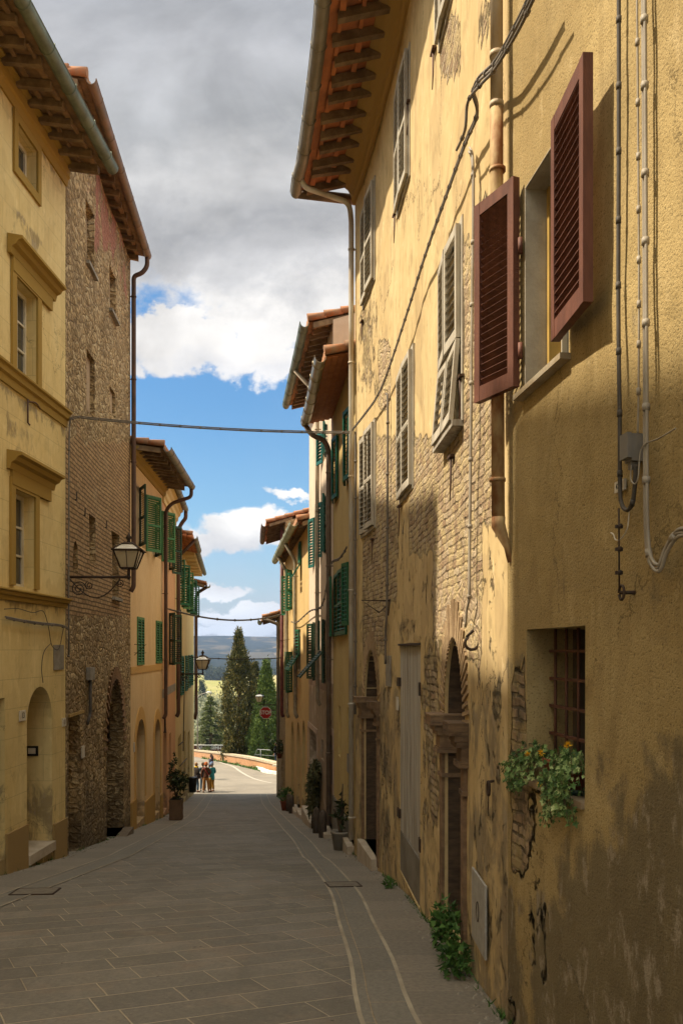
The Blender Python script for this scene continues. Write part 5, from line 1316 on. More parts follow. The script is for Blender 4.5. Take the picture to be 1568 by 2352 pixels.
# arched doorways, blocked with brick, with crumbling capitals
for (q0, q1, zb, zt_), cy, nm in ((aB, 1660, 'near'), (aA, 1612, 'far')):
    w_ = q1-q0; ri = w_*.8*(1 if nm == 'near' else .94); c = (q0+q1)/2; N = W.N(c)
    m_ = MB(); sbox(m_, W, q0-.02, q1+.02, zb-.3, zt_+.02, -.5, -.449, 1); m_.build('brick_infill', basic('dark_brick', (.12, .08, .05), (.06, .042, .03), .95, 0, 7, 1.0, 16, (1, 1, 3.5)), H)
    zc = W.z(1040 if nm == 'near' else 850, cy)
    poly = arch(q0+.004, q1-.004, zb-.1, zt_-.004, ri, 16)
    m_ = MB(); rows = [[W.pt(a_, z_, 0)+N*.0-N*.035, W.pt(a_, z_, 0)-N*.448] for a_, z_ in poly[1:]+poly[:1]]; m_.grid(rows); m_.build('brick_lining', MATS['dark_brick'], H)
    m_ = MB(); k = 39; zsp = zt_-ri
    for i in range(k):
        a_ = math.pi*(i+.5)/k; T = W.T(c); up = Vector((0, 0, 1)); P_ = W.pt(c+(w_/2)*math.cos(a_), zsp+ri*math.sin(a_), 0)
        d_ = (T*math.cos(a_)+up*math.sin(a_)*1.25).normalized(); tn = d_.cross(N).normalized()
        m_.obox(P_+d_*.008-tn*.016-N*.03, d_*(.20+.10*math.sin(a_)+random.uniform(-.05, .05)), tn*.031, N*(.034+random.uniform(0, .006)))
    m_.build('brick_arch', SOFTBRICK, H)
    for side, q in ((1, q1), (-1, q0)):
        m_ = MB()
        prof = [(.0, zc-.30), (.05, zc-.30), (.07, zc-.27), (.045, zc-.25), (.05, zc-.14), (.09, zc-.10), (.12, zc-.05), (.17, zc-.02), (.18, zc+.03), (.10, zc+.05)]
        for (o_, z_), (o2, z2) in zip(prof, prof[1:]):
            lo = min(z_, z2); hi = max(z_, z2)
            if hi-lo < .004: continue
            o3 = max(o_, o2)*.75+.01+random.uniform(-.006, .006)
            a_, b_ = (q-o3*.9, q+.17) if side > 0 else (q-.2, q+o3*.9)
            sbox(m_, W, a_, b_, lo, hi-.002, -.44, o3, 1)
        for zz in (zc-.52,): sbox(m_, W, q-(.02 if side > 0 else .17), q+(.17 if side > 0 else .02), zz, zz+.035, -.44, .03, 1)
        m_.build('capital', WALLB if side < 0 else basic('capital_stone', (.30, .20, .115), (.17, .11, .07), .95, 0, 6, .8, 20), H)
        m_ = MB(); a_, b_ = (q, q+.13) if side > 0 else (q-.14, q); sbox(m_, W, a_, b_, zb-.1, zc-.3, -.02, .018, 1); m_.build('door_jamb', basic('jamb_brick', (.26, .17, .10), (.16, .10, .06), .95, 0, 5, 1.0, 14, (1, 1, 3)), H)
m_ = MB(); sbox(m_, W, aA[0]-.05, aA[1]+.05, aA[2]-.4, aA[2], -.44, .1, 1); m_.build('doorstep', MARBLE, H)
# meter cover near the ground and the small ones
s0_, s1_ = sorted((W.x(1121), W.x(1090))); z1_ = W.z(1090, 1991); z0_ = W.z(1121, 2206)
m_ = MB(); sbox(m_, W, s0_, s1_, z0_, z1_, .01, .025, 1); pl = m_.build('meter_cover', basic('grey_cover', (.40, .385, .35), (.30, .28, .25), .7, 0, 14, .2), H)
m_ = MB(); c = (s0_+s1_)/2; m_.tube([W.pt(c+.045*math.cos(a), (z0_+z1_)/2+.07*math.sin(a), .026) for a in [i*.5 for i in range(14)]], .003, 4); m_.build('cover_mark', IRON, pl)
plate(W, 888.5, 898, 1506, 1575, H, CEMENT, .02, 'meter_cover'); plate(W, 912, 915.5, 1600, 1630, H, PLAQUE, .02, 'doorbell')
m_ = MB(); s_ = W.x(1135); z_ = W.z(1135, 1800); m_.tube([W.pt(s_+.03*math.sin(a), z_-.03+.045*math.cos(a), .04) for a in [i*2*math.pi/12 for i in range(13)]], .009, 6); m_.tube([W.pt(s_, z_+.02, -.01), W.pt(s_, z_+.01, .05)], .009, 6)
m_.tube(catmull([W.pt(s_, z_-.07, .04), W.pt(s_+.05, z_-.15, .03), W.pt(s_+.06, z_-.22, .03), W.pt(s_+.01, z_-.12, .04)]), .003, 4); m_.build('tether_ring', IRON, H)
m_ = MB()
for x_, y_ in ((893, 1380),):
    s_ = W.x(x_); z_ = W.z(x_, y_); m_.tube([W.pt(s_-.05, z_+.02, 0), W.pt(s_-.05, z_-.2, .02)], .01, 5); m_.tube([W.pt(s_-.05, z_, .01), W.pt(s_-.05, z_, .38), W.pt(s_-.05, z_-.16, .14), W.pt(s_-.05, z_-.06, .03)], .01, 5); m_.build('iron_bracket', IRON, H)
m_ = MB(); s_ = W.x(1096); z_ = W.z(1096, 1470); m_.tube([W.pt(s_, z_+.07, .03), W.pt(s_, z_+.02, .08)]+[W.pt(s_, z_-.02+.05*math.cos(a), .04+.05*math.sin(a)) for a in [i*.6 for i in range(1, 9)]], .011, 7)
m_.build('iron_hook', IRON, H)
# cove under the eaves, roof, gutters
m_ = MB(); sweep(m_, W, S0, S1-.01, [(0, 7.5), (.035, 7.5), (.035, 7.55), (.06, 7.57), (.075, 7.66), (.12, 7.74), (.2, 7.8), (.31, 7.84), (.31, 7.88), (.35, 7.89), (.35, 8.02), (0, 8.02)], .5, False); m_.build('cove', wall_mat('cove_plaster', (.42, .28, .10), (.30, .20, .075), (.60, .46, .24), 40, .3, .004), H)
roof(W, S0, S1, 7.72, .93, H, .26, 9, 'tile', basic('old_zinc', (.26, .24, .20), (.20, .175, .13), .5, .4, 3, .1), .095, (True, True), .40, hooks=.85, g1=.1)
m_ = MB(); e0 = W.pt(S1, 7.70, .98)+W.T(S1-.01)*.08; e1 = W.pt(S1, 7.64, -.05)+W.T(S1-.01)*.08
m_.tube([e0, e1], .085, 10)
m_.build('gutter', basic('brown_zinc', (.20, .145, .10), (.13, .09, .06), .6, .3), H)
sc_ = S1-.13; e = W.pt(sc_-.25, 7.66, .95)
pipe_part(W, sc_, gz(14.6)+.3, 7.2, H, CREAMPIPE, .08, .045, top=[e, W.pt(sc_-.2, 7.56, .86), W.pt(sc_-.02, 7.47, .12)], foot=False, clips=1.9)

# ---- mustard house --------------------------------------------------------------
H = house('mustard_house', 'mustard yellow house with bright green shutters and a wood lined eave', W, 16.5)
S0, S1 = W.Y(14.7), W.Y(18.7); holes = []
m1 = (W.x(798), W.x(784.5), W.z(798, 1457), W.z(798, 1298)); m2 = (W.x(784), W.x(771), m1[2], m1[3])
mid = (W.x(798), W.x(771), m1[2], m1[3]); uu1 = W_rect(W, 807, 796, 806, 936, 806, 1098); uu2 = W_rect(W, 778.5, 768.5, 778.5, 998, 778.5, 1140)
dd1 = (W.x(812.5), W.x(797.5), gz(15.2)+.2, W.z(805, 1630)); nn = (W.x(782), W.x(776), W.z(780, 1738), W.z(780, 1622)); dw = (W.x(811), W.x(804), W.z(806, 1774), W.z(806, 1733))
holes += [(rect(*mid), .15), (rect(*uu1), .12), (rect(*uu2), .12), (rect(*dd1), .4), (rect(*nn), .15)]
facade(W, S0, S1, gz(18.7)-.5, 5.12, holes, R2M, H, .3, depth=9, ridge=1.5, inset=.004)
f = window(W, *mid, H, .12, WHITEP, 2); hw = (mid[1]-mid[0])/2
for s_, sg, an in ((mid[0], 1, 0), (mid[1], -1, 0)): shutter(W, s_, mid[2], mid[3], hw-.003, sg, an+2, f, GREEN, .01, pitch=.07)
shutter(W, mid[1]+.02, mid[2]-.02, mid[3], .5, 1, 170, f, GREEN, .03, pitch=.07) if False else None
shutter(W, W.x(760.5), mid[2], mid[3]-.02, hw*.9, -1, 4, f, GREEN, .03, pitch=.07); shutter(W, W.x(806), mid[2]+.15, mid[3], .35, 1, 12, f, GREEN, .03, pitch=.07)
for u_ in (uu1, uu2):
    f = window(W, *u_, H, .1, WHITEP, 2); hw = (u_[1]-u_[0])/2
    shutter(W, u_[0], u_[2], u_[3], hw-.003, 1, 8, f, GREEN, .02, pitch=.07); shutter(W, u_[1], u_[2], u_[3], hw-.003, -1, 8, f, GREEN, .02, pitch=.07)
panel(W, dd1[0], dd1[1], dd1[2], dd1[3], H, .33, DARKWOOD, 'door', 'panel')
m_ = MB(); sbox(m_, W, nn[0], nn[1], nn[2], nn[3], -.2, -.14, 1); m_.build('niche', R2M, H)
m_ = MB(); sbox(m_, W, dw[0], dw[1], dw[2], dw[3], .0, .06, 1); m_.build('letter_box', BLACKP, H)
m_ = MB(); sbox(m_, W, S0+.5, S1-.004, gz(18.8)-.3, gz(17.2)+.75, 0, .025, 3); m_.build('plinth', wall_mat('grey_plinth', (.22, .20, .17), (.17, .15, .12), (.10, .09, .07)), H)
m_ = MB(); sbox(m_, W, dd1[0]-.02, dd1[1]+.02, dd1[2]-.3, dd1[2], -.35, .12, 1); m_.build('doorstep', MARBLE, H)
roof(W, S0+.02, S1+.3, 4.95, .52, H, .26, 9, 'board', basic('shiny_zinc', (.42, .36, .24), (.30, .25, .17), .35, .6, 4, .2), .10, (True, True), hooks=.8)
e = W.pt(S1+.2, 4.86, .58); 
pipe_part(W, S1-.04, gz(18.7)+.3, 4.3, H, basic('brown_grey_pipe', (.20, .15, .115), (.14, .10, .075), .6), .1, .055, top=[e, W.pt(S1+.1, 4.62, .45), W.pt(S1-.02, 4.5, .2)], foot=False)

# ---- cream house ----------------------------------------------------------------
H = house('cream_house', 'pale cream house with teal shutters and a brown lower storey', W, 21.5)
S0, S1 = W.Y(18.7), W.Y(24.4); holes = []
def rr(x0, x1, yt, yb): xx = max(x0, x1); return (W.x(max(x0, x1)), W.x(min(x0, x1)), W.z(xx, yb), W.z(xx, yt))
wa = rr(730, 722, 1176, 1294); wb = rr(747, 739.5, 1140, 1271); wc = rr(724.5, 718, 1430, 1562); wd = rr(746, 738, 1424, 1567)
we = rr(748, 742, 975, 1050); da = (W.x(728.4), W.x(709), gz(23)+.25, W.z(728.4, 1687)); dbb = (W.x(765), W.x(753), gz(19.3)+.2, W.z(765, 1690)); sw = rr(742.8, 736.8, 1702, 1748)
holes += [(rect(*r_), .15) for r_ in (wa, wb, wc, wd, we, sw)]+[(rect(*da), .35), (rect(*dbb), .3)]
facade(W, S0, S1, gz(24.4)-.5, 7.1, holes, R3M, H, .3, depth=9, ridge=1.5, inset=.004, fn={'dirt': lambda s, z, o, p: .75 if z < -.85 else max(0, .35+z*.1) if z < 0 else 0})
for k, r_ in enumerate((wa, wb, wc, wd, we)):
    f = window(W, *r_, H, .12, WHITEP, 2); mt = TEAL if k < 2 or k == 4 else DGREEN
    shutter(W, r_[0], r_[2], r_[3], .42, 1, 168, f, mt, .03, pitch=.07)
    if k == 3:
        zm = r_[2]+.75; shutter(W, r_[1], zm, r_[3], .42, -1, 8, f, mt, .03, pitch=.07, panel=False)
        m_ = MB(); N = W.N(r_[0]); P = W.pt(r_[0], zm, .04); dn = (N*.62+Vector((0, 0, -.70))).normalized(); T = W.T(r_[0]); w_ = r_[1]-r_[0]
        for q in (0, w_-.05): m_.obox(P+T*q, T*.05, dn*.85, dn.cross(T)*.035)
        for i in range(12): m_.obox(P+T*.05+dn*(.04+i*.068), T*(w_-.1), dn*.045, dn.cross(T)*.02)
        m_.build('shutter', mt, f)
    else: shutter(W, r_[1], r_[2], r_[3], .42, -1, 166, f, mt, .03, pitch=.07)
for d_ in (da, dbb):
    panel(W, *d_, H, .28, basic('grey_brown_door', (.13, .10, .085), (.09, .07, .055), .7), 'door', 'panel')
    m_ = MB(); frame_box(m_, W, d_[0], d_[1], d_[2]-.3, d_[3], .14, 0, .02, bottom=False); m_.build('door_surround', basic('pinkish_stone', (.48, .37, .29), (.40, .29, .22), .9, 0, 4, .2), H)
    m_ = MB(); sbox(m_, W, d_[0]-.1, d_[1]+.1, d_[2]-.35, d_[2], -.3, .2, 1); m_.build('doorstep', MARBLE, H)
m_ = MB(); sbox(m_, W, sw[0], sw[1], sw[2], sw[3], -.14, -.1, 1); m_.build('window', PANE, H)
m_ = MB(); z_ = W.z(752, 1742); sbox(m_, W, dbb[0]+.02, dbb[1], W.z(760, 1795), W.z(760, 1718), -.1, .03, 1); m_.build('letter_box', BLACKP, H)
m_ = MB(); zb_ = -.95; sweep(m_, W, S0+.01, S1-.01, [(0, zb_), (.015, zb_), (.015, zb_+.22), (0, zb_+.22)], 1); m_.build('band', basic('pinkish_band', (.46, .33, .25), None, .9), H)
roof(W, S0+.03, S1+.7, 7.03, .55, H, .26, 9, 'tile', ZINCG, .10, (True, True), .36, hooks=1.0, rafmat=basic('brown_eave_tiles', (.40, .19, .085), (.22, .12, .06), .95, 0, 5, .6, 25))
e = W.pt(W.Y(21.6), 6.9, .6); s_ = W.Y(21.3)
pipe_part(W, s_, gz(21.3)+3.2, 5.9, H, basic('putty_pipe', (.42, .35, .25), (.33, .26, .18), .6), .09, .05, top=[e, W.pt(s_, 6.35, .2)])

# ---- golden house ---------------------------------------------------------------
H = house('golden_house', 'golden yellow house with a tilted green shutter and a pale green gutter', W, 29)
S0, S1 = W.Y(24.4), W.Y(35.2); holes = []
ga = rr(690, 679, 1445, 1544); gb = rr(693.5, 689, 1243, 1330); gc = rr(671, 665, 1497, 1590); gdd = rr(671, 667.5, 1310, 1400)
doors = []
for x0, x1, yt in ((700.5, 693.5, 1658), (689, 681.5, 1662), (675, 668.5, 1660)):
    q0, q1 = W.x(x0), W.x(x1); doors.append((q0, q1, gz(W.pt((q0+q1)/2, 0).y)+.2, W.z(x0, yt)))
holes += [(rect(*r_), .15) for r_ in (ga, gb, gc, gdd)]+[(arch(*d_), .35) for d_ in doors]
facade(W, S0, S1, gz(35.2)-.5, 3.7, holes, R4M, H, .35, depth=9, ridge=1.5, inset=.004)
for k, r_ in enumerate((ga, gb, gc, gdd)):
    f = window(W, *r_, H, .12, WHITEP, 2)
    if k < 2:
        zm = r_[2]+(r_[3]-r_[2])*.45; wd_ = r_[1]-r_[0]; hw = wd_/2
        shutter(W, r_[0], zm, r_[3], hw, 1, 3, f, GREEN, .03, pitch=.09, panel=False); shutter(W, r_[1], zm, r_[3], hw, -1, 3, f, GREEN, .03, pitch=.09, panel=False)
        m_ = MB(); N = W.N(r_[0]); P = W.pt(r_[0], zm, .04); dn = (N*.5+Vector((0, 0, -.8))).normalized(); T = W.T(r_[0]); L_ = (zm-r_[2])*1.05
        for q in (0, wd_/2-.04, wd_-.06): m_.obox(P+T*q, T*.06, dn*L_, dn.cross(T)*.035)
        for q in (0, L_-.06): m_.obox(P+dn*q+T*.06, T*(wd_-.12), dn*.06, dn.cross(T)*.03)
        i = .1
        while i < L_-.1: m_.obox(P+T*.06+dn*i, T*(wd_-.12), dn*.05, dn.cross(T)*.02); i += .085
        m_.build('shutter', GREEN, f)
    else:
        shutter(W, r_[0], r_[2], r_[3], .45, 1, 150, f, GREEN, .03, pitch=.09); shutter(W, r_[1], r_[2], r_[3], .4, -1, 160, f, GREEN, .03, pitch=.09)
for k, d_ in enumerate(doors):
    panel(W, *d_, H, .28, basic('red_door' if k == 1 else 'plain_door', (.16, .05, .025) if k == 1 else (.10, .08, .06), None, .6), 'door', 'panel')
    m_ = MB(); sbox(m_, W, d_[0]-.05, d_[1]+.05, d_[2]-.35, d_[2], -.3, .18, 1); m_.build('doorstep', MARBLE, H)
roof(W, S0+.03, S1, 3.6, .36, H, .26, 9, 'tile', basic('pale_green_gutter', (.36, .38, .26), (.26, .27, .18), .5, .3), .12, (True, True), .4)
for px, y0_ in ((696-11, 2600), (665, 1700)):
    s_ = W.x(px); e = W.pt(min(s_+.1, S1-.1), 3.5, .42); pipe_part(W, s_, W.z(px, 1640), 2.9, H, basic('putty_pipe2', (.33, .29, .2), (.2, .17, .12), .6), .1, .06, top=[e, W.pt(s_, 3.15, .25)])

# ---- far stone house and the last one --------------------------------------------
H = house('narrow_stone_house', 'narrow rough stone house with a high tiled eave and a dark red pipe', W, 38)
S0, S1 = W.Y(35.2), W.Y(41.2); holes = []
fa = rr(661, 657.5, 1325, 1410); holes += [(rect(*fa), .15)]
dq = (W.Y(37.5), W.Y(38.6), gz(38)+.15, gz(38)+2.4); holes.append((rect(*dq), .3))
facade(W, S0, S1, gz(41.2)-.5, 5.2, holes, STONE2, H, .5, depth=9, ridge=1.5, inset=.004)
panel(W, *dq, H, .25, DARKWOOD, 'door', 'panel')
f = window(W, *fa, H, .12, WHITEP, 2)
shutter(W, fa[0], fa[2], fa[3], .5, 1, 150, f, GREEN, .03, pitch=.1); shutter(W, fa[1], fa[2], fa[3], .4, -1, 160, f, GREEN, .03, pitch=.1)
roof(W, S0, S1, 5.1, .78, H, .3, 9, 'tile', RUST, .11, (True, True), .45)
pipe_part(W, W.x(654), W.z(654, 1640), 4.9, H, basic('dark_red_pipe', (.13, .035, .03), None, .6), .12, .07); 
H = house('corner_stone_house', 'low stone house at the right corner where the street meets the road', W, 44.5)
S0, S1 = W.Y(41.2), W.Y(48)
dq = (W.Y(43.5), W.Y(44.8), gz(44)+.15, gz(44)+2.3)
facade(W, S0, S1, gz(48)-.5, 1.75, [(rect(*dq), .3)], STONE2, H, .5, depth=9, ridge=1.5, inset=.004)
panel(W, *dq, H, .25, DARKWOOD, 'door', 'panel')
roof(W, S0+.02, S1, 1.5, .85, H, .3, 9, 'tile', ZINCG, .12, (True, True), .45)
pipe_part(W, W.x(644.5), W.z(644, 1705), 1.2, H, basic('grey_pipe', (.15, .12, .09), None, .6), .12, .08, top=[W.pt(W.x(644.5), 1.45, .8), W.pt(W.x(644.5), 1.3, .4)])

# ================================================================== CABLES, LAMPS, SIGN
def cable(name, label, pts, r, m, n=6, cat='cable', group=None, clips=0, cr=None, strands=1):
    mb = MB()
    if strands > 1:
        for k in range(strands):
            off = Vector((0, r*1.9*math.cos(k*2.1), r*1.9*math.sin(k*2.1))); mb.tube([Vector(p)+off for p in pts], r, n)
    else: mb.tube(pts, r, n)
    if clips:
        acc = 0
        for a, b in zip(pts, pts[1:]):
            acc += (Vector(b)-Vector(a)).length
            if acc > clips:
                acc = 0; d = (Vector(b)-Vector(a)).normalized()*.014; mb.tube([Vector(a)-d, Vector(a)+d], cr or r*1.8, 6)
    return tagp(mb.build(name, m), label, cat, group)
def sag(a, b, dz, n=40):
    a = Vector(a); b = Vector(b); return [a.lerp(b, i/n)-Vector((0, 0, 4*dz*(i/n)*(1-i/n))) for i in range(n+1)]
def WX(W, pts, off): return [W.pt(W.x(x), W.z(x, y), off) for x, y in pts]
a = WL.pt(WL.Y(14.55), (1493-962)/2000*14.55, .14); b = WR.pt(WR.Y(14.5), WR.z(822, 989), .12)
pts = [WL.pt(WL.Y(14.55), -.1, .07), WL.pt(WL.Y(14.55), 2.2, .07), WL.pt(WL.Y(14.55), 3.72, .08), a]+sag(a+Vector((.1, 0, .03)), b, .06)
cable('overhead_cable', 'grey cable bundle crossing the street high between the yellow house and the plaster house', catmull(pts, 3), .009, CABLE, clips=.32, cr=.024, strands=3)
a = WL.pt(WL.Y(26.5), WL.z(378, 1399), .1); b = WR.pt(WR.x(655), WR.z(655, 1411), .15)
cable('overhead_cable', 'dark cable with clips crossing the far street above the distant hills', [WL.pt(WL.Y(26.5), -2.5, .06), WL.pt(WL.Y(26.5), .8, .06), a]+sag(a, b, .3)[1:], .03, DCABLE, clips=1.2, cr=.05)
a = WL.pt(WL.x(428), WL.z(428, 1508), .1); b = WR.pt(WR.x(655), WR.z(655, 1511), .15)
cable('overhead_cable', 'thin cable crossing low in front of the cypress top behind the second lantern', sag(a, b, .08), .022, DCABLE, clips=2.2, cr=.04)
cable('wall_cable', 'cable bundle climbing diagonally across the plaster house above its windows',
      catmull(WX(WR, [(822, 989), (850, 955), (880, 915), (905, 862), (950, 735), (1000, 588), (1060, 430), (1100, 330), (1130, 262)], .10)+WX(WR, [(1136, 215), (1150, 185), (1190, 150), (1240, 68), (1290, -25)], .14), 6), .0085, CABLE, clips=.16, cr=.018, strands=3)
cable('wall_cable', 'single cable hanging below the diagonal bundle on the stucco wall',
      catmull(WX(WR, [(1100, 345), (1122, 300), (1130, 235), (1165, 195), (1190, 172), (1215, 140), (1262, 68), (1310, -25)], .16), 6), .010, CABLE, clips=.3, cr=.016)
cable('wall_cable', 'twin grey conduits running straight down the sunlit rubble beside the rusted pipe',
      catmull(WX(WR, [(1093, 345), (1101, 370), (1103, 480), (1100, 700), (1097, 1000), (1094, 1250), (1093, 1370), (1087, 1405), (1084, 1440)], .05), 5), .009, CABLEG, clips=.4, cr=.018, strands=2)
cable('wall_cable', 'thin dark cable dropping down the plaster wall left of the grey plank door',
      catmull(WX(WR, [(893, 905), (897, 930), (896, 1150), (895, 1390), (892, 1450), (891, 1525)], .04), 4), .016, CABLE, clips=.6, cr=.026)
cable('wall_cable', 'dark conduit running down the far corner of the plaster house beside the cream pipe',
      catmull(WX(WR, [(823, 992), (823.5, 1060), (822.5, 1240), (822, 1400), (823, 1500), (822, 1640)], .05), 4), .02, CABLE, clips=.6, cr=.032)
cable('wall_cable', 'twisted cables running from the mustard house to the golden house below their windows',
      catmull(WX(WR, [(812, 1258), (795, 1283), (770, 1302), (752, 1390), (722, 1404), (690, 1430), (677, 1428)], .12), 5), .011, CABLE, clips=.4, cr=.028, strands=2)
cable('wall_cable', 'old cable strung along the yellow house above the arched door',
      catmull(WX(WL, [(4, 1420), (40, 1427), (80, 1433), (130, 1438), (150, 1446)], .06), 5), .013, CABLE, clips=.3, cr=.022, strands=2)
cable('wall_cable', 'loose thin wires drooping across the yellow wall above the arched door',
      catmull(WX(WL, [(4, 1399), (36, 1398), (70, 1407), (94, 1404), (106, 1440), (113, 1480), (124, 1492), (132, 1485), (141, 1442)], .04), 6)+[WL.pt(WL.x(141), WL.z(141, 1440), .03)], .006, DCABLE)
cable('wall_cable', 'thin wire hanging down to the top of the arched door', catmull(WX(WL, [(113, 1478), (100, 1492), (94, 1510), (92, 1540), (95, 1568)], .03), 5), .006, DCABLE)
# near right stucco: three vertical runs
cable('wall_cable', 'thick dark cable running down the stucco wall and looping up into the junction box',
      catmull(WX(WR, [(1438, -60), (1438, 300), (1437, 700), (1440, 950), (1441, 1120), (1446, 1160), (1458, 1172), (1470, 1155), (1476, 1110), (1477, 1072)], .035), 8), .009, DCABLE, clips=.22, cr=.0115)
cable('wall_cable', 'thin pale wire with clips running down into the grey junction box',
      catmull(WX(WR, [(1472, -60), (1475, 300), (1477, 650), (1476, 900), (1474, 998)], .02), 6), .0045, CABLEG, clips=.13, cr=.009)
cable('wall_cable', 'triple grey conduit running down the stucco wall and curling up at the right edge',
      catmull(WX(WR, [(1500, -60), (1502, 300), (1504, 700), (1505, 1000), (1506, 1180), (1511, 1270), (1522, 1300), (1537, 1302), (1552, 1262), (1575, 1228), (1600, 1222)], .04), 8), .0075, CABLEG, clips=.26, cr=.0155, strands=3)
cable('wall_cable', 'thin white wire curling below the dark cable loop', catmull(WX(WR, [(1460, 1175), (1455, 1215), (1440, 1238), (1428, 1240), (1423, 1228), (1417, 1224)], .03), 5), .003, PLAQUE)
cable('wall_cable', 'thin wire looping from the junction box past the triple conduit', catmull(WX(WR, [(1476, 1068), (1474, 1100), (1484, 1112), (1492, 1095), (1497, 1040), (1510, 1020), (1540, 1008), (1580, 985)], .05), 5), .003, CABLEG)
m_ = MB(); pts = WX(WR, [(1446, 1168), (1447, 1360)], .05); m_.tube(pts, .004, 5)
for y_ in (1210, 1262, 1316): p = WX(WR, [(1446.5, y_)], .05)[0]; m_.box(p, (.03, .014, .014)); m_.tube([p-Vector((0, .012, .01)), p-Vector((0, .012, -.01))], .008, 6)
tagp(m_.build('tension_wire', IRON), 'taut wire with clamps between the dark cable and the iron hook on stucco', 'wire')
t = thing('junction_box', 'grey junction box on the stucco wall between two vertical cables', 'junction box', WR.pt(WR.x(1470), WR.z(1470, 1066), 0))
m_ = MB(); s_ = WR.x(1471); z0_, z1_ = WR.z(1471, 1062), WR.z(1471, 1000); sbox(m_, WR, s_-.032, s_+.032, z0_, z1_, .0, .055, 1); m_.build('box_body', basic('grey_plastic', (.19, .175, .155), (.15, .135, .115), .6, 0, 8, .1), t)
m_ = MB(); sbox(m_, WR, s_-.036, s_+.036, z0_+.012, z1_+.004, .057, .075, 1); sbox(m_, WR, s_-.014, s_+.014, z0_-.03, z0_, .02, .05, 1); m_.build('lid', MATS['grey_plastic'], t)

lantern(WL.pt(WL.Y(14.68), WL.z(159, 1327), .02), (1, .02, 0), 0, 1.02, .42, 'iron lantern on a long scroll bracket from the rough stone house', 'wall lanterns along the street')
lantern(WL.pt(WL.x(407), WL.z(407, 1548), .02), (1, .05, 0), 0, .93, .50, 'brown lantern on a scroll bracket against the blue hills, far left side', 'wall lanterns along the street')
lantern(WR.pt(WR.Y(47.4), -2.98, .0), (-1, 0, 0), 0, .95, .44, 'pale small lantern on a plain arm above the stop sign', 'wall lanterns along the street', scroll=False)
# stop sign on an arm from the corner house
p = WR.pt(WR.Y(46.8), -3.85, 0); X = (610-784)/2000*46.8
t = thing('stop_sign', 'red octagonal stop sign fixed to the right corner house below the lantern', 'road sign', (X, 46.8, -3.3))
c = Vector((X, 46.8, (1493-1637)/2000*46.8)); r = .345
def octo(r, y): return [c+Vector((r*math.cos(R(22.5+45*i)), y, r*math.sin(R(22.5+45*i)))) for i in range(8)]
m_ = MB(); m_.add(octo(r, 0)+octo(r, .03), [tuple(range(8)), tuple(range(8, 16))[::-1]]+[(i, (i+1) % 8, 8+(i+1) % 8, 8+i) for i in range(8)]); pn = m_.build('sign_border', SIGNW, t)
m_ = MB(); m_.add(octo(r*.93, -.004)+octo(r*.93, .0), [tuple(range(8)), tuple(range(8, 16))[::-1]]+[(i, (i+1) % 8, 8+(i+1) % 8, 8+i) for i in range(8)]); m_.build('sign_face', SIGNRED, pn)
text_mesh('STOP', .29, SIGNW, pn, c+Vector((0, -.012, 0)), (1, 0, 0), (0, 0, 1), 'lettering', .003, sx=.88)
m_ = MB()
for dz in (.12, -.12): m_.tube([c+Vector((0, .04, dz)), Vector((p.x+.1, 46.9, c.z+dz))], .02, 6)
m_.build('arm', IRON, t)

# ================================================================== BEYOND THE STREET
def wall_strip(mb, pts, hb, h, th, capm=None, uv=True):
    rows = []; uvs = []; L = 0
    for i, (x, y, z) in enumerate(pts):
        a = pts[max(i-1, 0)]; b = pts[min(i+1, len(pts)-1)]; d = Vector((b[0]-a[0], b[1]-a[1], 0)).normalized(); n = Vector((-d.y, d.x, 0))
        if i: L += math.hypot(x-pts[i-1][0], y-pts[i-1][1])
        p = Vector((x, y, z)); rows.append([p+n*th/2+Vector((0, 0, -hb)), p+n*th/2+Vector((0, 0, h)), p-n*th/2+Vector((0, 0, h)), p-n*th/2+Vector((0, 0, -hb))]); uvs.append([(L, z-hb), (L, z+h), (L, z+h+th), (L, z+h+th+h)])
    mb.grid(rows, False, uvs if uv else None)
    mb.add(rows[0], [(0, 1, 2, 3)]); mb.add(rows[-1], [(0, 1, 2, 3)])
    if mb.uv is not None: mb.uv += [(0, 0), (0, .8), (.4, .8), (.4, 0)]*2
t = thing('brick_wall', 'low brick wall with a pale stone coping curving round the sunlit road', 'wall', (-6.9, 66, gz(66)))
bp = []
for (a, b), (c_, d) in zip(BW, BW[1:]):
    n = 8
    for i in range(n): bp.append((a+(c_-a)*i/n, b+(d-b)*i/n))
bp = [(x, y, gz(y)) for x, y in bp]
hw_ = .62
m_ = MB(); wall_strip(m_, bp, .8, hw_, .34); m_.build('brickwork', BRICKW, t)
m_ = MB(); wall_strip(m_, [(x, y, z+hw_+.004) for x, y, z in bp], 0, .15, .5, uv=False); m_.build('coping', SILL, t)
# pavement island with white kerb
kp = catmull([(6, 56.3, 0), (1, 57.8, 0), (-2.6, 59.4, 0), (-4.6, 60.4, 0), (-5.6, 62.2, 0), (-6.35, 65.4, 0), (-6.6, 66.4, 0)], 6)
m_ = MB(); wall_strip(m_, [(p.x, p.y, gz(p.y)) for p in kp], .2, .2, .34, uv=False); tagp(m_.build('white_kerb', WHITEC), 'white painted kerb curving in front of the low brick wall and bench', 'kerb')
m_ = MB(); rows = [[(p.x, p.y, gz(p.y)+.15), (p.x+.6+max(0, (p.x+6.5))*.3, p.y+1.4*max(0, (p.x+6.6)/4), gz(p.y)+.15)] for p in kp]
for i, p in enumerate(kp): rows[i][1] = (bwx(p.y+.5)+.0 if p.y > 61 else p.x+.2, p.y+(.4 if p.y > 61 else 3.0), gz(p.y)+.15)
m_.grid(rows, False); o = m_.build('sidewalk', basic('red_paving', (.27, .13, .085), (.2, .10, .07), .9, 0, 6, .2)); o['kind'] = 'structure'
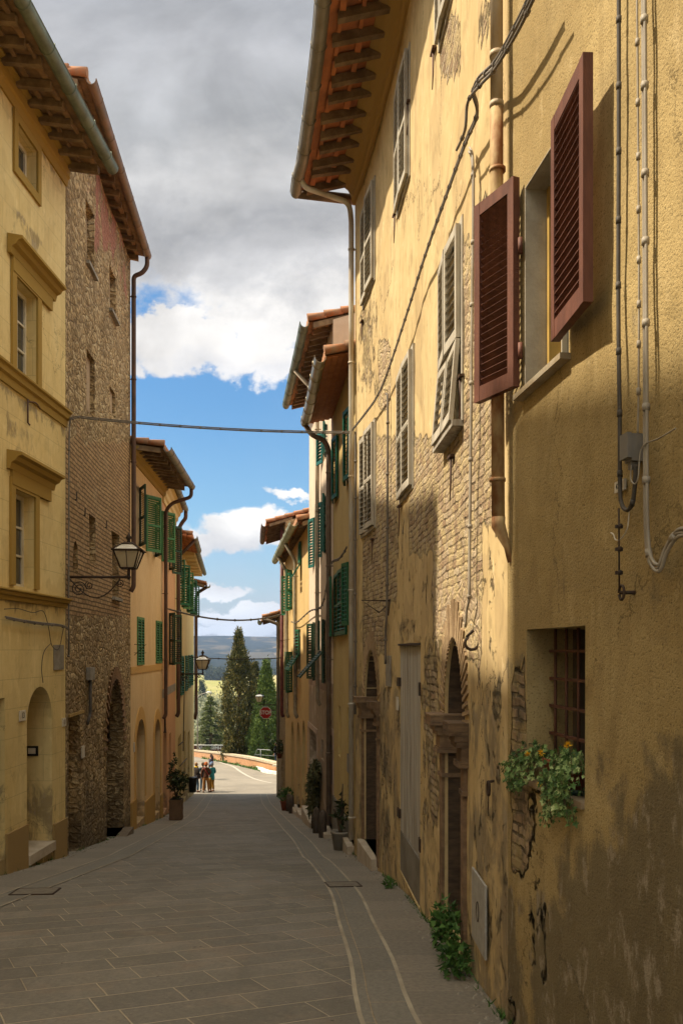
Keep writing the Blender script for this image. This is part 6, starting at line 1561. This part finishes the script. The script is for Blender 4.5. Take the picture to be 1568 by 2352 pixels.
# edge line painted on the road
m_ = MB(); lp = catmull([(-4.4, 54.6, 0), (-5.6, 57, 0), (-6.9, 61, 0), (-8.3, 66.5, 0), (-10.2, 74, 0), (-13.2, 88, 0), (-16, 100, 0)], 6)
m_.grid([[(p.x-.09, p.y, gz(p.y)+.008), (p.x+.09, p.y, gz(p.y)+.008)] for p in lp]); o = m_.build('road_marking', basic('worn_white_line', (.42, .39, .34), (.3, .27, .23), .8, 0, 8, 0)); o['kind'] = 'structure'
# bench
t = thing('stone_bench', 'pale stone bench standing on the red paving before the low brick wall', 'bench', (-4.2, 60.6, gz(60.6)))
zb_ = gz(61.2)+.15
m_ = MB(); c = Vector((-3.6, 60.15, zb_)); d = Vector((1, -.45, 0)).normalized(); n = Vector((.45, 1, 0)).normalized()
M = Matrix(((d.x, n.x, 0), (d.y, n.y, 0), (0, 0, 1)))
m_.box(c+Vector((0, 0, .47)), (2.4, .55, .12), M); m_.build('seat', MARBLE, t)
for q in (-.75, .75): m_ = MB(); m_.box(c+d*q+Vector((0, 0, .2)), (.18, .4, .42), M, .9); m_.build('leg', MARBLE, t)
# railing behind the wall
t = thing('metal_railing', 'thin pale metal handrail standing behind the low brick wall at the right', 'railing', (-6, 70, gz(68)))
m_ = MB(); zr_ = (1493-1721)/2000*68
P0 = Vector((-6.55, 68, zr_)); P1 = Vector((-1.5, 66, zr_-.1)); m_.tube([P0-Vector((.45, 0, .95)), P0, P1], .022, 6); m_.tube([P0-Vector((.2, 0, .42)), P1-Vector((0, 0, .42))], .018, 6); m_.build('rail', basic('pale_rail', (.34, .35, .35), None, .4, .5), t)
for q in (.05, .35, .65, .95): m_ = MB(); p_ = P0.lerp(P1, q); m_.tube([p_, p_-Vector((0, 0, 1.3))], .018, 6); m_.build('post', MATS['pale_rail'], t)
# lettered parapet further on
yb = 103; x0, x1 = (444-784)/2000*yb, (519-784)/2000*yb; zt_, zb2 = (1493-1712)/2000*yb, (1493-1724)/2000*yb
t = thing('lettered_parapet', 'dark red parapet with pale letters between two white rails beyond the brick wall', 'parapet', ((x0+x1)/2, yb, zb2-1))
m_ = MB(); m_.box(((x0+x1)/2-1.5, yb, (zt_+zb2)/2-.02), (x1-x0+3, .12, zt_-zb2)); bd = m_.build('board', basic('dark_red_board', (.14, .06, .045), (.10, .045, .035), .8), t)
for zz in (zt_+.03, zb2-.1): m_ = MB(); m_.box(((x0+x1)/2-1.5, yb-.02, zz), (x1-x0+3, .3, .1)); m_.build('rail', WHITEC, t)
m_ = MB()
for i in range(6): m_.box((x0+(x1-x0)*i/5, yb+.1, zb2-1), (.2, .2, 2))
m_.build('post', CEMENT, t)
text_mesh('V/LA 1000MI-I', .52, SIGNW, bd, ((x0+x1)/2+.05, yb-.075, (zt_+zb2)/2), (1, 0, 0), (0, 0, 1), 'lettering', .004, sx=.88)
# street light beyond
yb = 96; x_ = (454-784)/2000*yb
t = thing('street_lamp', 'tall modern street lamp with a curved arm standing before the olive slope', 'street lamp', (x_, yb, gz(yb)))
zt_ = (1493-1606)/2000*yb; P = Vector((x_, yb, gz(yb)-1))
m_ = MB(); m_.tube([P, Vector((x_, yb, zt_)), Vector((x_+.12, yb, zt_+.35)), Vector((x_+.45, yb, zt_+.55)), Vector((x_+1.0, yb, zt_+.72))], [.09, .07, .06, .055, .05], 8); m_.build('pole', CEMENT, t)
m_ = MB(); m_.tube([Vector((x_+.95, yb, zt_+.7)), Vector((x_+1.15, yb, zt_+.76)), Vector((x_+1.5, yb, zt_+.76))], [.06, .12, .07], 8); m_.build('lamp_head', WHITEC, t)
# litter bin on the left wall
s_ = WL.Y(40.5); t = thing('litter_bin', 'black litter bin hanging on the wall at the left end of the street', 'bin', WL.pt(s_, gz(40.5)+.75, .2))
m_ = MB(); m_.lathe(WL.pt(s_, gz(40.5)+.35, .24), [(.15, 0), (.17, .1), (.2, .6), (.22, .62), (.22, .68), (.2, .7), (.0, .7)], 14); m_.build('bin_body', BLACKP, t)
m_ = MB(); m_.tube([WL.pt(s_, gz(40.5)+.8, -.02), WL.pt(s_, gz(40.5)+.8, .12)], .02, 6); m_.build('bracket', IRON, t)

# ------------------------------------------------------------------ trees
cypress('cypress_tree', 'tallest bushy cypress with olive brown foliage behind the brick wall, broad at its foot', ((548-784)/2000*76, 76, -10.2), 12.1, 1.36, CYP, 34000, 3, .95,
        lambda q: (.95 if q < .5 else .95-(q-.5)*1.45) if q < .80 else max(.06, (1-q)*2.0), size=.17)
cypress('cypress_tree', 'narrow dark cypress standing directly behind the tallest one on its right', ((585-784)/2000*80, 80, -11), 10.0, .85, CYP, 16000, 5, .4, lambda q: (.9 if q < .6 else .9-(q-.6)*1.9)+.03, size=.16)
cypress('conifer_tree', 'bright green conifer spreading wide at its base next to the right corner house', ((612-784)/2000*75, 75, -10.0), 9.3, 1.9, CYPG, 34000, 9, .35, lambda q: max(.05, (1-q)**.85)*1.05, size=.15)
cypress('cypress_tree', 'smaller dark cypress seen between the tallest cypress and the bright green conifer', ((603-784)/2000*95, 95, -12), 9.2, 1.0, CYP, 9000, 12, .4, lambda q: (1 if q < .5 else 1.5-q)-.25, size=.18)
cypress('conifer_tree', 'green conifer half hidden at the foot of the tallest cypress on its right side', ((592-784)/2000*73, 73, -9.9), 3.9, 1.0, CYPG, 10000, 15, .35, lambda q: max(.05, (1-q)), size=.14)
cedar('cedar_tree', 'broad cedar with drooping layered branches left of the tallest cypress', ((484-784)/2000*104, 104, -14.5), 9.3, 4.0, CEDL, 21)
cedar('cedar_tree', 'lower dark cedar in front of the lettered parapet beside the cypress foot', ((514-784)/2000*112, 112, -16), 7.5, 3.2, CEDL, 22, 10)
for i, (px, y, hh, lab) in enumerate(((463.5, 420, 11.5, 'lone pair of small dark cypresses in the pale field'), (466.5, 424, 8, 'shorter small cypress touching the lone pair in the pale field'))):
    cypress('cypress_tree', lab, ((px-784)/2000*y, y, -26.5), hh, 1.6, SHRUB, 1600, 40+i, .2, lambda q: .5+.5*min(1, q*3)*(1-q)**.5, size=.7)
rng = random.Random(5)
for i in range(11):
    px = 474+i*5.2+rng.uniform(-1, 1)
    if 519 < px < 556: continue
    y = 830+rng.uniform(-10, 10)
    cypress('cypress_tree', 'tiny dark cypress in the far row along the top edge of the field', ((px-784)/2000*y, y, -30), rng.uniform(9, 15), 1.7, SHRUB, 400, 60+i, .2, lambda q: .9*(1-q)**.5, size=1.5, group='far cypress row along the field')
# olive grove and scrub: nobody could count these crowns
mb = MB()
for i in range(1500):
    y = 118*(430/118)**rng.random(); px = rng.uniform(395, 665); x = (px-784)/2000*y
    if y > 330 and rng.random() < (y-330)/160: continue
    z = terr(x, y); rr_ = rng.uniform(1.1, 2.3)*(1+y/500)*(.75 if y < 160 else 1); sz = .25+.0011*y
    for k in range(46):
        v = rvec(rng); c_ = Vector((x+v.x*rr_, y+v.y*rr_, z+rr_*.95+v.z*rr_*.8)); leafquad(mb, c_, (v+rvec(rng)*.8).normalized(), rvec(rng), sz*rng.uniform(.5, 1), sz*rng.uniform(.8, 1.6))
tagp(mb.build('olive_grove', OLIVE), 'silvery green olive grove and scrub filling the slope below the pale field', 'grove', None, 'stuff')
mb = MB()
for i in range(260):                             # hedgerow woodland below the hills
    px = rng.uniform(430, 660); y = rng.uniform(990, 1120); x = (px-784)/2000*y; z = terr(x, y); rr_ = rng.uniform(4, 7)
    for k in range(20):
        v = rvec(rng); leafquad(mb, Vector((x+v.x*rr_, y+v.y*rr_, z+2+v.z*rr_*.6)), (v+rvec(rng)*.5).normalized(), rvec(rng), 2.2, 2.6)
tagp(mb.build('far_woodland', SHRUB), 'dark band of far woodland where the field meets the hills', 'woodland', None, 'stuff')
mb = MB()
for i in range(900):                             # weeds along the foot of the low wall
    k = rng.randrange(18, 44); p = Vector(bp[k]).lerp(Vector(bp[k+1]), rng.random())+Vector((-.3-rng.random()*.35, -.15, 0)); p.z = gz(p.y)
    leafquad(mb, p, (Vector((0, 0, 1))+rvec(rng)*.7).normalized(), rvec(rng), .1, rng.uniform(.1, .38 if noise.noise(p*.6) > 0 else .18))
tagp(mb.build('wall_foot_weeds', WEED), 'green weeds growing along the foot of the low brick wall', 'weeds', None, 'stuff')

# ------------------------------------------------------------------ plants in the street
s_ = WL.Y(27.6); base = Vector(((405-784)/2000*25.2, 25.2, gz(25.2)+.012))
t = thing('planter', 'square wooden planter holding a dark leafy shrub by the pink house', 'planter', base)
m_ = MB(); m_.box(base+Vector((0, 0, .31)), (.34, .34, .58), None, 1.0)
for dz in (.05, .30, .55): m_.box(base+Vector((0, 0, dz+.02)), (.36, .36, .045))
m_.build('planter_box', basic('planter_wood', (.17, .10, .055), (.11, .07, .04), .8, 0, 5, .4, 20), t)
m_ = MB(); m_.box(base+Vector((0, 0, .605)), (.30, .30, .03)); m_.build('soil', SOIL, t)
t = thing('shrub', 'dark glossy leafy shrub growing in the square wooden planter', 'shrub', base+Vector((0, 0, .61)))
for k, (c_, r_, n_) in enumerate((((.10, 0, .52), (.26, .24, .28), 420), ((-.12, 0, .60), (.14, .14, .40), 170), ((-.07, 0, 1.08), (.08, .08, .2), 34), ((.03, 0, .10), (.13, .13, .1), 50))): bush(t, 'foliage', SHRUB, c_, r_, n_, .095, 70+k)
m_ = MB()
for k in range(6): a_ = k*1.05; m_.tube([(0, 0, 0), (.06*math.cos(a_), .05*math.sin(a_), .25), (.18*math.cos(a_), .14*math.sin(a_), .6)], [.012, .009, .005], 5)
m_.tube([(-.03, 0, 0), (-.09, 0, .6), (-.06, 0, 1.25)], .006, 5); m_.build('stem', BARK, t, True)
# creeper by the cream house door
sp_ = WR.x(728); p0 = WR.pt(sp_, gz(WR.pt(sp_, 0).y), .12)
t = thing('creeper', 'tall leafy creeper growing beside the door of the cream house', 'climbing plant', p0)
pc = WR.pt(WR.x(737), 0, .2)
for k, (px, py, rx, rz, n_) in enumerate(((738, 1768, .22, .25, 500), (735, 1790, .28, .4, 700), (733, 1820, .3, .45, 800), (731, 1850, .24, .3, 350))):
    c_ = WR.pt(WR.x(px), WR.z(px, py), .14)-p0; bush(t, 'foliage', CREEP, c_, (rx*.6, .5, rz), n_, .075, 90+k, hang=.5)
m_ = MB(); m_.tube([(0, -.3, 0), (.02, -.2, .7), (0, -.4, 1.6)], .02, 6); m_.build('stem', BARK, t, True)
def potted(name, label, base, r, h, plant, seed, pm=POT, leafm=WEED, stalk=None, group=None):
    t = thing(name, label, 'plant pot', base, 0, group); m_ = MB(); m_.lathe((0, 0, 0), [(r*.7, 0), (r*.98, h*.9), (r*1.08, h*.9), (r*1.08, h), (r*.92, h), (r*.9, h*.88), (0, h*.88)], 16); m_.build('pot', pm, t, True)
    m_ = MB(); m_.lathe((0, 0, h*.885), [(r*.9, 0), (0, .01)], 12); m_.build('soil', SOIL, t, True)
    if plant: bush(t, 'foliage', leafm, (0, 0, h+plant*.7), (plant, plant, plant*.9), 260, plant*.3, seed)
    if stalk:
        m_ = MB()
        for (a, b, c) in stalk: m_.tube(catmull([(0, 0, h*.8), (a*.4, b*.4, h+c*.5), (a, b, h+c)], 4), [.03*(1-i/9)+.006 for i in range(9)], 6)
        m_.build('stem', BARK, t, True); bush(t, 'foliage', SHRUB, (.0, 0, h+.35), (.12, .12, .3), 120, .09, seed)
    return t
s_ = WR.x(805); potted('plant_pot', 'large square grey planter with a withered plant against the mustard house', WR.pt(WR.Y(15.75), gz(15.75)+.0, .14), .17, .36, 0, 5, CEMENT, stalk=[(.04, 0, .85), (-.12, 0, .4), (.08, .08, .5)])
potted('plant_pot', 'red terracotta pot with a bright green fern far down the right side', WR.pt(WR.Y(30.5), gz(30.5)+.0, .26), .2, .36, .3, 6)
potted('plant_pot', 'small pot of trailing greenery by the narrow stone house', WR.pt(WR.Y(37), gz(37)+1.9, .16), .12, .2, .35, 8, leafm=SHRUB)
for k, (y, lab) in enumerate(((18.95, 'short dark iron-bound stone post at the corner of the cream house door'), (20.4, 'thin worn stone post beside the cream house doorstep'), (28.6, 'small dark stone post by the red door of the golden house'), (30.0, 'small dark stone post next to the red flower pot'))):
    m_ = MB(); m_.lathe(WR.pt(WR.Y(y), gz(y), .2), [(.09, 0), (.085, .45), (.07, .56), (.03, .62), (0, .63)], 12); tagp(m_.build('stone_post', basic('post_stone', (.12, .095, .075), (.08, .06, .045), .9, 0, 6, .5)), lab, 'stone post')

# weeds at the foot of the plaster house
for k, (d, yy, zz, rad, n_, lab) in enumerate(((6.95, 0, .28, (.11, .24, .24), 300, 'upper clump of green weeds growing out of the arched doorway foot'), (6.45, 0, .14, (.11, .18, .16), 220, 'lower clump of green weeds at the kerb by the meter cover'), (10.9, 0, .06, (.07, .12, .08), 60, 'tiny tuft of weeds at the wall foot beyond the grey plank door'))):
    p = WR.pt(WR.Y(d), gz(d), .10); t = thing('weed_clump', lab, 'weeds', p); bush(t, 'foliage', WEED, (-.03, 0, zz), rad, n_, .055, 120+k)
    m_ = MB()
    for j in range(8): a_ = j*.8; m_.tube([(0, 0, 0), (rad[0]*.5*math.cos(a_), rad[1]*.6*math.sin(a_), zz), (rad[0]*.8*math.cos(a_), rad[1]*.9*math.sin(a_), zz*1.5)], .003, 4)
    m_.build('stem', WEED, t, True)

# grit, crumbs of plaster and small weeds where the walls meet the paving
rng = random.Random(77); gm = MB(); wm = MB()
for W_, ya, yb_, n_ in ((WR, 3.5, 26, 900), (WL, 9, 30, 500)):
    for i in range(n_):
        y = ya+(yb_-ya)*rng.random()**1.5; q = W_.Y(y); o_ = .02+.16*rng.random()**2.2; p = W_.pt(q, 0, o_); p.z = gz(p.y)+.014
        s_ = rng.uniform(.006, .022); k = len(gm.v); h_ = rng.uniform(.4, 1)*s_
        gm.add([p+Vector((s_*math.cos(a), s_*rng.uniform(.6, 1.2)*math.sin(a), 0)) for a in (0, 1.6, 3.1, 4.7)]+[p+Vector((0, 0, h_))], [(0, 1, 4), (1, 2, 4), (2, 3, 4), (3, 0, 4)])
        if rng.random() < .35 and noise.noise((y*.9, 0, W_.side)) > -.05:
            for j in range(5): leafquad(wm, W_.pt(q, gz(p.y)+.012, .02)+rvec(rng)*.02, (Vector((0, 0, 1))+rvec(rng)*.8).normalized(), rvec(rng), .012, rng.uniform(.03, .09))
tagp(gm.build('wall_foot_grit', CEMENT), 'grit and crumbs of plaster lying where the walls meet the paving', 'grit', None, 'stuff')
tagp(wm.build('wall_foot_weeds', WEED), 'tiny weeds sprouting along the seam between walls and paving', 'weeds', None, 'stuff')
for (x_, y_, w_, lab) in ((-3.72, 10.6, .5, 'small square stone inspection cover in the left border of the street'), (.02, 11.2, .42, 'small square inspection cover near the right border strip')):
    t = thing('inspection_cover', lab, 'cover', (x_, y_, gz(y_)+.014)); sl_ = -math.atan((gz(y_-.5)-gz(y_+.5)))
    M = Matrix.Rotation(sl_, 3, 'X') @ Matrix.Rotation(R(8), 3, 'Z'); m_ = MB()
    for a_, b_, sx_, sy_ in ((0, w_/2, w_, .02), (0, -w_/2, w_, .02), (w_/2, 0, .02, w_), (-w_/2, 0, .02, w_)): m_.box(Vector((x_, y_, gz(y_)+.014))+M @ Vector((a_, b_, 0)), (sx_, sy_, .012), M)
    m_.build('frame', IRON, t); m_ = MB(); m_.box(Vector((x_, y_, gz(y_)+.013)), (w_-.03, w_-.03, .012), M); m_.build('lid', basic('cover_stone', (.20, .175, .14), (.14, .12, .095), .85, 0, 12, .4, 40), t)

# ivy and flower pots on the barred window's sill
def ivyleaf(mb, c, n, up, s):
    r_ = up.cross(n).normalized(); up = n.cross(r_).normalized(); k = len(mb.v)
    out = [(0, -.15), (.32, -.42), (.30, -.05), (.62, .12), (.27, .28), (0, .85), (-.27, .28), (-.62, .12), (-.30, -.05), (-.32, -.42)]
    mb.v += [tuple(c+r_*x*s+up*y*s+n*(.12*s if abs(x) < .1 else 0)) for x, y in out]; mb.f.append(tuple(range(k, k+10))); mb.sm.append(False)
rng = random.Random(11); zs = gw[2]
pots = [(gw[1]-.26, 'small red flower pot in a dark green saucer on the barred window sill'), (gw[0]+.26, 'red flower pot under the trailing ivy at the near end of the sill')]
for q, lab in pots:
    p = WR.pt(q, zs+.012, 0)-WR.N(q)*.09; t = thing('flower_pot', lab, 'plant pot', p)
    m_ = MB(); m_.lathe((0, 0, .0), [(.085, .0), (.1, .012), (.1, .028), (.09, .028), (.08, .012), (0, .012)], 16); m_.build('saucer', POTG, t, True)
    m_ = MB(); m_.lathe((0, 0, .014), [(.05, 0), (.072, .1), (.078, .1), (.078, .125), (.066, .125), (.06, .11), (0, .11)], 16); m_.build('pot', POT, t, True)
def ivy(label, strands, seed, flowers):
    rng = random.Random(seed); p0 = strands[0][0]; t = thing('ivy_plant', label, 'ivy', p0); lv = MB(); st = MB()
    for path in strands:
        pts = catmull(path, 6); st.tube([p for p in pts], .0022, 4)
        for a, b in zip(pts, pts[1:]):
            for e in range(2):
                c = a.lerp(b, rng.random())+rvec(rng)*.022; n = (Vector((-1, -.75, .25))+rvec(rng)*.75).normalized()
                ivyleaf(lv, c, n, (Vector((0, 0, -1))+rvec(rng)*.7).normalized(), rng.uniform(.011, .034))
    lv.build('leaves', IVY, t); st.build('stem', basic('ivy_stem', (.10, .09, .04)), t)
    for f_ in flowers:
        m_ = MB()
        for j in range(34):
            v = rvec(rng); v = (v+Vector((-.5, -.3, .3))).normalized(); leafquad(m_, f_+v*.006, v, rvec(rng), .007, .02)
        m_.build('flower', FLOWER, t)
        m_ = MB(); m_.tube([f_, f_-Vector((-.02, 0, .07))], .0018, 4); m_.build('stem', MATS['ivy_stem'], t)
Nn = WR.N(gw[0]); 
def IP(px, py, off): return WR.pt(WR.x(px), WR.z(px, py), off)
rg = random.Random(4)
A = WR.pt(gw[1]-.26, zs+.15, 0)-Nn*.08; st1 = []
for k in range(15):
    e = IP(rg.uniform(1166, 1235), rg.uniform(1735, 1800)+0, rg.uniform(-.02, .06)); mid = (A+e)/2+Vector((-.02, 0, rg.uniform(.02, .09))); st1.append([A, mid, e])
for k in range(5): x_ = 1178+k*9; st1.append([A, IP(x_, 1760, .04), IP(x_+rg.uniform(-6, 6), 1790, .04), IP(x_+rg.uniform(-4, 10), 1800+rg.uniform(5, 45)*(1.1-.2*k), .03)])
ivy('bushy ivy with yellow flowers spilling left from the small pot on the barred window sill', st1, 31, [IP(1224, 1733, .03), IP(1251, 1730, .02), IP(1262, 1800, .05)])
B = WR.pt(gw[0]+.26, zs+.16, 0)-Nn*.08; st2 = []
for k in range(22):
    e = IP(rg.uniform(1255, 1338), rg.uniform(1745, 1830), rg.uniform(-.05, .06)); st2.append([B, (B+e)/2+Vector((-.02, 0, .06)), e])
for k in range(15):
    x_ = rg.uniform(1268, 1336); st2.append([B, IP(x_, 1780, .05), IP(x_+rg.uniform(-6, 6), 1825, .045), IP(x_+rg.uniform(-8, 8), rg.uniform(1845, 1895), .035)])
ivy('dense variegated ivy hanging over the near end of the barred window sill', st2, 33, [IP(1304, 1712, .0)])
m_ = MB(); sbox(m_, WR, gw[0]+.0, gw[1]+.0, zs-.02, zs+.012, -.3, .012, 1); o = m_.build('sill', basic('rough_sill', (.30, .225, .14), (.22, .16, .10), .95, 0, 6, .6), SH)

# ------------------------------------------------------------------ people
def at(px, y, f=gz): return ((px-784)/2000*y, y, f(y)+.006)
person('woman seen from behind in a brown coat and orange hat with a pink bag strap', at(473.5, 48.9), .1, 1.66, (.10, .038, .02), (.30, .13, .03), (.09, .04, .02), (.30, .09, .03), (.50, .13, .03), .48, .03, .07, 'one', strap=(.55, .08, .10))
person('person in a teal coat and blue hat with mustard trousers beside the brown coat', at(487, 49.4), .9, 1.64, (.03, .21, .22), (.34, .17, .02), (.12, .05, .02), (.3, .2, .12), (.16, .24, .42), .62, .03, .05, 'front')
person('person in a dark jacket and yellow scarf with blue jeans standing at the left wall', at(450.5, 49.2), -.9, 1.66, (.035, .026, .024), (.06, .11, .18), (.10, .045, .025), (.32, .18, .08), None, .5, .04, .09, 'front', scarf=(.65, .42, .02), bag=(.04, .03, .03))
person('person in a grey blue jacket mostly hidden behind the brown coat', at(466.5, 49.8), 0.3, 1.62, (.05, .09, .12), (.10, .15, .20), (.05, .04, .03), (.1, .06, .03), None, .6, .02, .05, 'down')
person('dark haired woman in a dark purple jacket standing further back on the road', at(485, 57.0), 1.3, 1.62, (.06, .05, .075), (.05, .05, .06), (.03, .03, .03), (.045, .022, .015), None, .5, .02, .06, 'down', longhair=True)
person('person in dark clothes half hidden behind the right corner house beyond the brick wall', at(634.5, 67, lambda y: gz(65.5)), 1.2, 1.7, (.03, .03, .05), (.03, .04, .07), (.03, .03, .03), (.05, .03, .02), None, .5, 0, .05, 'down')

# ------------------------------------------------------------------ air
m_ = MB(); m_.box((0, 2980, 40), (7600, 6090, 260))
hz = m_.build('haze', None); hm_ = bpy.data.materials.new('haze'); hm_.use_nodes = True; t = NT(hm_.node_tree); t.n.clear()
pv = t.add('ShaderNodeVolumePrincipled'); o = t.add('ShaderNodeOutputMaterial'); t.l.new(pv.outputs[0], o.inputs['Volume'])
pv.inputs['Color'].default_value = (.42, .58, .95, 1); pv.inputs['Density'].default_value = .00015; pv.inputs['Anisotropy'].default_value = .0
hz.data.materials.append(hm_); hz['kind'] = 'stuff'; hz['label'] = 'thin blue haze of distance over the valley and the hills'
